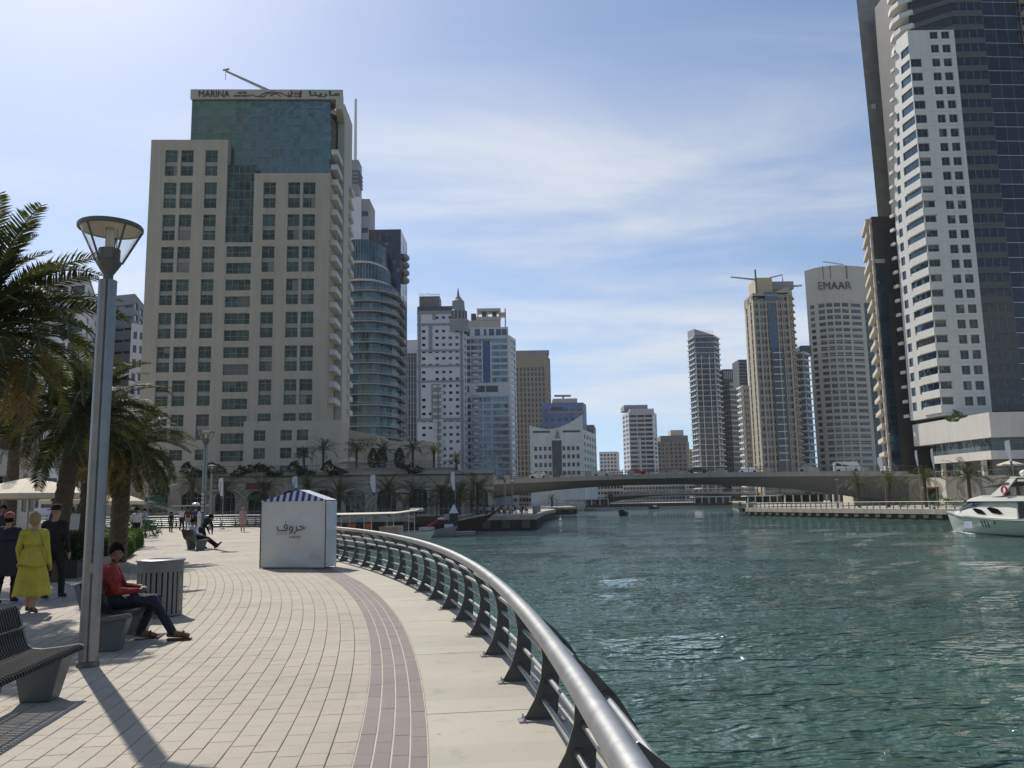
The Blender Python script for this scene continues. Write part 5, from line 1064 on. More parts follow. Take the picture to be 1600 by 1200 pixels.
# dark tiled sail wall behind
Yd = 205; a, b = at(1373.5, 357, Yd), at(1440, 357, Yd); T = Tower('dark_tile_tower', 'tall dark tiled wall tower behind the white panelled block', ((a.x + b.x) / 2, Yd + 10, 0), group='towers around the marina')
rows = int(150 / 4.2)
for k in range(rows):
    z = k * 4.2; bow = lambda z: -1.1 * max(0, (z - 60) / 80) ** 1.5
    for j in range(5):
        w_ = (b.x - a.x) / 5; x0 = a.x + w_ * j; T.mb('tile', m_rdark).add([(x0 + .015 + bow(z) * (j == 0), Yd + random.uniform(-.012, .012), z + .015), (x0 + w_ - .015, Yd + random.uniform(-.012, .012), z + .015), (x0 + w_ - .015, Yd, z + 4.185), (x0 + .015 + bow(z + 4.2) * (j == 0), Yd, z + 4.185)], [(0, 1, 2, 3)])
T.box([(a.x + .02, Yd + .08), (b.x, Yd + .08), (b.x * 1.08, Yd * 1.08), (a.x * 1.08 + .6, Yd * 1.08)], 0, 150, m_rdark, 'wall')
for px, py in ((1394.5, 33), (1393, 80), (1366, 166)):
    q = at(px, py, Yd - .5); mb = MB(); mb.box((q.x, Yd - .25, q.z - .6), (.9, .5, 1.3)); mb.build('wall_light', m_rw, T.root)
T.finish(('tile',))
# podium with two white balcony bands
Yp = 165; Q0, Q1 = at(1547, 664, Yp), at(1427, 681, 192); T = Tower('podium_building', 'white banded podium with recessed dark glass below the white panelled tower', (Q0.x + 10, 180, 0), group='waterfront buildings')
def band(pc, pl, x_r, z0, z1, mat, part, inset=0.0):
    T.box([(pc[0], pc[1]), (x_r, pc[1] + .8), (x_r, pc[1] + 25), (pl[0], pl[1])], z0, z1, mat, part)
zb1, zt1 = Zp(683, Yp, 1547), Zp(644, Yp, 1547); m_pod = M('podium_panel', (.66, .62, .56), .75, var=.05, scale=.15, streak=.08)
band((Q0.x, Yp), (Q1.x, 192), Q0.x + 40, zb1, zt1, m_pod, 'upper_band'); zb2, zt2 = Zp(717, Yp, 1553), Zp(703.5, Yp, 1553)
S0_ = at(1553, 710, Yp); S1_ = at(1458, 718, 186); band((S0_.x, Yp + 1), (S1_.x, 186), S0_.x + 40, zb2, zt2, m_pod, 'lower_band')
for (p, q, z0, z1, n) in (((S1_.x + .8, 186), (S0_.x + .8, Yp + 2), zt2, zb1, 7), ((S0_.x + .8, Yp + 2), (S0_.x + 38, Yp + 3), zt2, zb1, 9), ((S1_.x + 1.6, 186), (S0_.x + 1.6, Yp + 3), 0, zb2, 7), ((S0_.x + 1.6, Yp + 3), (S0_.x + 38, Yp + 4), 0, zb2, 9)):
    T.face(p, q, z0 - .05, z1 + .05, grid(ln(p, q), z0, z1, z1 - z0, n, .93, .96, .02), m_dgrey, G('podium_glass', (.03, .055, .06), .25, wav=.2), .08, True, m_frame, m_spandrel)
T.box([(Q1.x + 1, 192), (S0_.x + 6, 178), (S0_.x + 30, 178), (Q1.x + 20, 205)], zt1 - .1, z0w - .9, m_dgrey, 'plinth'); T.box([(Q1.x + .5, 192.2), (Q1.x + 12, 192.2), (Q1.x + 12, 206), (Q1.x + 7.2, 206)], 0, z0w, M('base_black', (.03, .028, .026), .6), 'dark_base')
mb = MB()                                                         # glass guard along the lower band
mb.quad((S1_.x, 186, zt2), (S0_.x, Yp + 1, zt2), (S0_.x, Yp + 1, zt2 + 1), (S1_.x, 186, zt2 + 1)); mb.build('glass_guard', m_glassrail, T.root)
for t in (.1, .45, .8):
    p = Vector((S1_.x, 186, 0)).lerp(Vector((S0_.x, Yp + 1, 0)), t); mb = MB(); mb.box((p.x + 1.0, p.y, 0), (.8, .8, zb2)); mb.build('column', m_pod, T.root)
T.finish()
# retaining wall and terrace in front of it, with a faded pastel mural
zt_ = Zp(742, 150, 1560); W0, W1, W2 = at(1444, 760, 168), at(1478, 760, 158), at(1640, 760, 146)
T = Tower('terrace_wall', 'beige terrace retaining wall with a faded pastel mural behind the yacht', (W1.x + 10, 152, -.3), cat='wall', group='waterfront buildings')
T.box([(W0.x, 168), (W1.x, 158), (W2.x, 146), (W2.x + 15, 160), (W0.x + 12, 185)], -.3, zt_, m_sandlt, 'wall')
m_mur, t = _mat('pastel_mural'); N = t.nodes.new; L = t.links.new; b_ = N('ShaderNodeBsdfPrincipled'); o_ = N('ShaderNodeOutputMaterial'); L(b_.outputs[0], o_.inputs[0]); tcx = N('ShaderNodeTexCoord'); nz = N('ShaderNodeTexNoise'); nz.inputs['Scale'].default_value = .28; nz.inputs['Detail'].default_value = 2; L(tcx.outputs['Object'], nz.inputs['Vector']); hh = N('ShaderNodeHueSaturation'); hh.inputs['Color'].default_value = (.50, .45, .38, 1); 
mxx = N('ShaderNodeMix'); mxx.data_type = 'RGBA'; mxx.inputs[0].default_value = .12; mxx.inputs[6].default_value = (.50, .44, .35, 1); L(nz.outputs['Color'], mxx.inputs[7]); L(mxx.outputs[2], b_.inputs['Base Color']); b_.inputs['Roughness'].default_value = .85
p, q = V2(W1).lerp(V2(W2), .08), V2(W1).lerp(V2(W2), .62); dd = (q - p).normalized(); nn2 = Vector((dd.y, -dd.x, 0)); mb = MB(); mb.obox(p + nn2 * .003 + Zv * .4, q - p, nn2 * .02, (0, 0, zt_ - 1.6)); mb.build('mural', m_mur, T.root)
p = V2(W0).lerp(V2(W1), .15); dd = (V2(W1) - V2(W0)).normalized(); nn2 = Vector((dd.y, -dd.x, 0))
mb = MB(); mb.obox(p + nn2 * .003 + Zv * -.25, dd * 5, nn2 * .05, (0, 0, 3.2)); mb.build('shop_window', g_dark, T.root); mb = MB(); mb.obox(p + nn2 * .003 + Zv * 3.0, dd * 5.5, nn2 * 1.2, (0, 0, .25)); mb.build('canopy', M('canopy_rust', (.3, .16, .09), .7), T.root)
T.finish()
small_railing([(W0.x, 168), (W1.x, 158), (W2.x, 146)], zt_, 'dark railing on top of the beige terrace wall', bars=3)

# ================================================================== BRIDGES
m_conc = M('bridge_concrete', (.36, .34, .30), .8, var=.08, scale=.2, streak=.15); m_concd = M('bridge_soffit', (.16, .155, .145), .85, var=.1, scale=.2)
def bridge(name, label, A, B, zdeck, depth_fn, width, n=40, rail=True):
    A, B = Vector((*A, 0)), Vector((*B, 0)); u = (B - A).normalized(); nn = Vector((u.y, -u.x, 0)); r = empty(name, A.lerp(B, .5) + Zv * WATER, label, 'bridge'); mb = MB(); fa = MB()
    pts = []
    for i in range(n + 1):
        t = i / n; p = A.lerp(B, t); zd = zdeck(t); pts.append((p, zd, zd - depth_fn(t)))
    for i in range(n):
        (p, zd, zs), (q, zd2, zs2) = pts[i], pts[i + 1]; k0, k1 = nn * (width / 2), nn * (width / 2 - 2.2)
        # outer fascia, sloping soffit, deep girder set back under the deck
        fa.quad(p + k0 + Zv * (zd - 1.0), q + k0 + Zv * (zd2 - 1.0), q + k0 + Zv * zd2, p + k0 + Zv * zd); fa.quad(p + k0 + Zv * zd, q + k0 + Zv * zd2, q - k0 + Zv * zd2, p - k0 + Zv * zd); fa.quad(q - k0 + Zv * (zd2 - 1.0), p - k0 + Zv * (zd - 1.0), p - k0 + Zv * zd, q - k0 + Zv * zd2)
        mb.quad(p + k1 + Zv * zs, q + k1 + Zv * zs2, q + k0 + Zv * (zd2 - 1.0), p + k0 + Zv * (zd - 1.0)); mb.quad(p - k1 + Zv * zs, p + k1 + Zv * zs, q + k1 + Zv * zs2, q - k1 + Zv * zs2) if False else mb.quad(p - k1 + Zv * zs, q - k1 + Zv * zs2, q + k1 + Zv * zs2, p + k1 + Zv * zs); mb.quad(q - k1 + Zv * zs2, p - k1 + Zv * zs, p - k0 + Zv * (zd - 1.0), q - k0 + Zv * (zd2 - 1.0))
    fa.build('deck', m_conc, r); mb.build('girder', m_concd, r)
    if rail:
        for sgn in (1, -1):
            k0 = nn * (width / 2 - .3) * sgn; mb = MB(); mb.tube([p + k0 + Zv * (zd + 1.15) for p, zd, _ in pts], .07, 5); mb.tube([p + k0 + Zv * (zd + .6) for p, zd, _ in pts], .04, 4); mb.build('parapet_rail', m_dgrey, r)
            mb = MB(); L_ = (B - A).length; m_ = int(L_ / 2.0)
            for j in range(m_): t = j / m_; p = A.lerp(B, t); zd = zdeck(t); mb.box((p + k0).to_tuple()[:2] + (zd - .01,), (.12, .12, 1.15))
            mb.build('parapet_post', m_dgrey, r)['kind'] = 'stuff'
            mb = MB()
            for j in range(0, m_, 5): t = j / m_; p = A.lerp(B, t); mb.box((p + k0).to_tuple()[:2] + (zdeck(t) - .02,), (1.3, .5, 1.0), math.atan2(u.y, u.x))
            mb.build('parapet_block', m_conc, r)['kind'] = 'stuff'
    return r, pts
Yb = 196
zdk = Zp(742, Yb, 1000); BA, BB = (at(690, 745, 214).x, 216), (at(1408, 745, 184).x, 183)
def zd1(t): return zdk - .9 * (2 * abs(t - .5)) ** 2
def dep1(t): x = abs(t - .47) / .5; return 2.2 + 4.3 * min(1, x) ** 2.2
BR, bpts = bridge('road_bridge', 'long low concrete road bridge with arched girder over the canal', BA, BB, zd1, dep1, 16)
mb = MB(); mb.box((at(1372, 750, 186).x + 3, 192, -.5), (13, 20, zdk - .8), -.2); mb.build('abutment', m_sandlt, BR)
for px, Yc in ((1237, 190), (1252, 191)): pass
# vehicles and lamps on the bridge
m_van = M('van_white', (.75, .75, .74), .3, var=.03, coat=.3); m_tyre = M('tyre', (.02, .02, .02), .8)
def vehicle(c, u, Lv, Wv, Hv, label, cat, col, bus=False):
    r = empty(cat.replace(' ', '_'), c, label, cat); u = Vector((u[0], u[1], 0)).normalized(); n = Vector((-u.y, u.x, 0)); mb = MB(); P = [(-.5, .35), (-.5, Hv * .95), (-.47, Hv), (.38 if bus else .12, Hv), (.46 if bus else .28, Hv * .62), (.5, Hv * .56), (.5, .35)] if bus or Hv > 1.8 else [(-.5, .35), (-.5, Hv * .6), (-.36, Hv * .66), (-.24, Hv), (.1, Hv), (.27, Hv * .64), (.5, Hv * .55), (.5, .3)]
    k = len(P); vs = [c + u * x * Lv + n * s * Wv / 2 * (1 if z < Hv * .7 else .9) + Zv * z for s in (-1, 1) for x, z in P]; mb.add(vs, [tuple(range(k)), tuple(range(2 * k - 1, k - 1, -1))] + [(i, (i + 1) % k, k + (i + 1) % k, k + i) for i in range(k)]); mb.build('body', col, r)
    for s in (-1, 1):
        mb = MB(); 
        for x0, x1 in ((-.42, -.2), (-.17, .05), (.08, .3)) if bus else ((-.28, -.07), (-.04, .16)): mb.quad(c + u * x0 * Lv + n * s * (Wv / 2 * .955 + .005) + Zv * Hv * .62, c + u * x1 * Lv + n * s * (Wv / 2 * .955 + .005) + Zv * Hv * .62, c + u * (x1 - .02) * Lv + n * s * (Wv / 2 * .905 + .01) + Zv * Hv * .9, c + u * (x0 + .02) * Lv + n * s * (Wv / 2 * .905 + .01) + Zv * Hv * .9)
        mb.build('side_window', g_dark, r)
        for x in (-.32, .32):
            mb = MB(); q = c + u * x * Lv + n * s * (Wv / 2 - .1) + Zv * .36; mb.tube([q - n * .12, q + n * .12], .36, 14); mb.build('wheel', m_tyre, r)
    return r
uB = (Vector((*BB, 0)) - Vector((*BA, 0))).normalized(); nB = Vector((uB.y, -uB.x, 0))
def onb(t, off): p = Vector((*BA, 0)).lerp(Vector((*BB, 0)), t); return p + nB * off + Zv * zd1(t)
vehicle(onb(.895, 1), uB, 5.6, 2.0, 2.3, 'white minibus driving over the bridge', 'minibus', m_van, True)
vehicle(onb(.25, 4), -uB, 4.5, 1.8, 1.5, 'white saloon car on the left part of the bridge', 'car', m_van); vehicle(onb(.60, 4), uB, 4.5, 1.8, 1.5, 'dark car at the middle of the bridge', 'car', M('car_dark', (.03, .03, .035), .3, coat=.3))
for i_, (t, off, dr, cl, lb) in enumerate(((.12, 4, 1, m_van, 'white hatchback at the left end of the bridge'), (.38, -3, -1, M('car_silver', (.4, .4, .41), .3, .6), 'silver car left of the bridge middle'), (.47, 4, 1, M('car_red', (.25, .02, .02), .3, coat=.3), 'dark red car near the middle of the bridge'), (.70, -3, -1, m_van, 'white car right of the bridge middle'), (.82, 4, 1, M('car_silver'), 'silver car following the minibus'))): vehicle(onb(t, off), uB * dr, 4.4, 1.8, 1.5, lb, 'car', cl)
for t, lb in ((.795, 'tall lamp post on the bridge before the gold tower'), (.973, 'tall lamp post at the right end of the bridge'), (.155, 'tall lamp post at the left end of the bridge')):
    p = onb(t, 7.3); r = empty('bridge_lamp', p, lb, 'lamp post', 'lamp posts on the bridge'); mb = MB(); mb.tube([p, p + Zv * 8], [.11, .07], 6); mb.build('pole', m_dgrey, r); mb = MB(); mb.tube([p + Zv * 8, p + Zv * 8.1 - nB * 1.2], .06, 5); mb.obox(p + Zv * 8.05 - nB * 1.5, uB * .3, nB * .6, (0, 0, .12)); mb.build('lamp_head', m_lgrey, r)
BR2, _ = bridge('road_bridge', 'second pale bridge further along the canal under the first one', (at(955, 780, 395).x, 395), (at(1175, 775, 395).x, 395), lambda t: Zp(769, 395, 1060) - .6 * (2 * abs(t - .5)) ** 2, lambda t: 1.4 + 2.6 * min(1, abs(t - .45) / .5) ** 2.2, 14, 24, True)

# --- low waterfront blocks beyond the bridges
for i, (x0, x1, yt, Y, wl, lb) in enumerate(((855, 972, 738, 560, m_white, 'long white low rise with strip windows beyond the left quay'), (965, 1078, 741, 600, m_lgrey, 'pale low rise terrace block at the canal end'), (1068, 1150, 746, 580, m_lgrey, 'low rise white block with ledges beyond the second bridge'), (1140, 1330, 742, 520, m_cream, 'low cream waterfront block behind the right bank'), (560, 870, 748, 470, m_cream, 'low cream block behind the quay diners'))):
    tower('low_rise_block', lb, [(x0, Y), (x1, Y)], yt, [dict(n=max(8, int((x1 - x0) / 5)), wf=.8, hf=.5, fh=3.6, ledge=(.8, .5), lmat=m_white)], wl, g_dark, zb=0, depth=16, group='waterfront buildings')
# pavilions with white roofs on the far bank
for i, (x0, x1, y, Y, lb) in enumerate(((1085, 1140, 776, 350, 'white flat roofed pavilion on the far right bank'), (1168, 1225, 778, 290, 'white open pavilion beneath the bridge'), (1225, 1290, 772, 240, 'dark shelter below the bridge on the right bank'), (885, 950, 781, 330, 'low cafe pavilion on the far left quay'), (1300, 1345, 766, 215, 'white kiosk with glass front near the abutment'))):
    a, b = at(x0, y, Y), at(x1, y, Y); r = empty('pavilion', ((a.x + b.x) / 2, Y + 3, 0), lb, 'pavilion', 'pavilions on the far banks'); zt2_ = max(2.6, a.z)
    mb = MB(); mb.obox((a.x - .6, Y - 1, zt2_ - .35), (b.x - a.x + 1.2, 0, 0), (0, 7, 0), (0, 0, .35)); mb.build('roof', m_white if i != 2 else m_dgrey, r)
    for k in range(6): mb = MB(); mb.box((a.x + (b.x - a.x) * k / 5, Y - .5, 0), (.35, .35, zt2_ - .35)); mb.build('column', m_white, r)
    mb = MB(); mb.obox((a.x, Y + 2, 0), (b.x - a.x, 0, 0), (0, .1, 0), (0, 0, zt2_ - .36)); mb.build('glazing', g_dark, r)

# ================================================================== ARCADE WITH TERRACES BELOW THE HOTEL
m_arc = M('arcade_stone', (.38, .335, .275), .85, var=.1, scale=.3, streak=.15, bump=.05)
Ya = 128.0; AL, AR = at(110, 760, Ya), at(772, 760, Ya + 14); T = Tower('shop_arcade', 'two storey sand arcade with arched shopfronts and planted terraces', ((AL.x + AR.x) / 2, 145, 0), group='waterfront buildings')
za1 = Zp(741, Ya, 450); ap, aq = (AL.x, Ya), (AR.x, Ya + 12); La = ln(ap, aq); nb = 13; bw = La / nb; au = (V2(aq) - V2(ap)).normalized(); an_ = Vector((au.y, -au.x, 0))
def arch_bay(i):
    """a bay of wall with an arched opening, built as fan of quads"""
    x0 = bw * i; w_ = bw * .30; xc = x0 + bw / 2; sp = za1 * .50; W = T.mb('wall', m_arc)
    def P(a, z, d=0): q = V2(ap) + au * a - an_ * d; return (q.x, q.y, z)
    W.quad(P(x0, 0), P(xc - w_, 0), P(xc - w_, za1), P(x0, za1)); W.quad(P(xc + w_, 0), P(x0 + bw, 0), P(x0 + bw, za1), P(xc + w_, za1)); n = 10
    for k in range(n):
        a0, a1 = PI - PI * k / n, PI - PI * (k + 1) / n; p0, p1 = (xc + w_ * math.cos(a0), sp + w_ * .62 * math.sin(a0)), (xc + w_ * math.cos(a1), sp + w_ * .62 * math.sin(a1))
        W.quad(P(*p0), P(*p1), P(p1[0], za1), P(p0[0], za1)); W.quad(P(*p0), P(*p0, .9), P(*p1, .9), P(*p1))
    for s in (-1, 1): W.quad(P(xc + s * w_, 0), P(xc + s * w_, 0, .9), P(xc + s * w_, sp, .9), P(xc + s * w_, sp))
    mb = MB(); mb.quad(P(xc - w_ - .2, 0, .85), P(xc + w_ + .2, 0, .85), P(xc + w_ + .2, sp + w_ * .65, .85), P(xc - w_ - .2, sp + w_ * .65, .85)); o = mb.build('shopfront', g_dark, T.root)
    mb = MB()
    for t in (-.5, 0, .5): mb.obox(P(xc + t * w_ - .04, 0, .84), au * .08, an_ * .06, (0, 0, sp + .8))
    mb.obox(P(xc - w_, sp - .05, .84), au * 2 * w_, an_ * .06, (0, 0, .1)); mb.build('mullion', m_frame, o)
    return P, xc, sp, w_
bays = [arch_bay(i) for i in range(nb)]
T.ledge(ap, aq, za1, .45, .55, m_arc, 'cornice', 5); T.ledge(ap, aq, za1 - .9, .2, .3, m_arc, 'string_course')
signs = {}
for i, (P, xc, sp, w_) in enumerate(bays):
    q = Vector(P(xc, sp + w_ * .62 + .75)) + an_ * .08
    px = 800 + FPX * (q - CAMP).dot(cR) / (q - CAMP).dot(cF)
    if abs(px - 400) < 28:
        mb = MB(); mb.obox(q - au * 1.9 - Zv * .45, au * 3.8, an_ * .12, (0, 0, .95)); sb = mb.build('sign_board', M('sign_board_dark', (.10, .09, .08), .6), T.root)
        lettering('ALKABAB', q + an_ * .17 + Zv * .03, au, Zv, width=3.4, height=.62, mat=M('sign_red', (.45, .02, .02), .5), parent=T.root, bold=.015)
    elif i in (4, 8, 10):
        mb = MB(); mb.obox(q - au * 1.3 - Zv * .3, au * 2.6, an_ * .1, (0, 0, .6)); mb.build('sign_board', M('sign_board_grey', (.25, .24, .22), .6), T.root)
    if i in (2, 5):
        mb = MB(); c = Vector(P(xc, sp + .3)) + an_ * .2; mb.add([c - au * w_, c + au * w_, c + au * w_ + an_ * 1.8 - Zv * .8, c - au * w_ + an_ * 1.8 - Zv * .8], [(0, 1, 2, 3)]); mb.build('awning', M('awning_green', (.03, .10, .05), .8), T.root)
# first terrace deck and second storey wall, set back
T.box([ap, aq, (aq[0], aq[1] + 25), (ap[0], ap[1] + 25)], za1 - .3, za1 - .02, m_far, 'terrace_deck'); zt1_ = Zp(735, 128, 450)
u0 = V2(at(535, 700, 136)); u1 = V2(at(715, 700, 140)); z2 = Zp(729, 134, 620); z3_ = Zp(701, 134, 620)
T.box([(u0.x, u0.y), (u1.x, u1.y), (u1.x, u1.y + 16), (u0.x, u0.y + 16)], za1 - .1, z2, m_arc, 'upper_wall')
k0, k1 = V2(at(536, 690, 176)), V2(at(588, 690, 177)); zt3 = Zp(674, 176, 560)
m_trid = M('trident_wall', (.46, .40, .31), .85, var=.06, scale=.2)
k2 = V2(at(604, 690, 178)); T.box([(k0.x, k0.y), (k1.x, k1.y), (k2.x, k2.y), (k2.x, k2.y + 8), (k0.x, k0.y + 8)], z2 - 4, zt3, m_trid, 'sign_wall', [zt3 + .6, Zp(679, 176, 600), Zp(684, 176, 610), Zp(684, 176, 610), zt3 + .6]); l0, l1 = V2(at(584, 690, 147)), V2(at(676, 690, 149)); T.box([(l0.x, l0.y), (l1.x, l1.y), (l1.x, l1.y + 8), (l0.x, l0.y + 8)], z2 - 1, Zp(689, 147, 630), m_trid, 'screen_wall')
kd_ = (k1 - k0).normalized(); kc = k0.lerp(k1, .56); kn_ = Vector((kd_.y, -kd_.x, 0)); lettering('TRIDENT', kc + kn_ * .06 + kd_ * .6 + Zv * Zp(694.5, 176, 565), kd_, Zv, width=8.0, height=.85, mat=m_letter, parent=T.root)
lettering('\uFE96\uFEE8\uFEF3\uFEAA\uFEF3\uFE8D\uFEAE\uFE97', kc + kn_ * .06 + kd_ * .6 + Zv * Zp(686, 176, 565), kd_, Zv, width=5.2, height=1.1, mat=m_letter, parent=T.root)
T.finish()
small_railing([ap, aq], za1 + .55, 'dark railing along the lower planted terrace of the arcade', bars=3); small_railing([(u0.x, u0.y), (u1.x, u1.y)], z2, 'dark railing along the upper terrace with parasols', bars=3)
# terrace parapet for planting below hotel windows
# ================================================================== PALMS AND PLANTING
def leaf_mat(name, col, tr=.35, rnd=.3):
    m, t = _mat(name); N = t.nodes.new; L = t.links.new
    geo = N('ShaderNodeNewGeometry'); oi = N('ShaderNodeObjectInfo'); ad = N('ShaderNodeMath'); L(geo.outputs['Random Per Island'], ad.inputs[0]); L(oi.outputs['Random'], ad.inputs[1]); fr = N('ShaderNodeMath'); fr.operation = 'FRACT'; L(ad.outputs[0], fr.inputs[0])
    mr = N('ShaderNodeMapRange'); L(fr.outputs[0], mr.inputs[0]); mr.inputs[3].default_value = 1 - rnd; mr.inputs[4].default_value = 1 + rnd
    mc = N('ShaderNodeVectorMath'); mc.operation = 'SCALE'; mc.inputs[0].default_value = col; L(mr.outputs[0], mc.inputs['Scale'])
    b = N('ShaderNodeBsdfPrincipled'); b.inputs['Roughness'].default_value = .6; b.inputs['Specular IOR Level'].default_value = .25; L(mc.outputs[0], b.inputs['Base Color'])
    tl = N('ShaderNodeBsdfTranslucent'); m2 = N('ShaderNodeVectorMath'); m2.operation = 'MULTIPLY'; L(mc.outputs[0], m2.inputs[0]); m2.inputs[1].default_value = (1.5, 1.5, .7); L(m2.outputs[0], tl.inputs[0])
    mx = N('ShaderNodeMixShader'); mx.inputs[0].default_value = tr; L(b.outputs[0], mx.inputs[1]); L(tl.outputs[0], mx.inputs[2]); o = N('ShaderNodeOutputMaterial'); L(mx.outputs[0], o.inputs[0]); return m
m_frond = leaf_mat('palm_frond_green', (.05, .06, .028)); m_frondy = leaf_mat('palm_frond_yellow', (.20, .19, .05)); m_rachis = M('palm_rachis', (.16, .15, .06), .6); m_bark = M('palm_bark', (.085, .065, .045), .95, var=.4, scale=5, bump=.6, bscale=14)
m_hedge = leaf_mat('hedge_leaf', (.06, .11, .03)); m_dark_leaf = leaf_mat('dark_leaf', (.03, .045, .018))
def frond_mesh(L_, droop, lift, seed, pairs=62, mat=None, leaf=.44):
    """feather frond growing along +x, arching down"""
    r = random.Random(seed); mb = MB(); n = 16; P = []; x = z = 0.0; a = lift; lat = 0.0; bend = r.uniform(-.12, .12)
    for i in range(n + 1):
        P.append(Vector((x, lat, z))); st = L_ / n; a -= droop / n * (.5 + 1.1 * i / n); x += st * math.cos(a); z += st * math.sin(a); lat += bend * st * i / n
    mb.tube(P, [.026 * (1 - .88 * i / n) + .003 for i in range(n + 1)], 5, 1)
    for k in range(pairs):
        t = .13 + .86 * k / (pairs - 1) + r.uniform(-.005, .005); t = min(t, .995); f = t * n; i = min(int(f), n - 1); p = P[i].lerp(P[i + 1], f - i); tg = (P[i + 1] - P[i]).normalized(); sd_ = Vector((0, 1, 0)); up = tg.cross(sd_) * -1 if tg.cross(sd_).z < 0 else tg.cross(sd_)
        ll = leaf * (math.sin(PI * (t * .86 + .1)) ** .6) * r.uniform(.85, 1.1) * L_ / 2.8; wd = .017 * L_ / 2.8
        for s in (-1, 1):
            fa = r.uniform(.75, .95) - .45 * t; vang = r.uniform(.1, .55); d = (tg * math.cos(1.25 - fa * .55) + sd_ * s * math.sin(1.25 - fa * .55) + up * math.sin(vang) * .7).normalized()
            side = d.cross(up).normalized() * wd; mid = p + d * ll * .55; tip = p + d * ll + Vector((0, 0, -ll * r.uniform(.06, .22)))
            mb.add([p - side * .6, p + side * .6, mid + side, tip, mid - side], [(0, 1, 2, 4), (4, 2, 3)])
    return mb.mesh('frond', (0, 0, 0), [mat or m_frond, m_rachis])
FR = {q: [frond_mesh(2.8, d, l, s + j * 10, 62 if q == 'n' else 30, m_frond) for j in range(2) for s, (d, l) in enumerate(((.9, .35), (1.25, .3), (1.6, .2), (1.95, .1)))] for q in ('n', 'f')}
FRD = [frond_mesh(2.8, d, .1, 90 + i, 44, leaf_mat('palm_frond_straw%d' % i, (.20, .14, .06))) for i, d in enumerate((1.9, 2.2))]
FRY = [frond_mesh(2.8, d, .3, 50 + i, 30, m_frondy) for i, d in enumerate((.8, 1.1, 1.4))]
def trunk_mb(p, h, r0, r1, lean, seg=26):
    mb = MB(); n = 18; rows = max(8, int(h / .11)); vs = []
    for i in range(rows + 1):
        t = i / rows; c = Vector((p.x + lean[0] * t ** 1.5, p.y + lean[1] * t ** 1.5, p.z + h * t))
        for j in range(n):
            a = 2 * PI * j / n; sw = .5 + .5 * math.sin(5 * a + (i % 2) * PI); r = (r0 + (r1 - r0) * t) * (1 + .16 * sw * (.6 + .4 * (i % 2))) * (1.25 if t > .93 else 1); vs.append(c + Vector((r * math.cos(a), r * math.sin(a), .03 * sw)))
    return mb.add(vs, [(i * n + j, i * n + (j + 1) % n, (i + 1) * n + (j + 1) % n, (i + 1) * n + j) for i in range(rows) for j in range(n)])
def palm(p, h, L_, label, nfr=44, group='date palms', q='f', r0=.22, lean=(0, 0), yellow=False, seed=0, dead=True, low=-.55):
    p = Vector(p); r = empty('palm_tree', p, label, 'palm tree', group); rnd = random.Random(seed)
    trunk_mb(p, h, r0, r0 * .86, lean).build('trunk', m_bark, r, smooth=30 if False else False); top = Vector((lean[0], lean[1], h))
    mb = MB(); mb.lathe([(r0 * .9, -.25), (r0 * 1.35, .1), (r0 * 1.1, .45), (r0 * .5, .75), (.02, .9)], p + top, 10); mb.build('crown_heart', m_bark, r)
    F = FRY if yellow else FR[q]
    for k in range(nfr):
        az = k * 2.39996 + rnd.uniform(-.2, .2); t = (k + .5) / nfr; el = 1.35 - (1.35 - low) * t ** .85 + rnd.uniform(-.12, .12); s = L_ / 2.8 * rnd.uniform(.82, 1.1) * (.72 if t < .12 else 1)
        me = F[rnd.randrange(len(F))] if not yellow else F[rnd.randrange(3)]
        if q == 'n' and t > .86 and rnd.random() < .5: me = FRD[rnd.randrange(2)]
        inst('frond', me, r, top + Vector((math.cos(az) * r0 * .7, math.sin(az) * r0 * .7, .25 * (1 - t))), Matrix.Rotation(az, 3, 'Z') @ Matrix.Rotation(-el, 3, 'Y') @ Matrix.Rotation(rnd.uniform(-.4, .4), 3, 'X'), (s, s, s))
    return r
def Pz(px, Y, z=0.0, py=740): return Vector((at(px, py, Y).x, Y, z))
GP = 'date palms by the cafe'
palm(Pz(93, 20.5), 3.85, 2.15, 'date palm with thick rough trunk in front of the large parasol', 96, GP, 'n', .21, (.4, 0), seed=1, low=-.3)
palm(Pz(-95, 14.2), 4.75, 2.5, 'tall dark date palm whose crown overhangs the cafe', 120, GP, 'n', .25, (.3, .2), seed=2, low=-.5)
palm(Pz(190, 27.5), 3.6, 2.2, 'date palm with pale drooping fronds beside the small lamp', 100, GP, 'n', .27, (0.05, 0), seed=3)
palm(Pz(141, 25), 3.85, 1.9, 'date palm half hidden behind the tall lamp pole', 70, GP, 'n', .24, (0, 0), seed=4)
palm(Pz(20, 38), 6.2, 2.6, 'date palm behind the large parasol near the restaurant', 50, GP, 'f', .25, seed=5)
palm(Pz(-25, 21), 4.9, 2.2, 'date palm standing close to the restaurant front', 50, GP, 'f', .25, seed=6)
palm(Pz(160, 40), 4.8, 2.4, 'date palm standing alone near the basin railing', 44, GP, 'f', .24, seed=8)
GA = 'palms along the arcade'
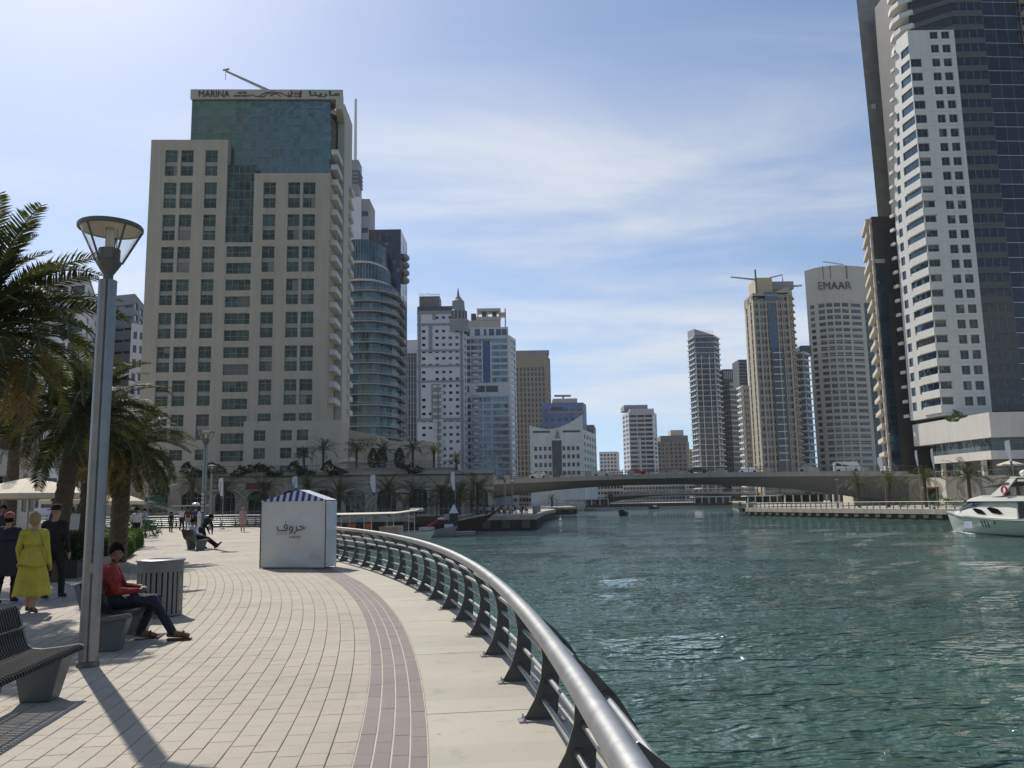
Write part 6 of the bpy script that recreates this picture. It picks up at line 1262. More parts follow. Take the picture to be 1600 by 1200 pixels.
for i, (px, yc, Y, L_, lb) in enumerate(((350, 762, 121, 3.9, 'dark palm before the arcade left of the kebab shop'), (300, 755, 124, 3.2, 'dark palm at the shaded end of the arcade'), (480, 762, 121, 3.6, 'dark palm rising behind the striped tent'), (607, 768, 119, 4.3, 'large dark palm between two arcade shops'), (690, 768, 121, 4.0, 'dark palm beside the white feather flag on the quay'), (745, 765, 125, 4.4, 'bushy palm at the end of the arcade by the bridge'), (212, 790, 100, 3.0, 'low palm beside the feather flag across the basin'), (412, 765, 121, 3.4, 'dark palm right of the kebab shop sign'), (530, 768, 120, 3.8, 'dark palm behind the tour boat awning'), (648, 770, 120, 3.8, 'dark palm between the arcade arches by the dhow mast'), (718, 768, 119, 3.6, 'dark palm behind the dhow prow'))):
    h = Zp(yc, Y, px) - .5; palm(Pz(px, Y, .02, 780), h, L_, lb, 36, GA, 'f', .28, seed=20 + i, low=-.5)
GT = 'palms on the arcade terraces'
zl = za1 + .05
for i, (px, yc, Y, zb_, L_, yel, lb) in enumerate(((557, 706, 137.5, z2, 2.6, 0, 'terrace palm beside the hotel sign wall'), (600, 706, 138.5, z2, 2.7, 0, 'terrace palm between the dark cypresses'), (645, 704, 139, z2, 2.9, 0, 'terrace palm before the blank screen wall'), (678, 708, 140, z2, 2.2, 1, 'yellow green sunlit palm on the terrace end'), (713, 722, 139.5, zl, 2.2, 1, 'yellow green palm behind the white feather flag top'), (505, 704, 143, zl + 1.2, 3.2, 0, 'spreading palm before the hotel annex'), (475, 712, 143, zl + 1, 2.4, 0, 'low palm at the foot of the hotel annex'))):
    h = max(.8, Zp(yc, Y, px) - zb_); palm(Pz(px, Y, zb_, 720), h, L_, lb, 30, GT, 'f', .2, yellow=bool(yel), seed=40 + i, low=-.1)
GRB = 'palms on the right bank'
for i, (px, yc, Y, L_, lb) in enumerate(((1342, 752, 148, 3.2, 'palm in front of the bridge girder on the right bank'), (1388, 750, 146, 3.4, 'leaning palm at the bridge abutment'), (1447, 744, 141, 3.9, 'broad palm before the dark tower base'), (1516, 742, 133, 4.6, 'tall full palm before the pastel mural'), (1592, 748, 124, 3.8, 'palm at the picture edge above the yacht arch'), (1640, 742, 128, 4, 'palm beyond the terrace parasol'))):
    h = Zp(yc, Y, px) + .32 - .4; palm(Pz(px, Y, -.32, 780), h, L_, lb, 40, GRB, 'f', .26, (.5, 0) if i == 1 else (0, 0), seed=60 + i, low=-.45)
for i, (px, yc, Y) in enumerate(((952, 777, 318), (1220, 779, 262), (1186, 778, 300), (862, 780, 262))):
    h = max(2.5, Zp(yc, Y, px)); palm(Pz(px, Y, .05, 780), h, 3.4, ('small far palm left of the second bridge', 'small far palm under the bridge near the pavilion', 'small far palm beside the white pavilion', 'small far palm on the quay under the bridge')[i], 26, 'far palms by the bridges', 'f', .28, seed=80 + i)
def leaf_cloud(mb, pts, size, seed, mi=0):
    r = random.Random(seed)
    for c in pts:
        d = Vector((r.gauss(0, 1), r.gauss(0, 1), r.gauss(0, 1))).normalized(); e = d.orthogonal().normalized(); f = d.cross(e); s = size * r.uniform(.6, 1.4)
        mb.add([c - e * s, c + f * s * .5, c + e * s, c - f * s * .5], [(0, 1, 2, 3)], mi)
def hedge(c, d, rz, label, seed, mat=None, planter=None, n=None, leaf=.045, cat='hedge'):
    c = Vector(c); r = empty('hedge' if cat == 'hedge' else 'shrub', c, label, cat, 'clipped hedges by the cafe' if cat == 'hedge' else None); rn = random.Random(seed); R_ = Matrix.Rotation(rz, 3, 'Z'); zb_ = planter or 0
    mb = MB(); mb.box(c + Zv * zb_, (d[0] * .93, d[1] * .93, (d[2] - zb_) * .95), rz); pts = []
    area = d[0] * d[1] + 2 * d[2] * (d[0] + d[1]); n = n or int(area * 330)
    for _ in range(n):
        q = rn.random() * area
        if q < d[0] * d[1]: p = Vector((rn.uniform(-.5, .5) * d[0], rn.uniform(-.5, .5) * d[1], d[2]))
        elif q < d[0] * d[1] + 2 * d[2] * d[0]: p = Vector((rn.uniform(-.5, .5) * d[0], rn.choice((-.5, .5)) * d[1], zb_ + rn.random() * (d[2] - zb_)))
        else: p = Vector((rn.choice((-.5, .5)) * d[0], rn.uniform(-.5, .5) * d[1], zb_ + rn.random() * (d[2] - zb_)))
        p += Vector((rn.gauss(0, .035), rn.gauss(0, .035), rn.gauss(0, .035))); pts.append(c + R_ @ p)
    o = MB(); leaf_cloud(o, pts, leaf, seed); mb.build('foliage_core', m_dark_leaf, r); o.build('foliage', mat or m_hedge, r)
    if planter: mb = MB(); mb.box(c, (d[0] * 1.04, d[1] * 1.04, planter), rz); mb.build('planter', M('planter_dark', (.035, .033, .03), .6), r)
hedge(Pz(186, 37, 0, 840), (1.6, 5.5, .75), .35, 'long clipped hedge beside the man in the white shirt', 1); hedge(Pz(168, 30.5, 0, 850), (1.5, 3.2, .8), .35, 'dark clipped hedge behind the seated man', 2); hedge(Pz(104, 22.5, 0, 860), (1.0, 2.6, 1.05), .3, 'dark planter hedge near the passers by in black', 3, m_dark_leaf, .45); hedge(Pz(150, 42, 0, 830), (4, 1.2, .7), .1, 'low hedge in front of the small parasols', 4); hedge(Pz(60, 31, 0, 830), (5, 1.0, .9), .05, 'hedge along the terrace below the large parasol', 5, m_dark_leaf)
rn = random.Random(9)
def shrub(c, r_, h, label, mat, seed, n=500, leaf=.1, cat='shrub', group=None):
    c = Vector(c); r = empty('shrub', c, label, cat, group); rn = random.Random(seed); pts = []; mb = MB(); mb.tube([c, c + Zv * h * .5], [.07, .03], 6); mb.build('stem', m_bark, r)
    for _ in range(n):
        t = rn.random(); a = rn.uniform(0, 6.28); w_ = r_ * math.sin(PI * (.12 + .86 * t)) ** .7 * rn.random() ** .4; pts.append(c + Vector((w_ * math.cos(a), w_ * math.sin(a), h * t + rn.gauss(0, .03))))
    if cat == 'shrub': pts = [Vector((p.x + .55 * r_ * math.sin(3.1 * p.z + seed), p.y, p.z * 1.0 + .35 * h * math.sin(2.3 * p.x + seed) * max(0, (p.z - c.z) / h))) for p in pts]
    mb = MB(); leaf_cloud(mb, pts, leaf, seed); mb.build('crown', mat, r)
for px, lb in ((583, 'dark columnar cypress closest to the sign wall'), (596, 'dark columnar cypress on the terrace'), (624, 'dark columnar cypress by the screen wall')): shrub(Pz(px, 143, z2, 710), 1.0, 3.6, lb, m_dark_leaf, px, 900, .16, 'cypress')
shrub(at(1494, 652, 168) - Zv * .8, 1.6, 1.9, 'green shrub spilling over the upper white band', m_hedge, 3, 900, .16); shrub(Pz(122, 33, .5, 800), .9, 1.6, 'potted green shrub on the cafe terrace', m_hedge, 5, 700, .07); shrub(Pz(205, 46, 0, 830), 1.1, 1.3, 'round shrub behind the man in white shirt', m_dark_leaf, 6, 700, .08)
for i, px in enumerate((300, 330, 420, 520, 640, 470, 380)): shrub(Pz(px, 131 + (px - 300) * .01, za1, 735), 1.7, 1.7, ('planting clump over the shaded arcade end', 'planting clump behind the lamp top', 'planting clump above the kebab shop', 'planting clump beside the hotel annex', 'planting clump under the terrace palms', 'planting clump above the striped tent', 'planting clump over the arched shops')[i], m_dark_leaf, px, 700, .18, 'shrub', 'terrace planting')
for i, (px, Y, h) in enumerate(((1418, 150, 1.2), (1466, 146, 1.3), (1490, 143, 1.0), (1545, 136, .9))): shrub(Pz(px, Y, -.32, 785), 1.5, h + .6, ('low shrub by the shop canopy', 'low shrub left of the mural', 'round shrub under the tall palm', 'low shrub right of the mural')[i], m_hedge, 100 + i, 500, .12, 'shrub', 'shrubs on the right bank')

# ================================================================== PARASOLS AND CAFE
m_canvas = M('parasol_canvas', (.62, .54, .40), .85, var=.05, scale=2)
def parasol(c, rad, zap, zev, label, n=8, col=None, group='cafe parasols'):
    c = Vector(c); r = empty('parasol', c, label, 'parasol', group); mb = MB(); mb.tube([c, c + Zv * (zap - c.z + .1)], .035, 8); mb.build('pole', m_steel, r); mb = MB(); ap_ = Vector((c.x, c.y, zap)); rings = []
    for t in (0.06, .35, .7, 1.0):
        rings.append([Vector((c.x + rad * t * math.cos(2 * PI * (j + .5) / n) , c.y + rad * t * math.sin(2 * PI * (j + .5) / n), zap - (zap - zev) * (t ** 1.15))) for j in range(n)])
    for k in range(3):
        for j in range(n): mb.quad(rings[k][j], rings[k][(j + 1) % n], rings[k + 1][(j + 1) % n], rings[k + 1][j])
    mb.add([ap_] + rings[0], [(0, 1 + j, 1 + (j + 1) % n) for j in range(n)]); o = mb.build('canopy', col or m_canvas, r); s = o.modifiers.new('s', 'SOLIDIFY'); s.thickness = .012; mb = MB()
    for j in range(n): a, b = rings[3][j], rings[3][(j + 1) % n]; mb.quad(a, b, b - Zv * .2, a - Zv * .2)
    o = mb.build('valance', col or m_canvas, r); s = o.modifiers.new('s', 'SOLIDIFY'); s.thickness = .012
    for j in range(n): mb = MB(); mb.tube([Vector((c.x, c.y, zap - .06)), rings[3][j] - Zv * .03], .012, 4); mb.build('rib', m_lampdark, r)
    mb = MB(); mb.lathe([(0, 0), (.35, 0), (.33, .07), (.05, .1), (0, .1)], c, 12); mb.build('base', m_lampdark, r)
parasol(Pz(48, 34), 2.55, 3.05, 2.38, 'large cream octagonal parasol over the cafe terrace'); parasol(Pz(112, 45, 0), 1.5, 2.6, 2.25, 'small cream parasol behind the thick palm trunk', 4); parasol(Pz(187, 52, 0), 1.6, 2.75, 2.2, 'small cream parasol behind the pale palm', 4)
parasol(Pz(547, 146, z2, 720), 2.4, z2 + 2.4, z2 + 1.5, 'sunlit cream parasol on the upper terrace by the sign wall', 8, None, 'terrace parasols'); parasol(Pz(577, 146, z2, 720), 2.0, z2 + 1.9, z2 + 1.3, 'pale parasol on the upper terrace before the cypress', 8, None, 'terrace parasols'); parasol(Pz(1578, 152, zt_, 720), 2.2, zt_ + 2.6, zt_ + 1.9, 'white parasol on the right bank terrace', 8, None, 'terrace parasols')
m_chair = M('cafe_chair_dark', (.05, .045, .04), .6); m_table = M('cafe_table', (.5, .48, .44), .5)
def chair():
    r = empty('cafe_chair', (0, 0, 0)); mb = MB(); mb.obox((-.22, -.22, .43), (.44, 0, 0), (0, .44, 0), (0, 0, .04)); mb.build('seat', m_chair, r); mb = MB(); mb.obox((-.22, .19, .47), (.44, 0, 0), (0, .03, 0), (0, .05, .42)); mb.build('backrest', m_chair, r); mb = MB(); mb.box((0, 0, 0), (.035, .035, .43)); me = mb.mesh('leg', (0, 0, 0), [m_chair])
    for x in (-.19, .19):
        for y in (-.19, .19): inst('leg', me, r, (x, y, 0))
    return r
def table():
    r = empty('cafe_table', (0, 0, 0)); mb = MB(); mb.lathe([(0, .70), (.38, .70), (.39, .73), (0, .73)], (0, 0, 0), 20); mb.build('top', m_table, r); mb = MB(); mb.lathe([(.24, 0), (.22, .03), (.035, .05), (.035, .70)], (0, 0, 0), 12); mb.build('pedestal', m_lampdark, r); return r
ch0, tb0 = chair(), table(); first = [True]
for i, (px, Y, lb) in enumerate(((20, 30, 'under the large parasol'), (70, 32, 'beside the hedge below the large parasol'), (120, 36, 'behind the thick palm trunk'), (176, 49, 'under the small parasol'))):
    p = Pz(px, Y, 0, 830); t_ = tb0 if first[0] else copy_tree(tb0); t_.location = p; tag(t_, 'round cafe table ' + lb, 'table', 'cafe tables')
    for k in range(2):
        c_ = ch0 if first[0] and k == 0 else copy_tree(ch0); a = .4 + PI * k + i; c_.location = p + Vector((math.sin(a) * .65, -math.cos(a) * -.65, 0)); c_.rotation_euler.z = -a; tag(c_, ('dark chair on promenade side of table ', 'dark chair on restaurant side of table ')[k] + lb, 'chair', 'cafe chairs')
    first[0] = False
mp_ = Pz(107, 24, 0, 830); r = empty('menu_stand', mp_, 'pale menu board on a thin stand before the thick palm', 'menu stand'); mb = MB(); mb.tube([mp_, mp_ + Zv * 1.2], .02, 6); mb.build('post', m_lampdark, r); mb = MB(); mb.obox(mp_ + Vector((-.3, -.05, 1.15)), (.6, 0, 0), (0, .03, .05), (0, .05, .4)); mb.build('board', M('menu_white', (.5, .5, .5), .5), r)
r = empty('slatted_screen', Pz(124, 25, 0, 830), 'low white slatted screen between hedge and lamp pole', 'screen'); q = Pz(124, 25, 0, 830)
for k in range(6): mb = MB(); mb.obox(q + Vector((-.35, 0, .1 + k * .16)), (.7, 0, 0), (0, .03, 0), (0, 0, .1)); mb.build('slat', M('screen_white', (.5, .49, .45), .7), r)
for s in (-.35, .32): mb = MB(); mb.obox(q + Vector((s, .03, 0)), (.05, 0, 0), (0, .05, 0), (0, 0, 1.1)); mb.build('post', m_lampdark, r)
# ================================================================== BOATS
m_gel = M('gelcoat_white', (.74, .72, .65), .22, var=.03, scale=.6, coat=.4); m_wood = M('dhow_wood', (.075, .042, .026), .6, var=.35, scale=3, bump=.2); m_bglass = G('boat_glass', (.01, .01, .014), .1, wav=.05, rnd=.1)
def loft(stations, name, mats, parent, smooth=45, close=True):
    """stations: list of closed or open section rings with equal point counts"""
    mb = MB(); k = len(stations[0]); vs = [p for s in stations for p in s]; fs = []
    for i in range(len(stations) - 1):
        for j in range(k - 1): fs.append((i * k + j, i * k + j + 1, (i + 1) * k + j + 1, (i + 1) * k + j))
        if close: fs.append((i * k + k - 1, i * k, (i + 1) * k, (i + 1) * k + k - 1))
    fs.append(tuple(range(k))); fs.append(tuple((len(stations) - 1) * k + j for j in range(k - 1, -1, -1))); mb.add(vs, fs); return mb.build(name, mats, parent, smooth=smooth)
def hull(parent, org, f, n, L_, beam, free, sheer, draft, mat, name='hull', rake=.10, N=14, deckmat=None, flare=.75):
    """f: direction of the bow; builds keel to sheer, closed by the deck"""
    S = []; f = Vector(f).normalized(); n = Vector(n).normalized()
    for i in range(N + 1):
        t = i / N; s = 1 - t                                     # t=0 stern, 1 bow
        b = beam / 2 * (1 - max(0, (t - .35) / .65) ** 2.3) * (.92 + .08 * min(1, t * 4)); b = max(b, .02); zt_ = free + sheer * max(0, t - .3) ** 1.6 / .56; x = -L_ / 2 + L_ * t
        ring = []
        for sg, fr in ((-1, 1), (-1, flare), (-1, .0), (1, flare), (1, 1)):
            zz = {1: zt_, flare: zt_ * .12 - .05, .0: -draft * (1 - max(0, t - .7) / .3 * .7)}[fr]; xx = x + (L_ * rake * (zz / max(.3, zt_)) * max(0, t - .6) / .4); ring.append(org + f * xx + n * (sg * b * (fr if fr else 0)) + Zv * zz)
        S.append(ring)
    return loft(S, name, mat, parent)
# --- white motor yacht, bow to the left
wl = gnd(1497, 831, WATER); yf, yn = Vector((-.12, .993, 0)).normalized(), Vector((-.993, -.12, 0)).normalized(); LY = 15.5; org = wl - yf * (LY * .5 - .6) + Zv * .0; org.z = WATER
ry = empty('motor_yacht', org, 'white flybridge motor yacht cruising bow first towards the quay', 'yacht')
hull(ry, org, yf, yn, LY, 4.4, 1.45, .55, .5, m_gel, rake=.055, flare=.72)
def Yl(x, y, z): return org + yf * x + yn * y + Zv * z             # x towards bow, y towards camera side
def ring(x, b, z0, z1, crown=.12):                                 # rounded superstructure section
    return [Yl(x, -b, z0), Yl(x, -b * .96, z0 + (z1 - z0) * .6), Yl(x, -b * .7, z1 - crown * .3), Yl(x, 0, z1), Yl(x, b * .7, z1 - crown * .3), Yl(x, b * .96, z0 + (z1 - z0) * .6), Yl(x, b, z0)]
loft([ring(7.4, .25, 1.85, 1.95), ring(6.4, .9, 1.7, 2.05), ring(5.2, 1.35, 1.62, 2.2), ring(4.0, 1.6, 1.55, 2.6), ring(2.9, 1.68, 1.5, 3.0), ring(1.6, 1.7, 1.45, 3.05), ring(-2.4, 1.7, 1.45, 3.05), ring(-3.2, 1.65, 1.45, 2.95)], 'coachroof', m_gel, ry, 50)
loft([ring(3.4, 1.5, 2.95, 3.0), ring(2.6, 1.75, 2.95, 3.35), ring(1.6, 1.85, 2.95, 3.5), ring(-3.8, 1.85, 2.95, 3.4), ring(-5.2, 1.6, 2.95, 3.2)], 'flybridge', m_gel, ry, 50)
mb = MB()
for s in (-1, 1): mb.add([Yl(4.75, s * 1.52, 2.02), Yl(2.4, s * 1.73, 2.55), Yl(1.2, s * 1.74, 2.78), Yl(2.2, s * 1.6, 2.92), Yl(3.3, s * 1.4, 2.84), Yl(4.3, s * 1.35, 2.42)], [(0, 1, 2, 3, 4, 5)])
mb.quad(Yl(4.80, -1.3, 2.2), Yl(4.80, 1.3, 2.2), Yl(3.4, 1.25, 2.93), Yl(3.4, -1.25, 2.93)); mb.build('windscreen', m_bglass, ry)
for x0, x1, a, b_ in ((2.35, .55, 1.75, 2.35), (.45, -1.6, 1.8, 2.45)):
    for s in (-1, 1):
        mb = MB(); pts = [Yl(x0, s * 1.725, b_ - .1)] + [Yl(x0 + (x1 - x0) * t, s * 1.73, b_ - .35 * t ** 2) for t in (.25, .5, .75)] + [Yl(x1, s * 1.73, a + .08)] + [Yl(x0 + (x1 - x0) * t, s * 1.73, a + .25 * (1 - t) ** 1.4) for t in (.8, .5, .3)]; mb.add(pts, [tuple(range(len(pts)))]); mb.build('side_window', m_bglass, ry)
for s in (-1, 1):
    for x, w_, z0, z1 in ((5.6, .14, 1.05, 1.25), (4.2, .16, .98, 1.2), (1.2, .13, .62, 1.22), (.75, .13, .62, 1.22), (.3, .13, .62, 1.22), (-.7, .16, .95, 1.2)):
        mb = MB(); b0_ = 2.2 * (1 - max(0, ((x + LY / 2) / LY - .35) / .65) ** 2.3); bb = lambda z: s * (b0_ * (.72 + .28 * min(1, (z - .15) / 1.4)) + .04); mb.quad(Yl(x, bb(z0), z0), Yl(x - w_, bb(z0), z0), Yl(x - w_ - .08, bb(z1), z1), Yl(x - .08, bb(z1), z1)); mb.build('porthole', m_bglass, ry)
mb = MB()
for s in (-1, 1):
    pts = []
    for t in np.linspace(.05, 1, 16):
        b = 2.2 * (1 - max(0, (t - .35) / .65) ** 2.3) + .02; zt_2 = 1.45 + .55 * max(0, t - .3) ** 1.6 / .56; pts.append(Yl(-LY / 2 + LY * t + LY * .055 * max(0, t - .6) / .4, s * max(b, .05), zt_2 - .12))
    mb.tube(pts, .045, 6)
mb.build('rub_rail', M('rub_rail_grey', (.2, .19, .17), .5), ry)
for s in (-1, 1):
    mb = MB(); A_, B_ = Yl(-.2, s * 1.75, 3.4), Yl(-2.6, s * 1.35, 5.0); n3 = yf * -1.3; mb.add([A_, A_ + n3 * 1.2, B_ + n3 * .5, B_, A_ - yn * s * .12, A_ + n3 * 1.2 - yn * s * .12, B_ + n3 * .5 - yn * s * .12, B_ - yn * s * .12], [(0, 1, 2, 3), (7, 6, 5, 4), (0, 3, 7, 4), (1, 5, 6, 2), (3, 2, 6, 7)]); mb.build('radar_arch', m_gel, ry)
mb = MB(); mb.obox(Yl(-2.5, -1.4, 4.9), yn * 2.8, -yf * .8, (0, 0, .14)); mb.build('arch_top', m_gel, ry); mb = MB(); mb.ball(Yl(-2.8, .2, 5.3), (.42, .42, .32), 14, 8); mb.tube([Yl(-2.8, .2, 5.0), Yl(-2.8, .2, 5.1)], .2, 8); mb.build('radar_dome', m_gel, ry, smooth='full')
mb = MB(); c = Yl(-2.3, 1.9, 3.9); mb.tube([c + yf * .3 * math.cos(a) + Zv * .3 * math.sin(a) for a in np.linspace(0, 2 * PI, 16)[:-1]], .085, 6, closed=True); mb.build('lifebuoy', M('lifebuoy_red', (.5, .03, .04), .5), ry)
mb = MB(); mb.quad(Yl(1.0, -1.6, 4.2), Yl(1.0, 1.6, 4.2), Yl(-2.4, 1.6, 4.55), Yl(-2.4, -1.6, 4.55)); o = mb.build('bimini', M('bimini_navy', (.06, .065, .1), .8), ry); o.modifiers.new('s', 'SOLIDIFY').thickness = .06
for s in (-1, 1): mb = MB(); mb.tube([Yl(1.0, s * 1.6, 3.45), Yl(.9, s * 1.6, 4.2)], .02, 5); mb.build('bimini_pole', m_steel, ry)
mb = MB(); mb.obox(Yl(-4.0, -1.9, 4.6), yn * 3.8, -yf * 3.4, (0, 0, .15)); mb.build('hardtop', m_gel, ry)
for s in (-1, 1):
    mb = MB(); pts = [Yl(7.6 - t * 4.0, s * (.15 + 1.15 * t ** .7), 2.55 - .1 * t) for t in np.linspace(0, 1, 8)]; mb.tube(pts, .018, 5)
    for p in pts[::2]: mb.tube([p, p - Zv * .55], .014, 4)
    mb.build('bow_rail', m_steel, ry)
for x in (-.2, .3): mb = MB(); mb.obox(Yl(1.4, -.9 + x, 3.45), yn * .5, -yf * .5, (0, 0, .35)); mb.build('helm_seat', M('seat_dark', (.05, .05, .06), .7), ry)
mb = MB(); mb.obox(Yl(3.0, 2.18, .55), -yf * 1.1, yn * .02, (0, 0, .6)); mb.build('hull_panel', M('hull_print', (.5, .52, .6), .4, var=.1), ry)
mb = MB(); mb.obox(Yl(-5.4, -1.9, .35), yn * 3.9, -yf * 3.2, (0, 0, .2)); mb.build('swim_platform', m_gel, ry)
mb = MB(); mb.obox(Yl(-3.25, -1.5, 1.5), yn * 3.0, -yf * .05, (0, 0, 1.4)); mb.build('saloon_door', m_bglass, ry)
# bow wave
m_foam = M('foam_white', (.75, .78, .76), .9, var=.2, scale=4, bump=.5, bscale=9)
mb = MB(); rn = random.Random(4)
for _ in range(260):
    t = rn.random(); s = rn.choice((-1, 1)); c = Yl(7.2 - 5.5 * t + rn.gauss(0, .1), s * (.25 + 1.9 * t + abs(rn.gauss(0, .22))), .02 + .12 * (1 - t) * rn.random()); mb.ball(c, (rn.uniform(.05, .2), rn.uniform(.04, .12), .035), 6, 3)
o = mb.build('bow_wave', m_foam, None, org=org); tag(o, kind='stuff', label='white foam of the bow wave beside the motor yacht hull', cat='foam')
# --- tour boat with long cream awning
Yt = 74.0; c = Vector((at(566, 830, Yt).x, Yt, WATER)); fv, nv = Vector((1, -.06, 0)).normalized(), Vector((-.06, -1, 0)).normalized(); rt = empty('tour_boat', c, 'tour boat with long cream awning and orange seats moored behind the railing', 'boat'); hull(rt, c, fv, nv, 11.5, 3.0, 1.0, .25, .4, m_gel, rake=.06)
def Tl(x, y, z): return c + fv * x + nv * y + Zv * z
zaw = Zp(803, Yt, 570) - WATER; mb = MB(); P_ = [Tl(x, y, zaw + (.12 if abs(y) < .1 else 0) + (.12 if x > 3 else 0) * (x - 3)) for x in (-6, 0, 3.2, 5.2) for y in (-1.7, 0, 1.7)]
mb.add(P_, [(i * 3 + j, i * 3 + j + 1, i * 3 + j + 4, i * 3 + j + 3) for i in range(3) for j in range(2)]); o = mb.build('awning', M('awning_cream', (.62, .55, .42), .8), rt); o.modifiers.new('s', 'SOLIDIFY').thickness = .08
for x in (-5.5, -3.5, -1.5, .5, 2.5, 4.4):
    for y in (-1.4, 1.4): mb = MB(); mb.tube([Tl(x, y, .9), Tl(x, y, zaw)], .03, 5); mb.build('awning_post', m_gel, rt)
for x in (-5.2, -3.8, -2.4, -1.0, .4): mb = MB(); mb.obox(Tl(x, -1.2, .95), nv * 2.4, fv * .5, (0, 0, .4)); mb.obox(Tl(x, -1.2, 1.35), nv * 2.4, fv * .12, (0, 0, .6)); mb.build('bench_seat', M('seat_orange', (.42, .13, .03), .6, var=.2), rt)
mb = MB(); mb.obox(Tl(1.8, -1.3, .95), nv * 2.6, fv * 1.6, (0, 0, .75)); mb.build('console', M('console_pink', (.55, .36, .3), .6), rt); mb = MB(); mb.obox(Tl(4.3, -.5, zaw + .12), nv * 1.0, fv * 1.1, (0, 0, .32)); o = mb.build('air_unit', m_gel, rt); o.modifiers.new('b', 'BEVEL').width = .1
mb = MB(); q = Tl(3.3, 1.52, .75); mb.tube([q + fv * .32 * math.cos(a) + Zv * .32 * math.sin(a) for a in np.linspace(0, 2 * PI, 16)[:-1]], .08, 6, closed=True); mb.build('lifebuoy', M('lifebuoy_red'), rt)
mb = MB(); mb.tube([Tl(x, 1.5 * (1 - max(0, x - 3.2) / 3), 1.55) for x in np.linspace(1.8, 5.6, 6)], .02, 5); mb.build('side_rail', m_steel, rt)
# --- grey speedboat
c = gnd(668, 839, WATER); c.z = WATER; c += Vector((0, 1, 0)); fv, nv = Vector((1, -.2, 0)).normalized(), Vector((-.2, -1, 0)).normalized(); rs = empty('speedboat', c, 'small pale grey speedboat with red striped engine beside the pontoon', 'boat'); hull(rs, c, fv, nv, 5.6, 2.1, .65, .5, .3, M('grey_gelcoat', (.34, .35, .34), .3), rake=.1)
mb = MB(); mb.obox(c - fv * .9 - nv * .7 + Zv * .7, fv * 1.4, nv * 1.4, (0, 0, .35)); mb.build('cockpit', M('cockpit_white', (.5, .5, .48), .5), rs); mb = MB(); mb.tube([c - fv * .2 + Zv * .9, c + fv * .6 + Zv * 1.5, c + fv * 1.3 + Zv * 1.9], [.2, .16, .1], 6); mb.build('engine_leg', M('engine_red', (.3, .03, .03), .4), rs); mb = MB(); mb.ball(c + fv * 1.45 + Zv * 1.95, (.4, .16, .13), 10, 6); mb.build('engine_cowl', m_gel, rs)
# --- wooden dhow
c = Vector((at(706, 840, 104).x - 1.0, 104, WATER)); fv, nv = Vector((1, -.12, 0)).normalized(), Vector((-.12, -1, 0)).normalized(); rd = empty('wooden_dhow', c, 'dark wooden dhow with raised raking prow moored at the arcade quay', 'boat'); S = []
for i in range(15):
    t = i / 14; x = -4.2 + 7.2 * t; b = 1.35 * (1 - max(0, (t - .3) / .7) ** 2) * (.75 + .25 * min(1, t * 3)) + .04; zt_2 = 1.0 + 1.3 * max(0, (t - .45) / .55) ** 1.5 + .5 * max(0, (.25 - t) / .25); k = 3.4 * max(0, (t - .55) / .45) ** 1.4
    S.append([c + fv * (x + k) + nv * -b + Zv * zt_2, c + fv * (x + k * .55) + nv * -b * .8 + Zv * zt_2 * .45, c + fv * (x + k * .1) + Zv * -.5, c + fv * (x + k * .55) + nv * b * .8 + Zv * zt_2 * .45, c + fv * (x + k) + nv * b + Zv * zt_2])
loft(S, 'hull', m_wood, rd, 50); mb = MB(); mb.tube([c + fv * 5.6 + Zv * 1.9, c + fv * 7.6 + Zv * 3.3], [.16, .08], 6); mb.build('stem_post', m_wood, rd); mb = MB(); mb.obox(c - fv * 3.4 - nv * .9 + Zv * 1.0, fv * 3.2, nv * 1.8, (0, 0, 1.1)); mb.build('deckhouse', m_wood, rd); mb = MB(); mb.tube([c - fv * 1 + Zv * 1, c - fv * .6 + Zv * 6], [.11, .06], 6); mb.build('mast', m_wood, rd)
mb = MB(); mb.tube([c - fv * 3.8 + Zv * 3.2, c + fv * 5 + Zv * 4.4], .07, 5); mb.build('yard', m_wood, rd)
for s in (-1, 1): mb = MB(); mb.tube([S[i][0 if s < 0 else 4] + Zv * .35 for i in range(15)], .05, 5); mb.build('rail', m_wood, rd)
# pontoon and pile
c = gnd(706, 838, WATER); r = empty('pontoon', (c.x, c.y, WATER), 'low floating pontoon with a white service box', 'pontoon'); mb = MB(); mb.obox((c.x - 2.4, c.y, WATER + .05), (4.9, 0, 0), (0, 3, 0), (0, 0, .4)); mb.build('deck', M('pontoon_grey', (.25, .24, .22), .8), r); mb = MB(); mb.obox((c.x - .9, c.y + 1, WATER + .45), (.95, 0, 0), (0, .6, 0), (0, 0, .85)); mb.build('service_box', m_lgrey, r)
r = empty('mooring_pile', (c.x, c.y + 3.3, WATER), 'dark mooring pile with white cone cap', 'mooring pile'); mb = MB(); mb.tube([(c.x, c.y + 3.3, WATER - 1), (c.x, c.y + 3.3, Zp(802, c.y + 3, 706))], .5, 12); mb.build('pile', M('pile_dark', (.03, .03, .03), .6), r); mb = MB(); mb.lathe([(.55, 0), (.5, .1), (.05, 1.0), (0, 1.02)], (c.x, c.y + 3.3, Zp(802, c.y + 3, 706)), 14); mb.build('cap', m_lgrey, r, smooth=50)
p = gnd(1457, 812, WATER); r = empty('mooring_pile', (p.x, p.y - .8, WATER), 'slim dark mooring pile at the right bank quay', 'mooring pile'); mb = MB(); mb.tube([(p.x, p.y - .8, WATER - 1), (p.x, p.y - .8, -.2)], .22, 10); mb.build('pile', M('pile_dark'), r); mb = MB(); mb.lathe([(.24, 0), (.02, .25)], (p.x, p.y - .8, -.2), 10); mb.build('cap', m_lampdark, r)
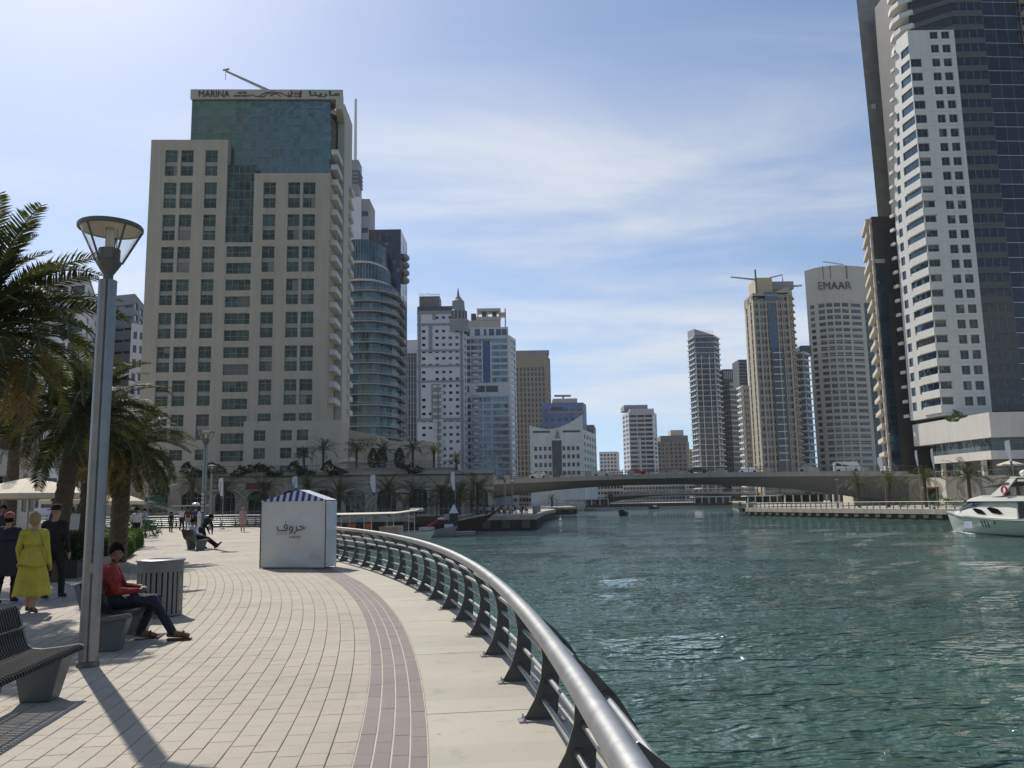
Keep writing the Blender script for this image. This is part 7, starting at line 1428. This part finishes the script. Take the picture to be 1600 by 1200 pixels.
# --- centre console fishing boat behind the basin railing
Yc = 84; c = Vector((at(296, 820, Yc).x, Yc, WATER)); fv, nv = Vector((1, -.1, 0)).normalized(), Vector((-.1, -1, 0)).normalized(); rf = empty('fishing_boat', c, 'white fishing boat with flat hard top and rods beyond the basin railing', 'boat'); hull(rf, c, fv, nv, 8.5, 2.6, 1.0, .5, .4, m_gel)
zh = Zp(791, Yc, 296) - WATER; mb = MB(); mb.obox(c - fv * 1.4 - nv * 1.1 + Zv * zh, fv * 2.9, nv * 2.2, (0, 0, .12)); mb.build('hard_top', m_gel, rf); mb = MB(); mb.ball(c + fv * .6 + Zv * (zh + .22), (.4, .4, .15), 10, 6); mb.build('radar_dome', m_gel, rf); mb = MB(); mb.obox(c - fv * .5 - nv * .5 + Zv * 1.0, fv * 1.0, nv * 1.0, (0, 0, 1.0)); mb.build('console', m_gel, rf)
for x in (-1.2, .0, 1.2):
    for y in (-1, 1): mb = MB(); mb.tube([c + fv * (x * .6) + nv * y * .9 + Zv * .95, c + fv * x + nv * y + Zv * zh], .035, 5); mb.build('top_support', m_steel, rf)
for k in range(2): mb = MB(); mb.tube([c - fv * 1.2 + nv * (k - .5) + Zv * (zh - .6), c - fv * 4.6 + nv * (k - .5) * 2 + Zv * (zh + .35 + .15 * k)], [.03, .012], 4); mb.build('rod', m_gel, rf)
# --- small boats in the distance
def small_boat(px, py, L_, ang, label, hm, cab=True):
    c = gnd(px, py, WATER); c.z = WATER; fv = Vector((math.cos(ang), math.sin(ang), 0)); nv = Vector((fv.y, -fv.x, 0)); r = empty('motor_boat', c, label, 'boat', 'small boats on the canal'); hull(r, c, fv, nv, L_, L_ * .34, L_ * .13, L_ * .06, .3, hm, N=8)
    if cab: mb = MB(); k = L_ / 6; mb.obox(c - fv * 1.2 * k - nv * .7 * k + Zv * .75 * k, fv * 2.2 * k, nv * 1.4 * k, (0, 0, .7 * k)); mb.build('cabin', m_gel, r); mb = MB(); mb.obox(c + fv * .85 * k - nv * .65 * k + Zv * .9 * k, fv * .2 * k, nv * 1.3 * k, (0, 0, .45 * k)); mb.build('windscreen', m_bglass, r); mb = MB(); mb.tube([c - fv * .5 * k + Zv * 1.4 * k, c - fv * .6 * k + Zv * 2.2 * k], .04 * k, 4); mb.build('mast', m_steel, r)
small_boat(973, 805.5, 6.2, -1.9, 'small dark hulled motorboat heading down the canal', M('hull_dark', (.05, .06, .07), .3)); small_boat(1021, 795.5, 6, -2.4, 'tiny dark boat near the second bridge', M('hull_dark')); small_boat(888, 798, 12, -.1, 'white cruiser moored at the quay under the bridge', m_gel); small_boat(1178, 799, 8, .2, 'dark launch moored at the far right quay', M('hull_dark'))
c = gnd(876, 813, WATER); r = empty('marker_buoy', c, 'small white marker buoy on open water', 'buoy'); mb = MB(); mb.ball(c + Zv * .1, (.35, .35, .3), 10, 6); mb.build('float', m_gel, r); mb = MB(); mb.tube([c + Zv * .3, c + Zv * .9], .06, 6); mb.build('post', m_gel, r)
# ================================================================== PEOPLE
def cloth_m(name, col=(.5, .5, .5), rough=.85): return M(name, col, rough, var=.22, scale=5, bump=1.0, bscale=8)
m_skin = M('skin_tan', (.36, .21, .14), .55, var=.06, scale=12); m_skind = M('skin_brown', (.16, .085, .055), .55, var=.06, scale=12); m_hairb = M('hair_black', (.010, .008, .007), .95, spec=.1, var=.3, scale=60, bump=.5, bscale=120); m_hairl = M('hair_blond', (.34, .22, .10), .6, var=.3, scale=60, bump=.5, bscale=120); m_shoe = M('shoe_dark', (.02, .018, .016), .6)
def capsule(mb, p0, r0, p1, r1, n=14):
    p0, p1 = Vector(p0), Vector(p1); d = p1 - p0; L_ = max(d.length, 1e-6); P = []; R = []
    for k in range(5): a = -PI / 2 + PI / 2 * k / 4; P.append(p0 + d / L_ * r0 * math.sin(a)); R.append(max(1e-3, r0 * math.cos(a)))
    for k in range(5): a = PI / 2 * k / 4; P.append(p1 + d / L_ * r1 * math.sin(a)); R.append(max(1e-3, r1 * math.cos(a)))
    mb.tube(P, R, n)
def human(name, label, loc, rz, J=None, H=1.75, cols=None, voxel=.012, sleeve='long', fingers=False, head_yaw=0.0, head_pitch=0.0, wide=1.0, group=None, hair='short', hairmat=None, cat='person', legs='trousers'):
    """J overrides joint positions (forward +x, left +y); the body is one continuous skin"""
    D = dict(pelvis=(0, 0, .95), chest=(.0, 0, 1.28), neck=(-.01, 0, 1.48), head=(.015, 0, 1.645), sl=(0, .18, 1.41), sr=(0, -.18, 1.41), el=(-.03, .235, 1.13), er=(-.03, -.235, 1.13), wl=(.05, .25, .88), wr=(.05, -.25, .88), hl=(0, .09, .92), hr=(0, -.09, .92), kl=(.03, .10, .50), kr=(.03, -.10, .50), al=(-.01, .10, .085), ar=(-.01, -.10, .085), tl=(.17, .12, .035), tr=(.17, -.12, .035))
    D.update(J or {}); D = {k: Vector(v) for k, v in D.items()}; s = H / 1.76; B = []                      # B: (kind, data, material)
    def cap_(a, ra, b, rb, m): B.append(('c', Vector(a), ra, Vector(b), rb, m))
    def ell(c, r, rot, m): B.append(('e', Vector(c), r, rot, m))
    sp = (D['chest'] - D['pelvis']).normalized(); lat = (D['sl'] - D['sr']).normalized(); fw = lat.cross(sp).normalized(); R_ = Matrix((fw, lat, sp)).transposed(); w_ = wide
    fwp = ((D['hl'] - D['hr']).normalized()).cross(sp); mid = D['pelvis'].lerp(D['chest'], .5)
    ell(D['pelvis'], (.115 * w_, .165 * w_, .13), R_, 2); ell(mid, (.108 * w_, .148 * w_, .17), R_, 1); ell(D['chest'], (.118 * w_, .172 * w_, .175), R_, 1); ell(D['chest'] + sp * .09 + fw * .01, (.10 * w_, .165 * w_, .10), R_, 1)
    for k in 'lr':
        cap_(D['s' + k], .063, D['e' + k], .047, 1); cap_(D['e' + k], .046, D['w' + k], .032, 1 if sleeve == 'long' else 0); cap_(D['s' + k].lerp(D['chest'], .45) + sp * .07, .07, D['s' + k], .062, 1)
        hd = (D['w' + k] - D['e' + k]).normalized(); side = hd.cross(Vector((0, 0, 1))); side = side.normalized() if side.length > .1 else Vector((1, 0, 0)); pn = hd.cross(side)
        pal = D['w' + k] + hd * .055; cap_(D['w' + k], .028, pal, .034, 0)
        if fingers:
            for q in range(4):
                o = side * (-.03 + .02 * q); l_ = (.066, .078, .074, .058)[q]; b0 = pal + hd * .028 + o; b1 = b0 + hd * l_ * .5 + pn * .006; cap_(b0, .0105, b1, .0098, 0); cap_(b1, .0098, b1 + hd * l_ * .4 + pn * .024, .008, 0)
            tb = pal - side * .03 - hd * .02; cap_(tb, .013, tb - side * .022 + hd * .035, .011, 0); cap_(tb - side * .022 + hd * .035, .011, tb - side * .022 + hd * .066 + pn * .012, .009, 0)
        else: cap_(pal, .033, pal + hd * .085 + pn * .02, .02, 0); cap_(pal, .02, pal - side * .04 + hd * .04, .013, 0)
        lm = 2 if legs == 'trousers' else 0
        cap_(D['h' + k], .092 * w_, D['k' + k], .062, 2 if legs != 'bare' else 0); cap_(D['k' + k], .062, D['a' + k], .043 if lm == 0 else .052, lm); cap_(D['a' + k], .042, D['t' + k], .036, 3); cap_(D['a' + k] + (D['a' + k] - D['t' + k]).normalized() * .05 - Zv * .04, .035, D['t' + k], .033, 3)
    cap_(D['neck'] - sp * .05, .056, D['neck'].lerp(D['head'], .55), .05, 0)
    hr_ = Matrix.Rotation(head_yaw, 3, 'Z') @ Matrix.Rotation(-head_pitch, 3, 'Y'); hc = D['head']; hp = lambda x, y, z: hc + hr_ @ Vector((x, y, z))
    ell(hp(0, 0, .02), (.097, .077, .105), hr_, 0); ell(hp(.022, 0, -.05), (.068, .058, .072), hr_, 0); ell(hp(.052, 0, -.085), (.03, .03, .022), hr_, 0); ell(hp(.096, 0, -.018), (.016, .013, .028), hr_, 0); ell(hp(.108, 0, -.032), (.014, .017, .011), hr_, 0)
    for y in (-1, 1): ell(hp(0, y * .079, -.01), (.022, .010, .032), hr_, 0); ell(hp(.075, y * .034, .022), (.016, .022, .009), hr_, 0)
    ell(hp(.082, 0, -.062), (.012, .022, .007), hr_, 0)
    mb = MB()
    for b in B:
        if b[0] == 'c': capsule(mb, b[1], b[2], b[3], b[4])
        else: mb.ball(b[1], b[2], 16, 10, 0, b[3])
    me = mb.mesh('tmp'); ob = bpy.data.objects.new('tmp', me); COL.objects.link(ob); md = ob.modifiers.new('r', 'REMESH'); md.mode = 'VOXEL'; md.voxel_size = voxel; sm = ob.modifiers.new('s', 'SMOOTH'); sm.factor = .5; sm.iterations = 4 if voxel < .01 else 2
    bpy.context.view_layer.update(); m2 = bpy.data.meshes.new_from_object(ob.evaluated_get(bpy.context.evaluated_depsgraph_get())); bpy.data.objects.remove(ob); bpy.data.meshes.remove(me)
    nf = len(m2.polygons); C_ = np.empty(nf * 3); m2.polygons.foreach_get('center', C_); C_ = C_.reshape(-1, 3); best = np.full(nf, 1e9); mi = np.zeros(nf, int)
    for b in B:
        if b[0] == 'c':
            a, d = np.array(b[1]), np.array(b[3] - b[1]); t = np.clip(((C_ - a) @ d) / max(d @ d, 1e-9), 0, 1); dist = np.linalg.norm(C_ - (a + t[:, None] * d), axis=1) - (b[2] + (b[4] - b[2]) * t); m_ = b[5]
        else:
            q = (C_ - np.array(b[1])) @ np.array(b[3]); r = np.array(b[2]); dist = (np.linalg.norm(q / r, axis=1) - 1) * r.min(); m_ = b[4]
        u = dist < best; best[u] = dist[u]; mi[u] = m_
    cols = cols or {}; ms = [cols.get('skin', m_skin), cols.get('top', m_white), cols.get('bottom', m_dgrey), cols.get('shoes', m_shoe)]; m2.materials.clear()
    for m_ in ms: m2.materials.append(m_)
    m2.polygons.foreach_set('material_index', mi.tolist()); m2.polygons.foreach_set('use_smooth', [True] * nf)
    V = np.empty(len(m2.vertices) * 3); m2.vertices.foreach_get('co', V); Nn = np.empty(len(V)); m2.vertices.foreach_get('normal', Nn); Q = V.reshape(-1, 3); Nn = Nn.reshape(-1, 3); vm = np.zeros(len(Q)); lv = np.empty(len(m2.loops), int); m2.loops.foreach_get('vertex_index', lv); lt = np.empty(nf, int); m2.polygons.foreach_get('loop_total', lt); vm[lv] = np.repeat(((mi == 1) | (mi == 2)).astype(float), lt)
    fold = np.sin(Q[:, 2] * 46 + 7 * np.sin(Q[:, 0] * 17 + Q[:, 1] * 13) + 3 * np.sin(Q[:, 1] * 31)) * np.clip(np.sin(Q[:, 2] * 9 + Q[:, 0] * 12 + Q[:, 1] * 5 + len(label)), 0, 1); Q = Q + Nn * (fold * .0055 * vm)[:, None] + Nn * (.004 * vm)[:, None]
    m2.vertices.foreach_set('co', (Q * s).ravel()); m2.update(); m2.name = 'body'
    root = empty(name, loc, label, cat, group, rz); bo = bpy.data.objects.new('body', m2); COL.objects.link(bo); bo.parent = root
    if hair:
        mb = MB(); rr_ = random.Random(len(label)); hb = MB(); vs = []; n, k = 22, 12
        for i in range(k + 1):
            th = PI * .60 * i / k if hair == 'short' else PI * .74 * i / k
            for j in range(n):
                ph = 2 * PI * j / n; front = max(0, math.cos(ph)); tt = th * (1 - .30 * front ** 2); jit = 1 + rr_.uniform(-.06, .07); x, y, z = .103 * math.sin(tt) * math.cos(ph) * jit, .084 * math.sin(tt) * math.sin(ph) * jit, .116 * math.cos(tt) * jit; vs.append((hp(x - .012, y, z + .03)) * s)
        mb.add(vs, [(i * n + j, (i + 1) * n + j, (i + 1) * n + (j + 1) % n, i * n + (j + 1) % n) for i in range(k) for j in range(n)])
        me = mb.mesh('hair', (0, 0, 0), [hairmat or m_hairb], 'full'); ho = bpy.data.objects.new('hair', me); COL.objects.link(ho); ho.parent = root; so = ho.modifiers.new('s', 'SOLIDIFY'); so.thickness = .016; so.offset = 0
    root['_s'] = s; del root['_s']
    return root, hp, s
def child(root, name, mb, mat, smooth='full'):
    me = mb.mesh(name, (0, 0, 0), [mat], smooth); o = bpy.data.objects.new(name, me); COL.objects.link(o); o.parent = root; return o
# --- man in red on the bench
bs = pol(-4.5, 13.05); ba = 13.05 / RR
J = dict(pelvis=(.03, 0, .53), chest=(-.06, 0, .84), neck=(-.05, 0, 1.01), head=(-.0, -.01, 1.15), sl=(-.06, .19, .95), sr=(-.05, -.19, .95), el=(.05, .27, .70), er=(.08, -.26, .68), wl=(.27, .10, .70), wr=(.29, -.04, .66), hl=(.06, .09, .53), hr=(.06, -.09, .53), kl=(.50, .13, .53), kr=(.50, -.10, .545), al=(.30, .15, .10), ar=(.76, -.10, .105), tl=(.49, .17, .04), tr=(.95, -.13, .06))
m_red = cloth_m('red_jersey', (.24, .022, .018)); m_jean = cloth_m('dark_jeans', (.014, .018, .032)); m_sand_ = M('sandal_brown', (.08, .045, .03), .6)
man, hp, s = human('person', 'person in red top and dark jeans sitting with arms folded on the bench', bs, ba + .02, J, 1.72, dict(skin=m_skind, top=m_red, bottom=m_jean, shoes=m_skind), .0075, 'long', True, -1.15, -.02)
for y in (-1, 1): mb = MB(); mb.ball(hp(.087, y * .032, .014) * s, .0085, 10, 6); child(man, 'eye', mb, M('eye_dark', (.03, .02, .015), .2))
mb = MB(); mb.ball(hp(.026, 0, -.072) * s, (.062 * s, .055 * s, .042 * s), 14, 8); child(man, 'beard', mb, m_hairb)
for k_ in ('tl', 'tr'):
    a = Vector(J['a' + k_[1]]) * s; t_ = Vector(J[k_]) * s; d = Vector((t_.x - a.x, t_.y - a.y, 0)).normalized(); sd_ = Vector((-d.y, d.x, 0)); mb = MB(); b0 = Vector((a.x, a.y, min(t_.z, a.z) - .052)) - d * .06; mb.obox(b0 - sd_ * .048, d * .30, sd_ * .096, (0, 0, .022)); child(man, 'sandal', mb, m_sand_, False)
    mb = MB(); q = a.lerp(t_, .72); mb.tube([q + sd_ * .045 * math.cos(x) + Zv * (.045 * math.sin(x) - .0) for x in np.linspace(-.5, PI + .5, 9)], .012, 5); child(man, 'strap', mb, m_sand_)
# --- walkers seen from behind
m_yel = cloth_m('yellow_linen', (.43, .385, .05)); m_blk = cloth_m('black_cloth', (.012, .012, .014)); m_navy = cloth_m('navy_cloth', (.018, .022, .035))
wloc = gnd(46, 958); face = math.radians(100)
woman, hp, s = human('person', 'person in long yellow tunic and skirt with short blond hair walking away', wloc, face, dict(el=(-.02, .24, 1.14), wl=(.10, .25, .90), er=(-.05, -.25, 1.13), wr=(.02, -.28, .88), al=(.16, .09, .085), tl=(.33, .10, .03), kl=(.14, .10, .52), ar=(-.14, -.09, .10), tr=(.02, -.10, .03), kr=(.02, -.10, .5)), 1.66, dict(top=m_yel, bottom=m_yel, shoes=m_sand_), .01, 'long', True, hair='short', hairmat=m_hairl, legs='bare')
def skirt(root, s, z0, z1, r0, r1, mat, folds=9, name='skirt', amp=.02, off=(0, 0), ry=1.12):
    mb = MB(); n = 48; k = 14; vs = []
    for i in range(k + 1):
        t = i / k; z = z0 + (z1 - z0) * t; r = r0 + (r1 - r0) * t ** .8
        for j in range(n): a = 2 * PI * j / n; q = r + amp * t * math.cos(folds * a + 2 * math.sin(a * 2)) ; vs.append((s * (q * math.cos(a) + off[0] * t), s * (q * ry * math.sin(a) + off[1] * t), s * (z + .02 * t * math.sin(3 * a))))
    mb.add(vs, [(i * n + j, i * n + (j + 1) % n, (i + 1) * n + (j + 1) % n, (i + 1) * n + j) for i in range(k) for j in range(n)]); o = child(root, name, mb, mat); o.modifiers.new('s', 'SOLIDIFY').thickness = .008; return o
skirt(woman, s, 1.06, .30, .125, .235, m_yel, 8, 'skirt', .022, (.05, 0), 1.25); skirt(woman, s, 1.16, .84, .128, .215, m_yel, 6, 'tunic', .014)
mb = MB(); mb.ball(hp(-.035, 0, -.005) * s, (.105 * s, .10 * s, .10 * s), 16, 10); child(woman, 'bob_hair', mb, m_hairl)
p2, hp, s = human('person', 'person in dark coat with rose coloured cap beside the yellow dress', gnd(6, 943), face, dict(al=(-.12, .1, .1), ar=(.15, -.1, .085), tr=(.32, -.11, .035), tl=(.05, .1, .035), kr=(.14, -.1, .52)), 1.68, dict(top=m_navy, bottom=m_blk, shoes=m_shoe), .012, wide=1.22, hair=None); skirt(p2, s, 1.2, .55, .16, .26, m_navy, 5, 'coat')
mb = MB(); mb.ball(hp(-.022, 0, -.01) * s, (.088 * s, .083 * s, .085 * s), 14, 8); child(p2, 'hair', mb, m_hairb)
mb = MB(); mb.ball(hp(-.005, 0, .045) * s, (.112 * s, .095 * s, .09 * s), 16, 8); child(p2, 'cap', mb, cloth_m('rose_cap', (.30, .11, .11)))
p3, hp, s = human('person', 'person in black jacket and hat walking right of the yellow dress', gnd(80, 936), face - .1, dict(al=(-.14, .1, .1), ar=(.16, -.1, .085), tr=(.33, -.11, .035), tl=(.03, .1, .035), kr=(.15, -.1, .52)), 1.80, dict(top=m_blk, bottom=m_blk, shoes=m_shoe), .012, wide=1.2, hair=None)
mb = MB(); mb.lathe([(0, .13), (.07, .13), (.10, .09), (.105, .03), (.17, .02), (.175, .01), (.1, .01)], hp(-.01, 0, .02) * s, 18); child(p3, 'hat', mb, m_blk)
p4, hp, s = human('person', 'person in black with white cap standing behind the menu board', Pz(92, 24.5, .28, 820), -1.6, dict(el=(.02, .25, 1.14), wl=(.22, .12, 1.08), er=(.02, -.25, 1.14), wr=(.22, -.12, 1.08)), 1.76, dict(top=m_blk, bottom=m_blk, skin=m_skind), .014, hair=None)
mb = MB(); mb.ball(hp(-.005, 0, .06) * s, (.105 * s, .09 * s, .075 * s), 14, 8); child(p4, 'cap', mb, m_lgrey)
mb = MB(); q = Pz(92, 24.5, 0, 820); mb.box((q.x, q.y + .5, 0), (2.2, 1.8, .28)); tag(mb.build('terrace_step', m_quay, None, org=(q.x, q.y, 0)), 'low stone step under the person with the white cap', 'step')
human('person', 'person in dark shirt standing at the cafe behind the rose cap', Pz(4, 26, 0.1, 820), -1.2, None, 1.78, dict(top=m_navy, bottom=m_blk, skin=m_skind), .016)
m_wshirt = cloth_m('white_shirt', (.55, .55, .57)); m_lil = cloth_m('lilac_shirt', (.40, .42, .58)); m_maroon = cloth_m('maroon_cloth', (.07, .03, .03)); m_gry = cloth_m('grey_trousers', (.26, .25, .24)); m_purp = cloth_m('purple_top', (.05, .03, .12)); m_pink = cloth_m('pink_coat', (.45, .28, .26))
p5, hp, s = human('person', 'person in white shirt and black trousers standing beside the clipped hedge', gnd(212, 849), 1.5, dict(wl=(.18, .14, 1.05), el=(-.02, .25, 1.14)), 1.78, dict(top=m_wshirt, bottom=m_blk, skin=m_skind), .014, wide=1.15)
V_ = [('person in white tee and dark shorts in the group by the lamp', 283.5, 829, 1.75, m_wshirt, m_blk), ('person in dark brown jacket and grey trousers in the group', 293, 831.5, 1.78, m_maroon, m_gry), ('person in purple top right of the brown jacket', 304, 829.5, 1.76, m_purp, m_blk), ('small person in black top and maroon trousers standing apart', 266.5, 831.5, 1.45, m_blk, m_maroon), ('person in pale blue shirt behind the green pram', 224, 838, 1.72, cloth_m('pale_blue_shirt', (.3, .36, .45)), m_navy)]
for i, (lb, px, py, h, a, b_) in enumerate(V_): human('person', lb, gnd(px, py), 1.4 + .3 * (i % 3), dict(al=(-.1, .1, .1), ar=(.12, -.1, .085), tr=(.28, -.11, .035), tl=(.08, .1, .035)) if i < 3 else None, h, dict(top=a, bottom=b_, skin=(m_skin, m_skind)[i % 2]), .02)
p, hp, s = human('person', 'person in long white robe behind the lamp with round signs', gnd(313, 833), 1.2, None, 1.74, dict(top=m_wshirt, bottom=m_wshirt), .02); skirt(p, s, 1.1, .15, .15, .24, m_wshirt, 6, 'robe')
p, hp, s = human('person', 'person in long pink coat facing the tent from the railing', gnd(379, 831), -1.2, dict(al=(-.1, .1, .1), ar=(.12, -.1, .085), tr=(.28, -.11, .035)), 1.66, dict(top=m_pink, bottom=m_skin, shoes=m_shoe), .02, hairmat=m_hairl, hair='long', legs='bare'); skirt(p, s, 1.2, .55, .14, .2, m_pink, 5, 'coat')
# two people at the bench by the lamp
b3 = pol(-2.3, 39.3); a3 = 39.3 / RR
human('person', 'person in lilac shirt stretched out on the bench with legs extended', b3, a3 - .1, dict(pelvis=(.02, 0, .53), chest=(-.12, 0, .83), neck=(-.12, 0, 1.0), head=(-.08, 0, 1.14), sl=(-.12, .19, .94), sr=(-.12, -.19, .94), el=(.0, .26, .70), er=(.02, -.25, .68), wl=(.25, .12, .62), wr=(.27, -.10, .60), hl=(.06, .09, .53), hr=(.06, -.09, .53), kl=(.46, .10, .45), kr=(.50, -.08, .47), al=(.85, .10, .12), ar=(.90, -.05, .16), tl=(.97, .12, .22), tr=(1.04, -.05, .28)), 1.75, dict(top=m_lil, bottom=m_blk, skin=m_skind), .013)
human('person', 'person in black bending forward from the far end of the bench', pol(-1.75, 40.4), a3 + .3, dict(pelvis=(0, 0, .82), chest=(.22, 0, 1.10), neck=(.34, 0, 1.22), head=(.45, 0, 1.27), sl=(.26, .19, 1.17), sr=(.26, -.19, 1.17), el=(.36, .22, .92), er=(.36, -.22, .92), wl=(.42, .14, .70), wr=(.42, -.14, .70), hl=(0, .09, .80), hr=(0, -.09, .80), kl=(.10, .1, .46), kr=(.12, -.1, .46)), 1.78, dict(top=m_blk, bottom=m_blk, skin=m_skin), .013)
# pram
q = gnd(234, 840); r = empty('pram', q, 'green hooded pram with small wheels being pushed along', 'pram'); mb = MB()
for k in range(7):
    a0, a1 = PI * k / 9, PI * (k + 1) / 9; e = lambda a, y: (q.x + .05 - .34 * math.cos(a), q.y + y, .72 + .34 * math.sin(a)); mb.quad(e(a0, -.23), e(a0, .23), e(a1, .23), e(a1, -.23))
    mb.add([(q.x + .05, q.y - .23, .72), e(a0, -.23), e(a1, -.23)], [(0, 1, 2)])
mb.build('hood', cloth_m('pram_green', (.02, .11, .07)), r); mb = MB(); mb.obox((q.x - .3, q.y - .22, .42), (.62, 0, 0), (0, .44, 0), (0, 0, .28)); mb.build('basket', cloth_m('pram_green'), r); mb = MB(); mb.tube([(q.x - .62, q.y, 1.02), (q.x - .3, q.y, .72), (q.x + .3, q.y, .2)], .02, 6); mb.tube([(q.x + .3, q.y, .72), (q.x - .28, q.y, .16)], .02, 6); mb.build('frame', m_lampdark, r)
for x, y in ((-.3, -.22), (-.3, .22), (.34, -.18), (.34, .18)): mb = MB(); c = Vector((q.x + x, q.y + y, .12)); mb.tube([c + Vector((.1 * math.cos(t), 0, .1 * math.sin(t))) for t in np.linspace(0, 2 * PI, 14)[:-1]], .022, 5, closed=True); mb.tube([c - Vector((0, .02, 0)), c + Vector((0, .02, 0))], .04, 6); mb.build('wheel', m_tyre, r)
# diners on the arcade quay and someone on the yacht
proto = [human('person', 'person sitting among the quayside diners by the railing', (0, 0, 0), 0, dict(pelvis=(0, 0, .53), chest=(-.04, 0, .84), neck=(-.03, 0, 1.01), head=(.01, 0, 1.15), sl=(-.04, .19, .95), sr=(-.04, -.19, .95), el=(.08, .26, .72), er=(.08, -.26, .72), wl=(.30, .14, .72), wr=(.30, -.14, .72), hl=(0, .09, .53), hr=(0, -.09, .53), kl=(.44, .10, .52), kr=(.44, -.10, .52), al=(.42, .1, .1), ar=(.42, -.1, .1), tl=(.6, .1, .04), tr=(.6, -.1, .04)), 1.75, dict(top=t_, bottom=b_, skin=sk), .03)[0] for t_, b_, sk in ((m_wshirt, m_blk, m_skin), (m_navy, m_gry, m_skind), (m_pink, m_navy, m_skin))]
rn = random.Random(12)
for k in range(22):
    o = proto[k] if k < 3 else copy_tree(proto[k % 3]); px = 742 + 84 * ((k * 0.618) % 1); Y_ = rn.uniform(117, 140); o.location = Pz(px, Y_, .06, 795); o.rotation_euler.z = rn.uniform(0, 6.28); tag(o, ('person in white shirt sitting among the quayside diners', 'person in navy top sitting among the quayside diners', 'person in pink top sitting among the quayside diners')[k % 3], 'person', 'diners on the arcade quay')
for k in range(7):
    o = copy_tree(ch0); px = 742 + 84 * ((k * 0.618) % 1); 
    o.location = Pz(px, 118 + k * 3.2, .06, 795); o.rotation_euler.z = k; tag(o, 'dark chair among the quayside diners by the railing', 'chair', 'chairs on the arcade quay')
    o = copy_tree(tb0); o.location = Pz(px + 6, 118 + k * 3.2, .06, 795); tag(o, 'round table among the quayside diners by the railing', 'table', 'tables on the arcade quay')
o = copy_tree(proto[2]); q = Yl(5.4, .2, 1.72); o.location = q; o.rotation_euler.z = 2.9; tag(o, 'person in pink sitting on the yacht foredeck', 'person'); o['group'] = 'people on the yacht'
# ================================================================== AIR
hz = MB(); hz.obox((-1560, -1560, -5), (3120, 0, 0), (0, 3120, 0), (0, 0, 225)); m_hz, t = _mat('sea_haze'); pv = t.nodes.new('ShaderNodeVolumePrincipled'); ov_ = t.nodes.new('ShaderNodeOutputMaterial'); t.links.new(pv.outputs[0], ov_.inputs['Volume'])
pv.inputs['Color'].default_value = (.93, .96, 1.0, 1); pv.inputs['Density'].default_value = .00008; pv.inputs['Anisotropy'].default_value = .2
tag(hz.build('haze', m_hz, None, org=(0, 0, -5)), kind='stuff')
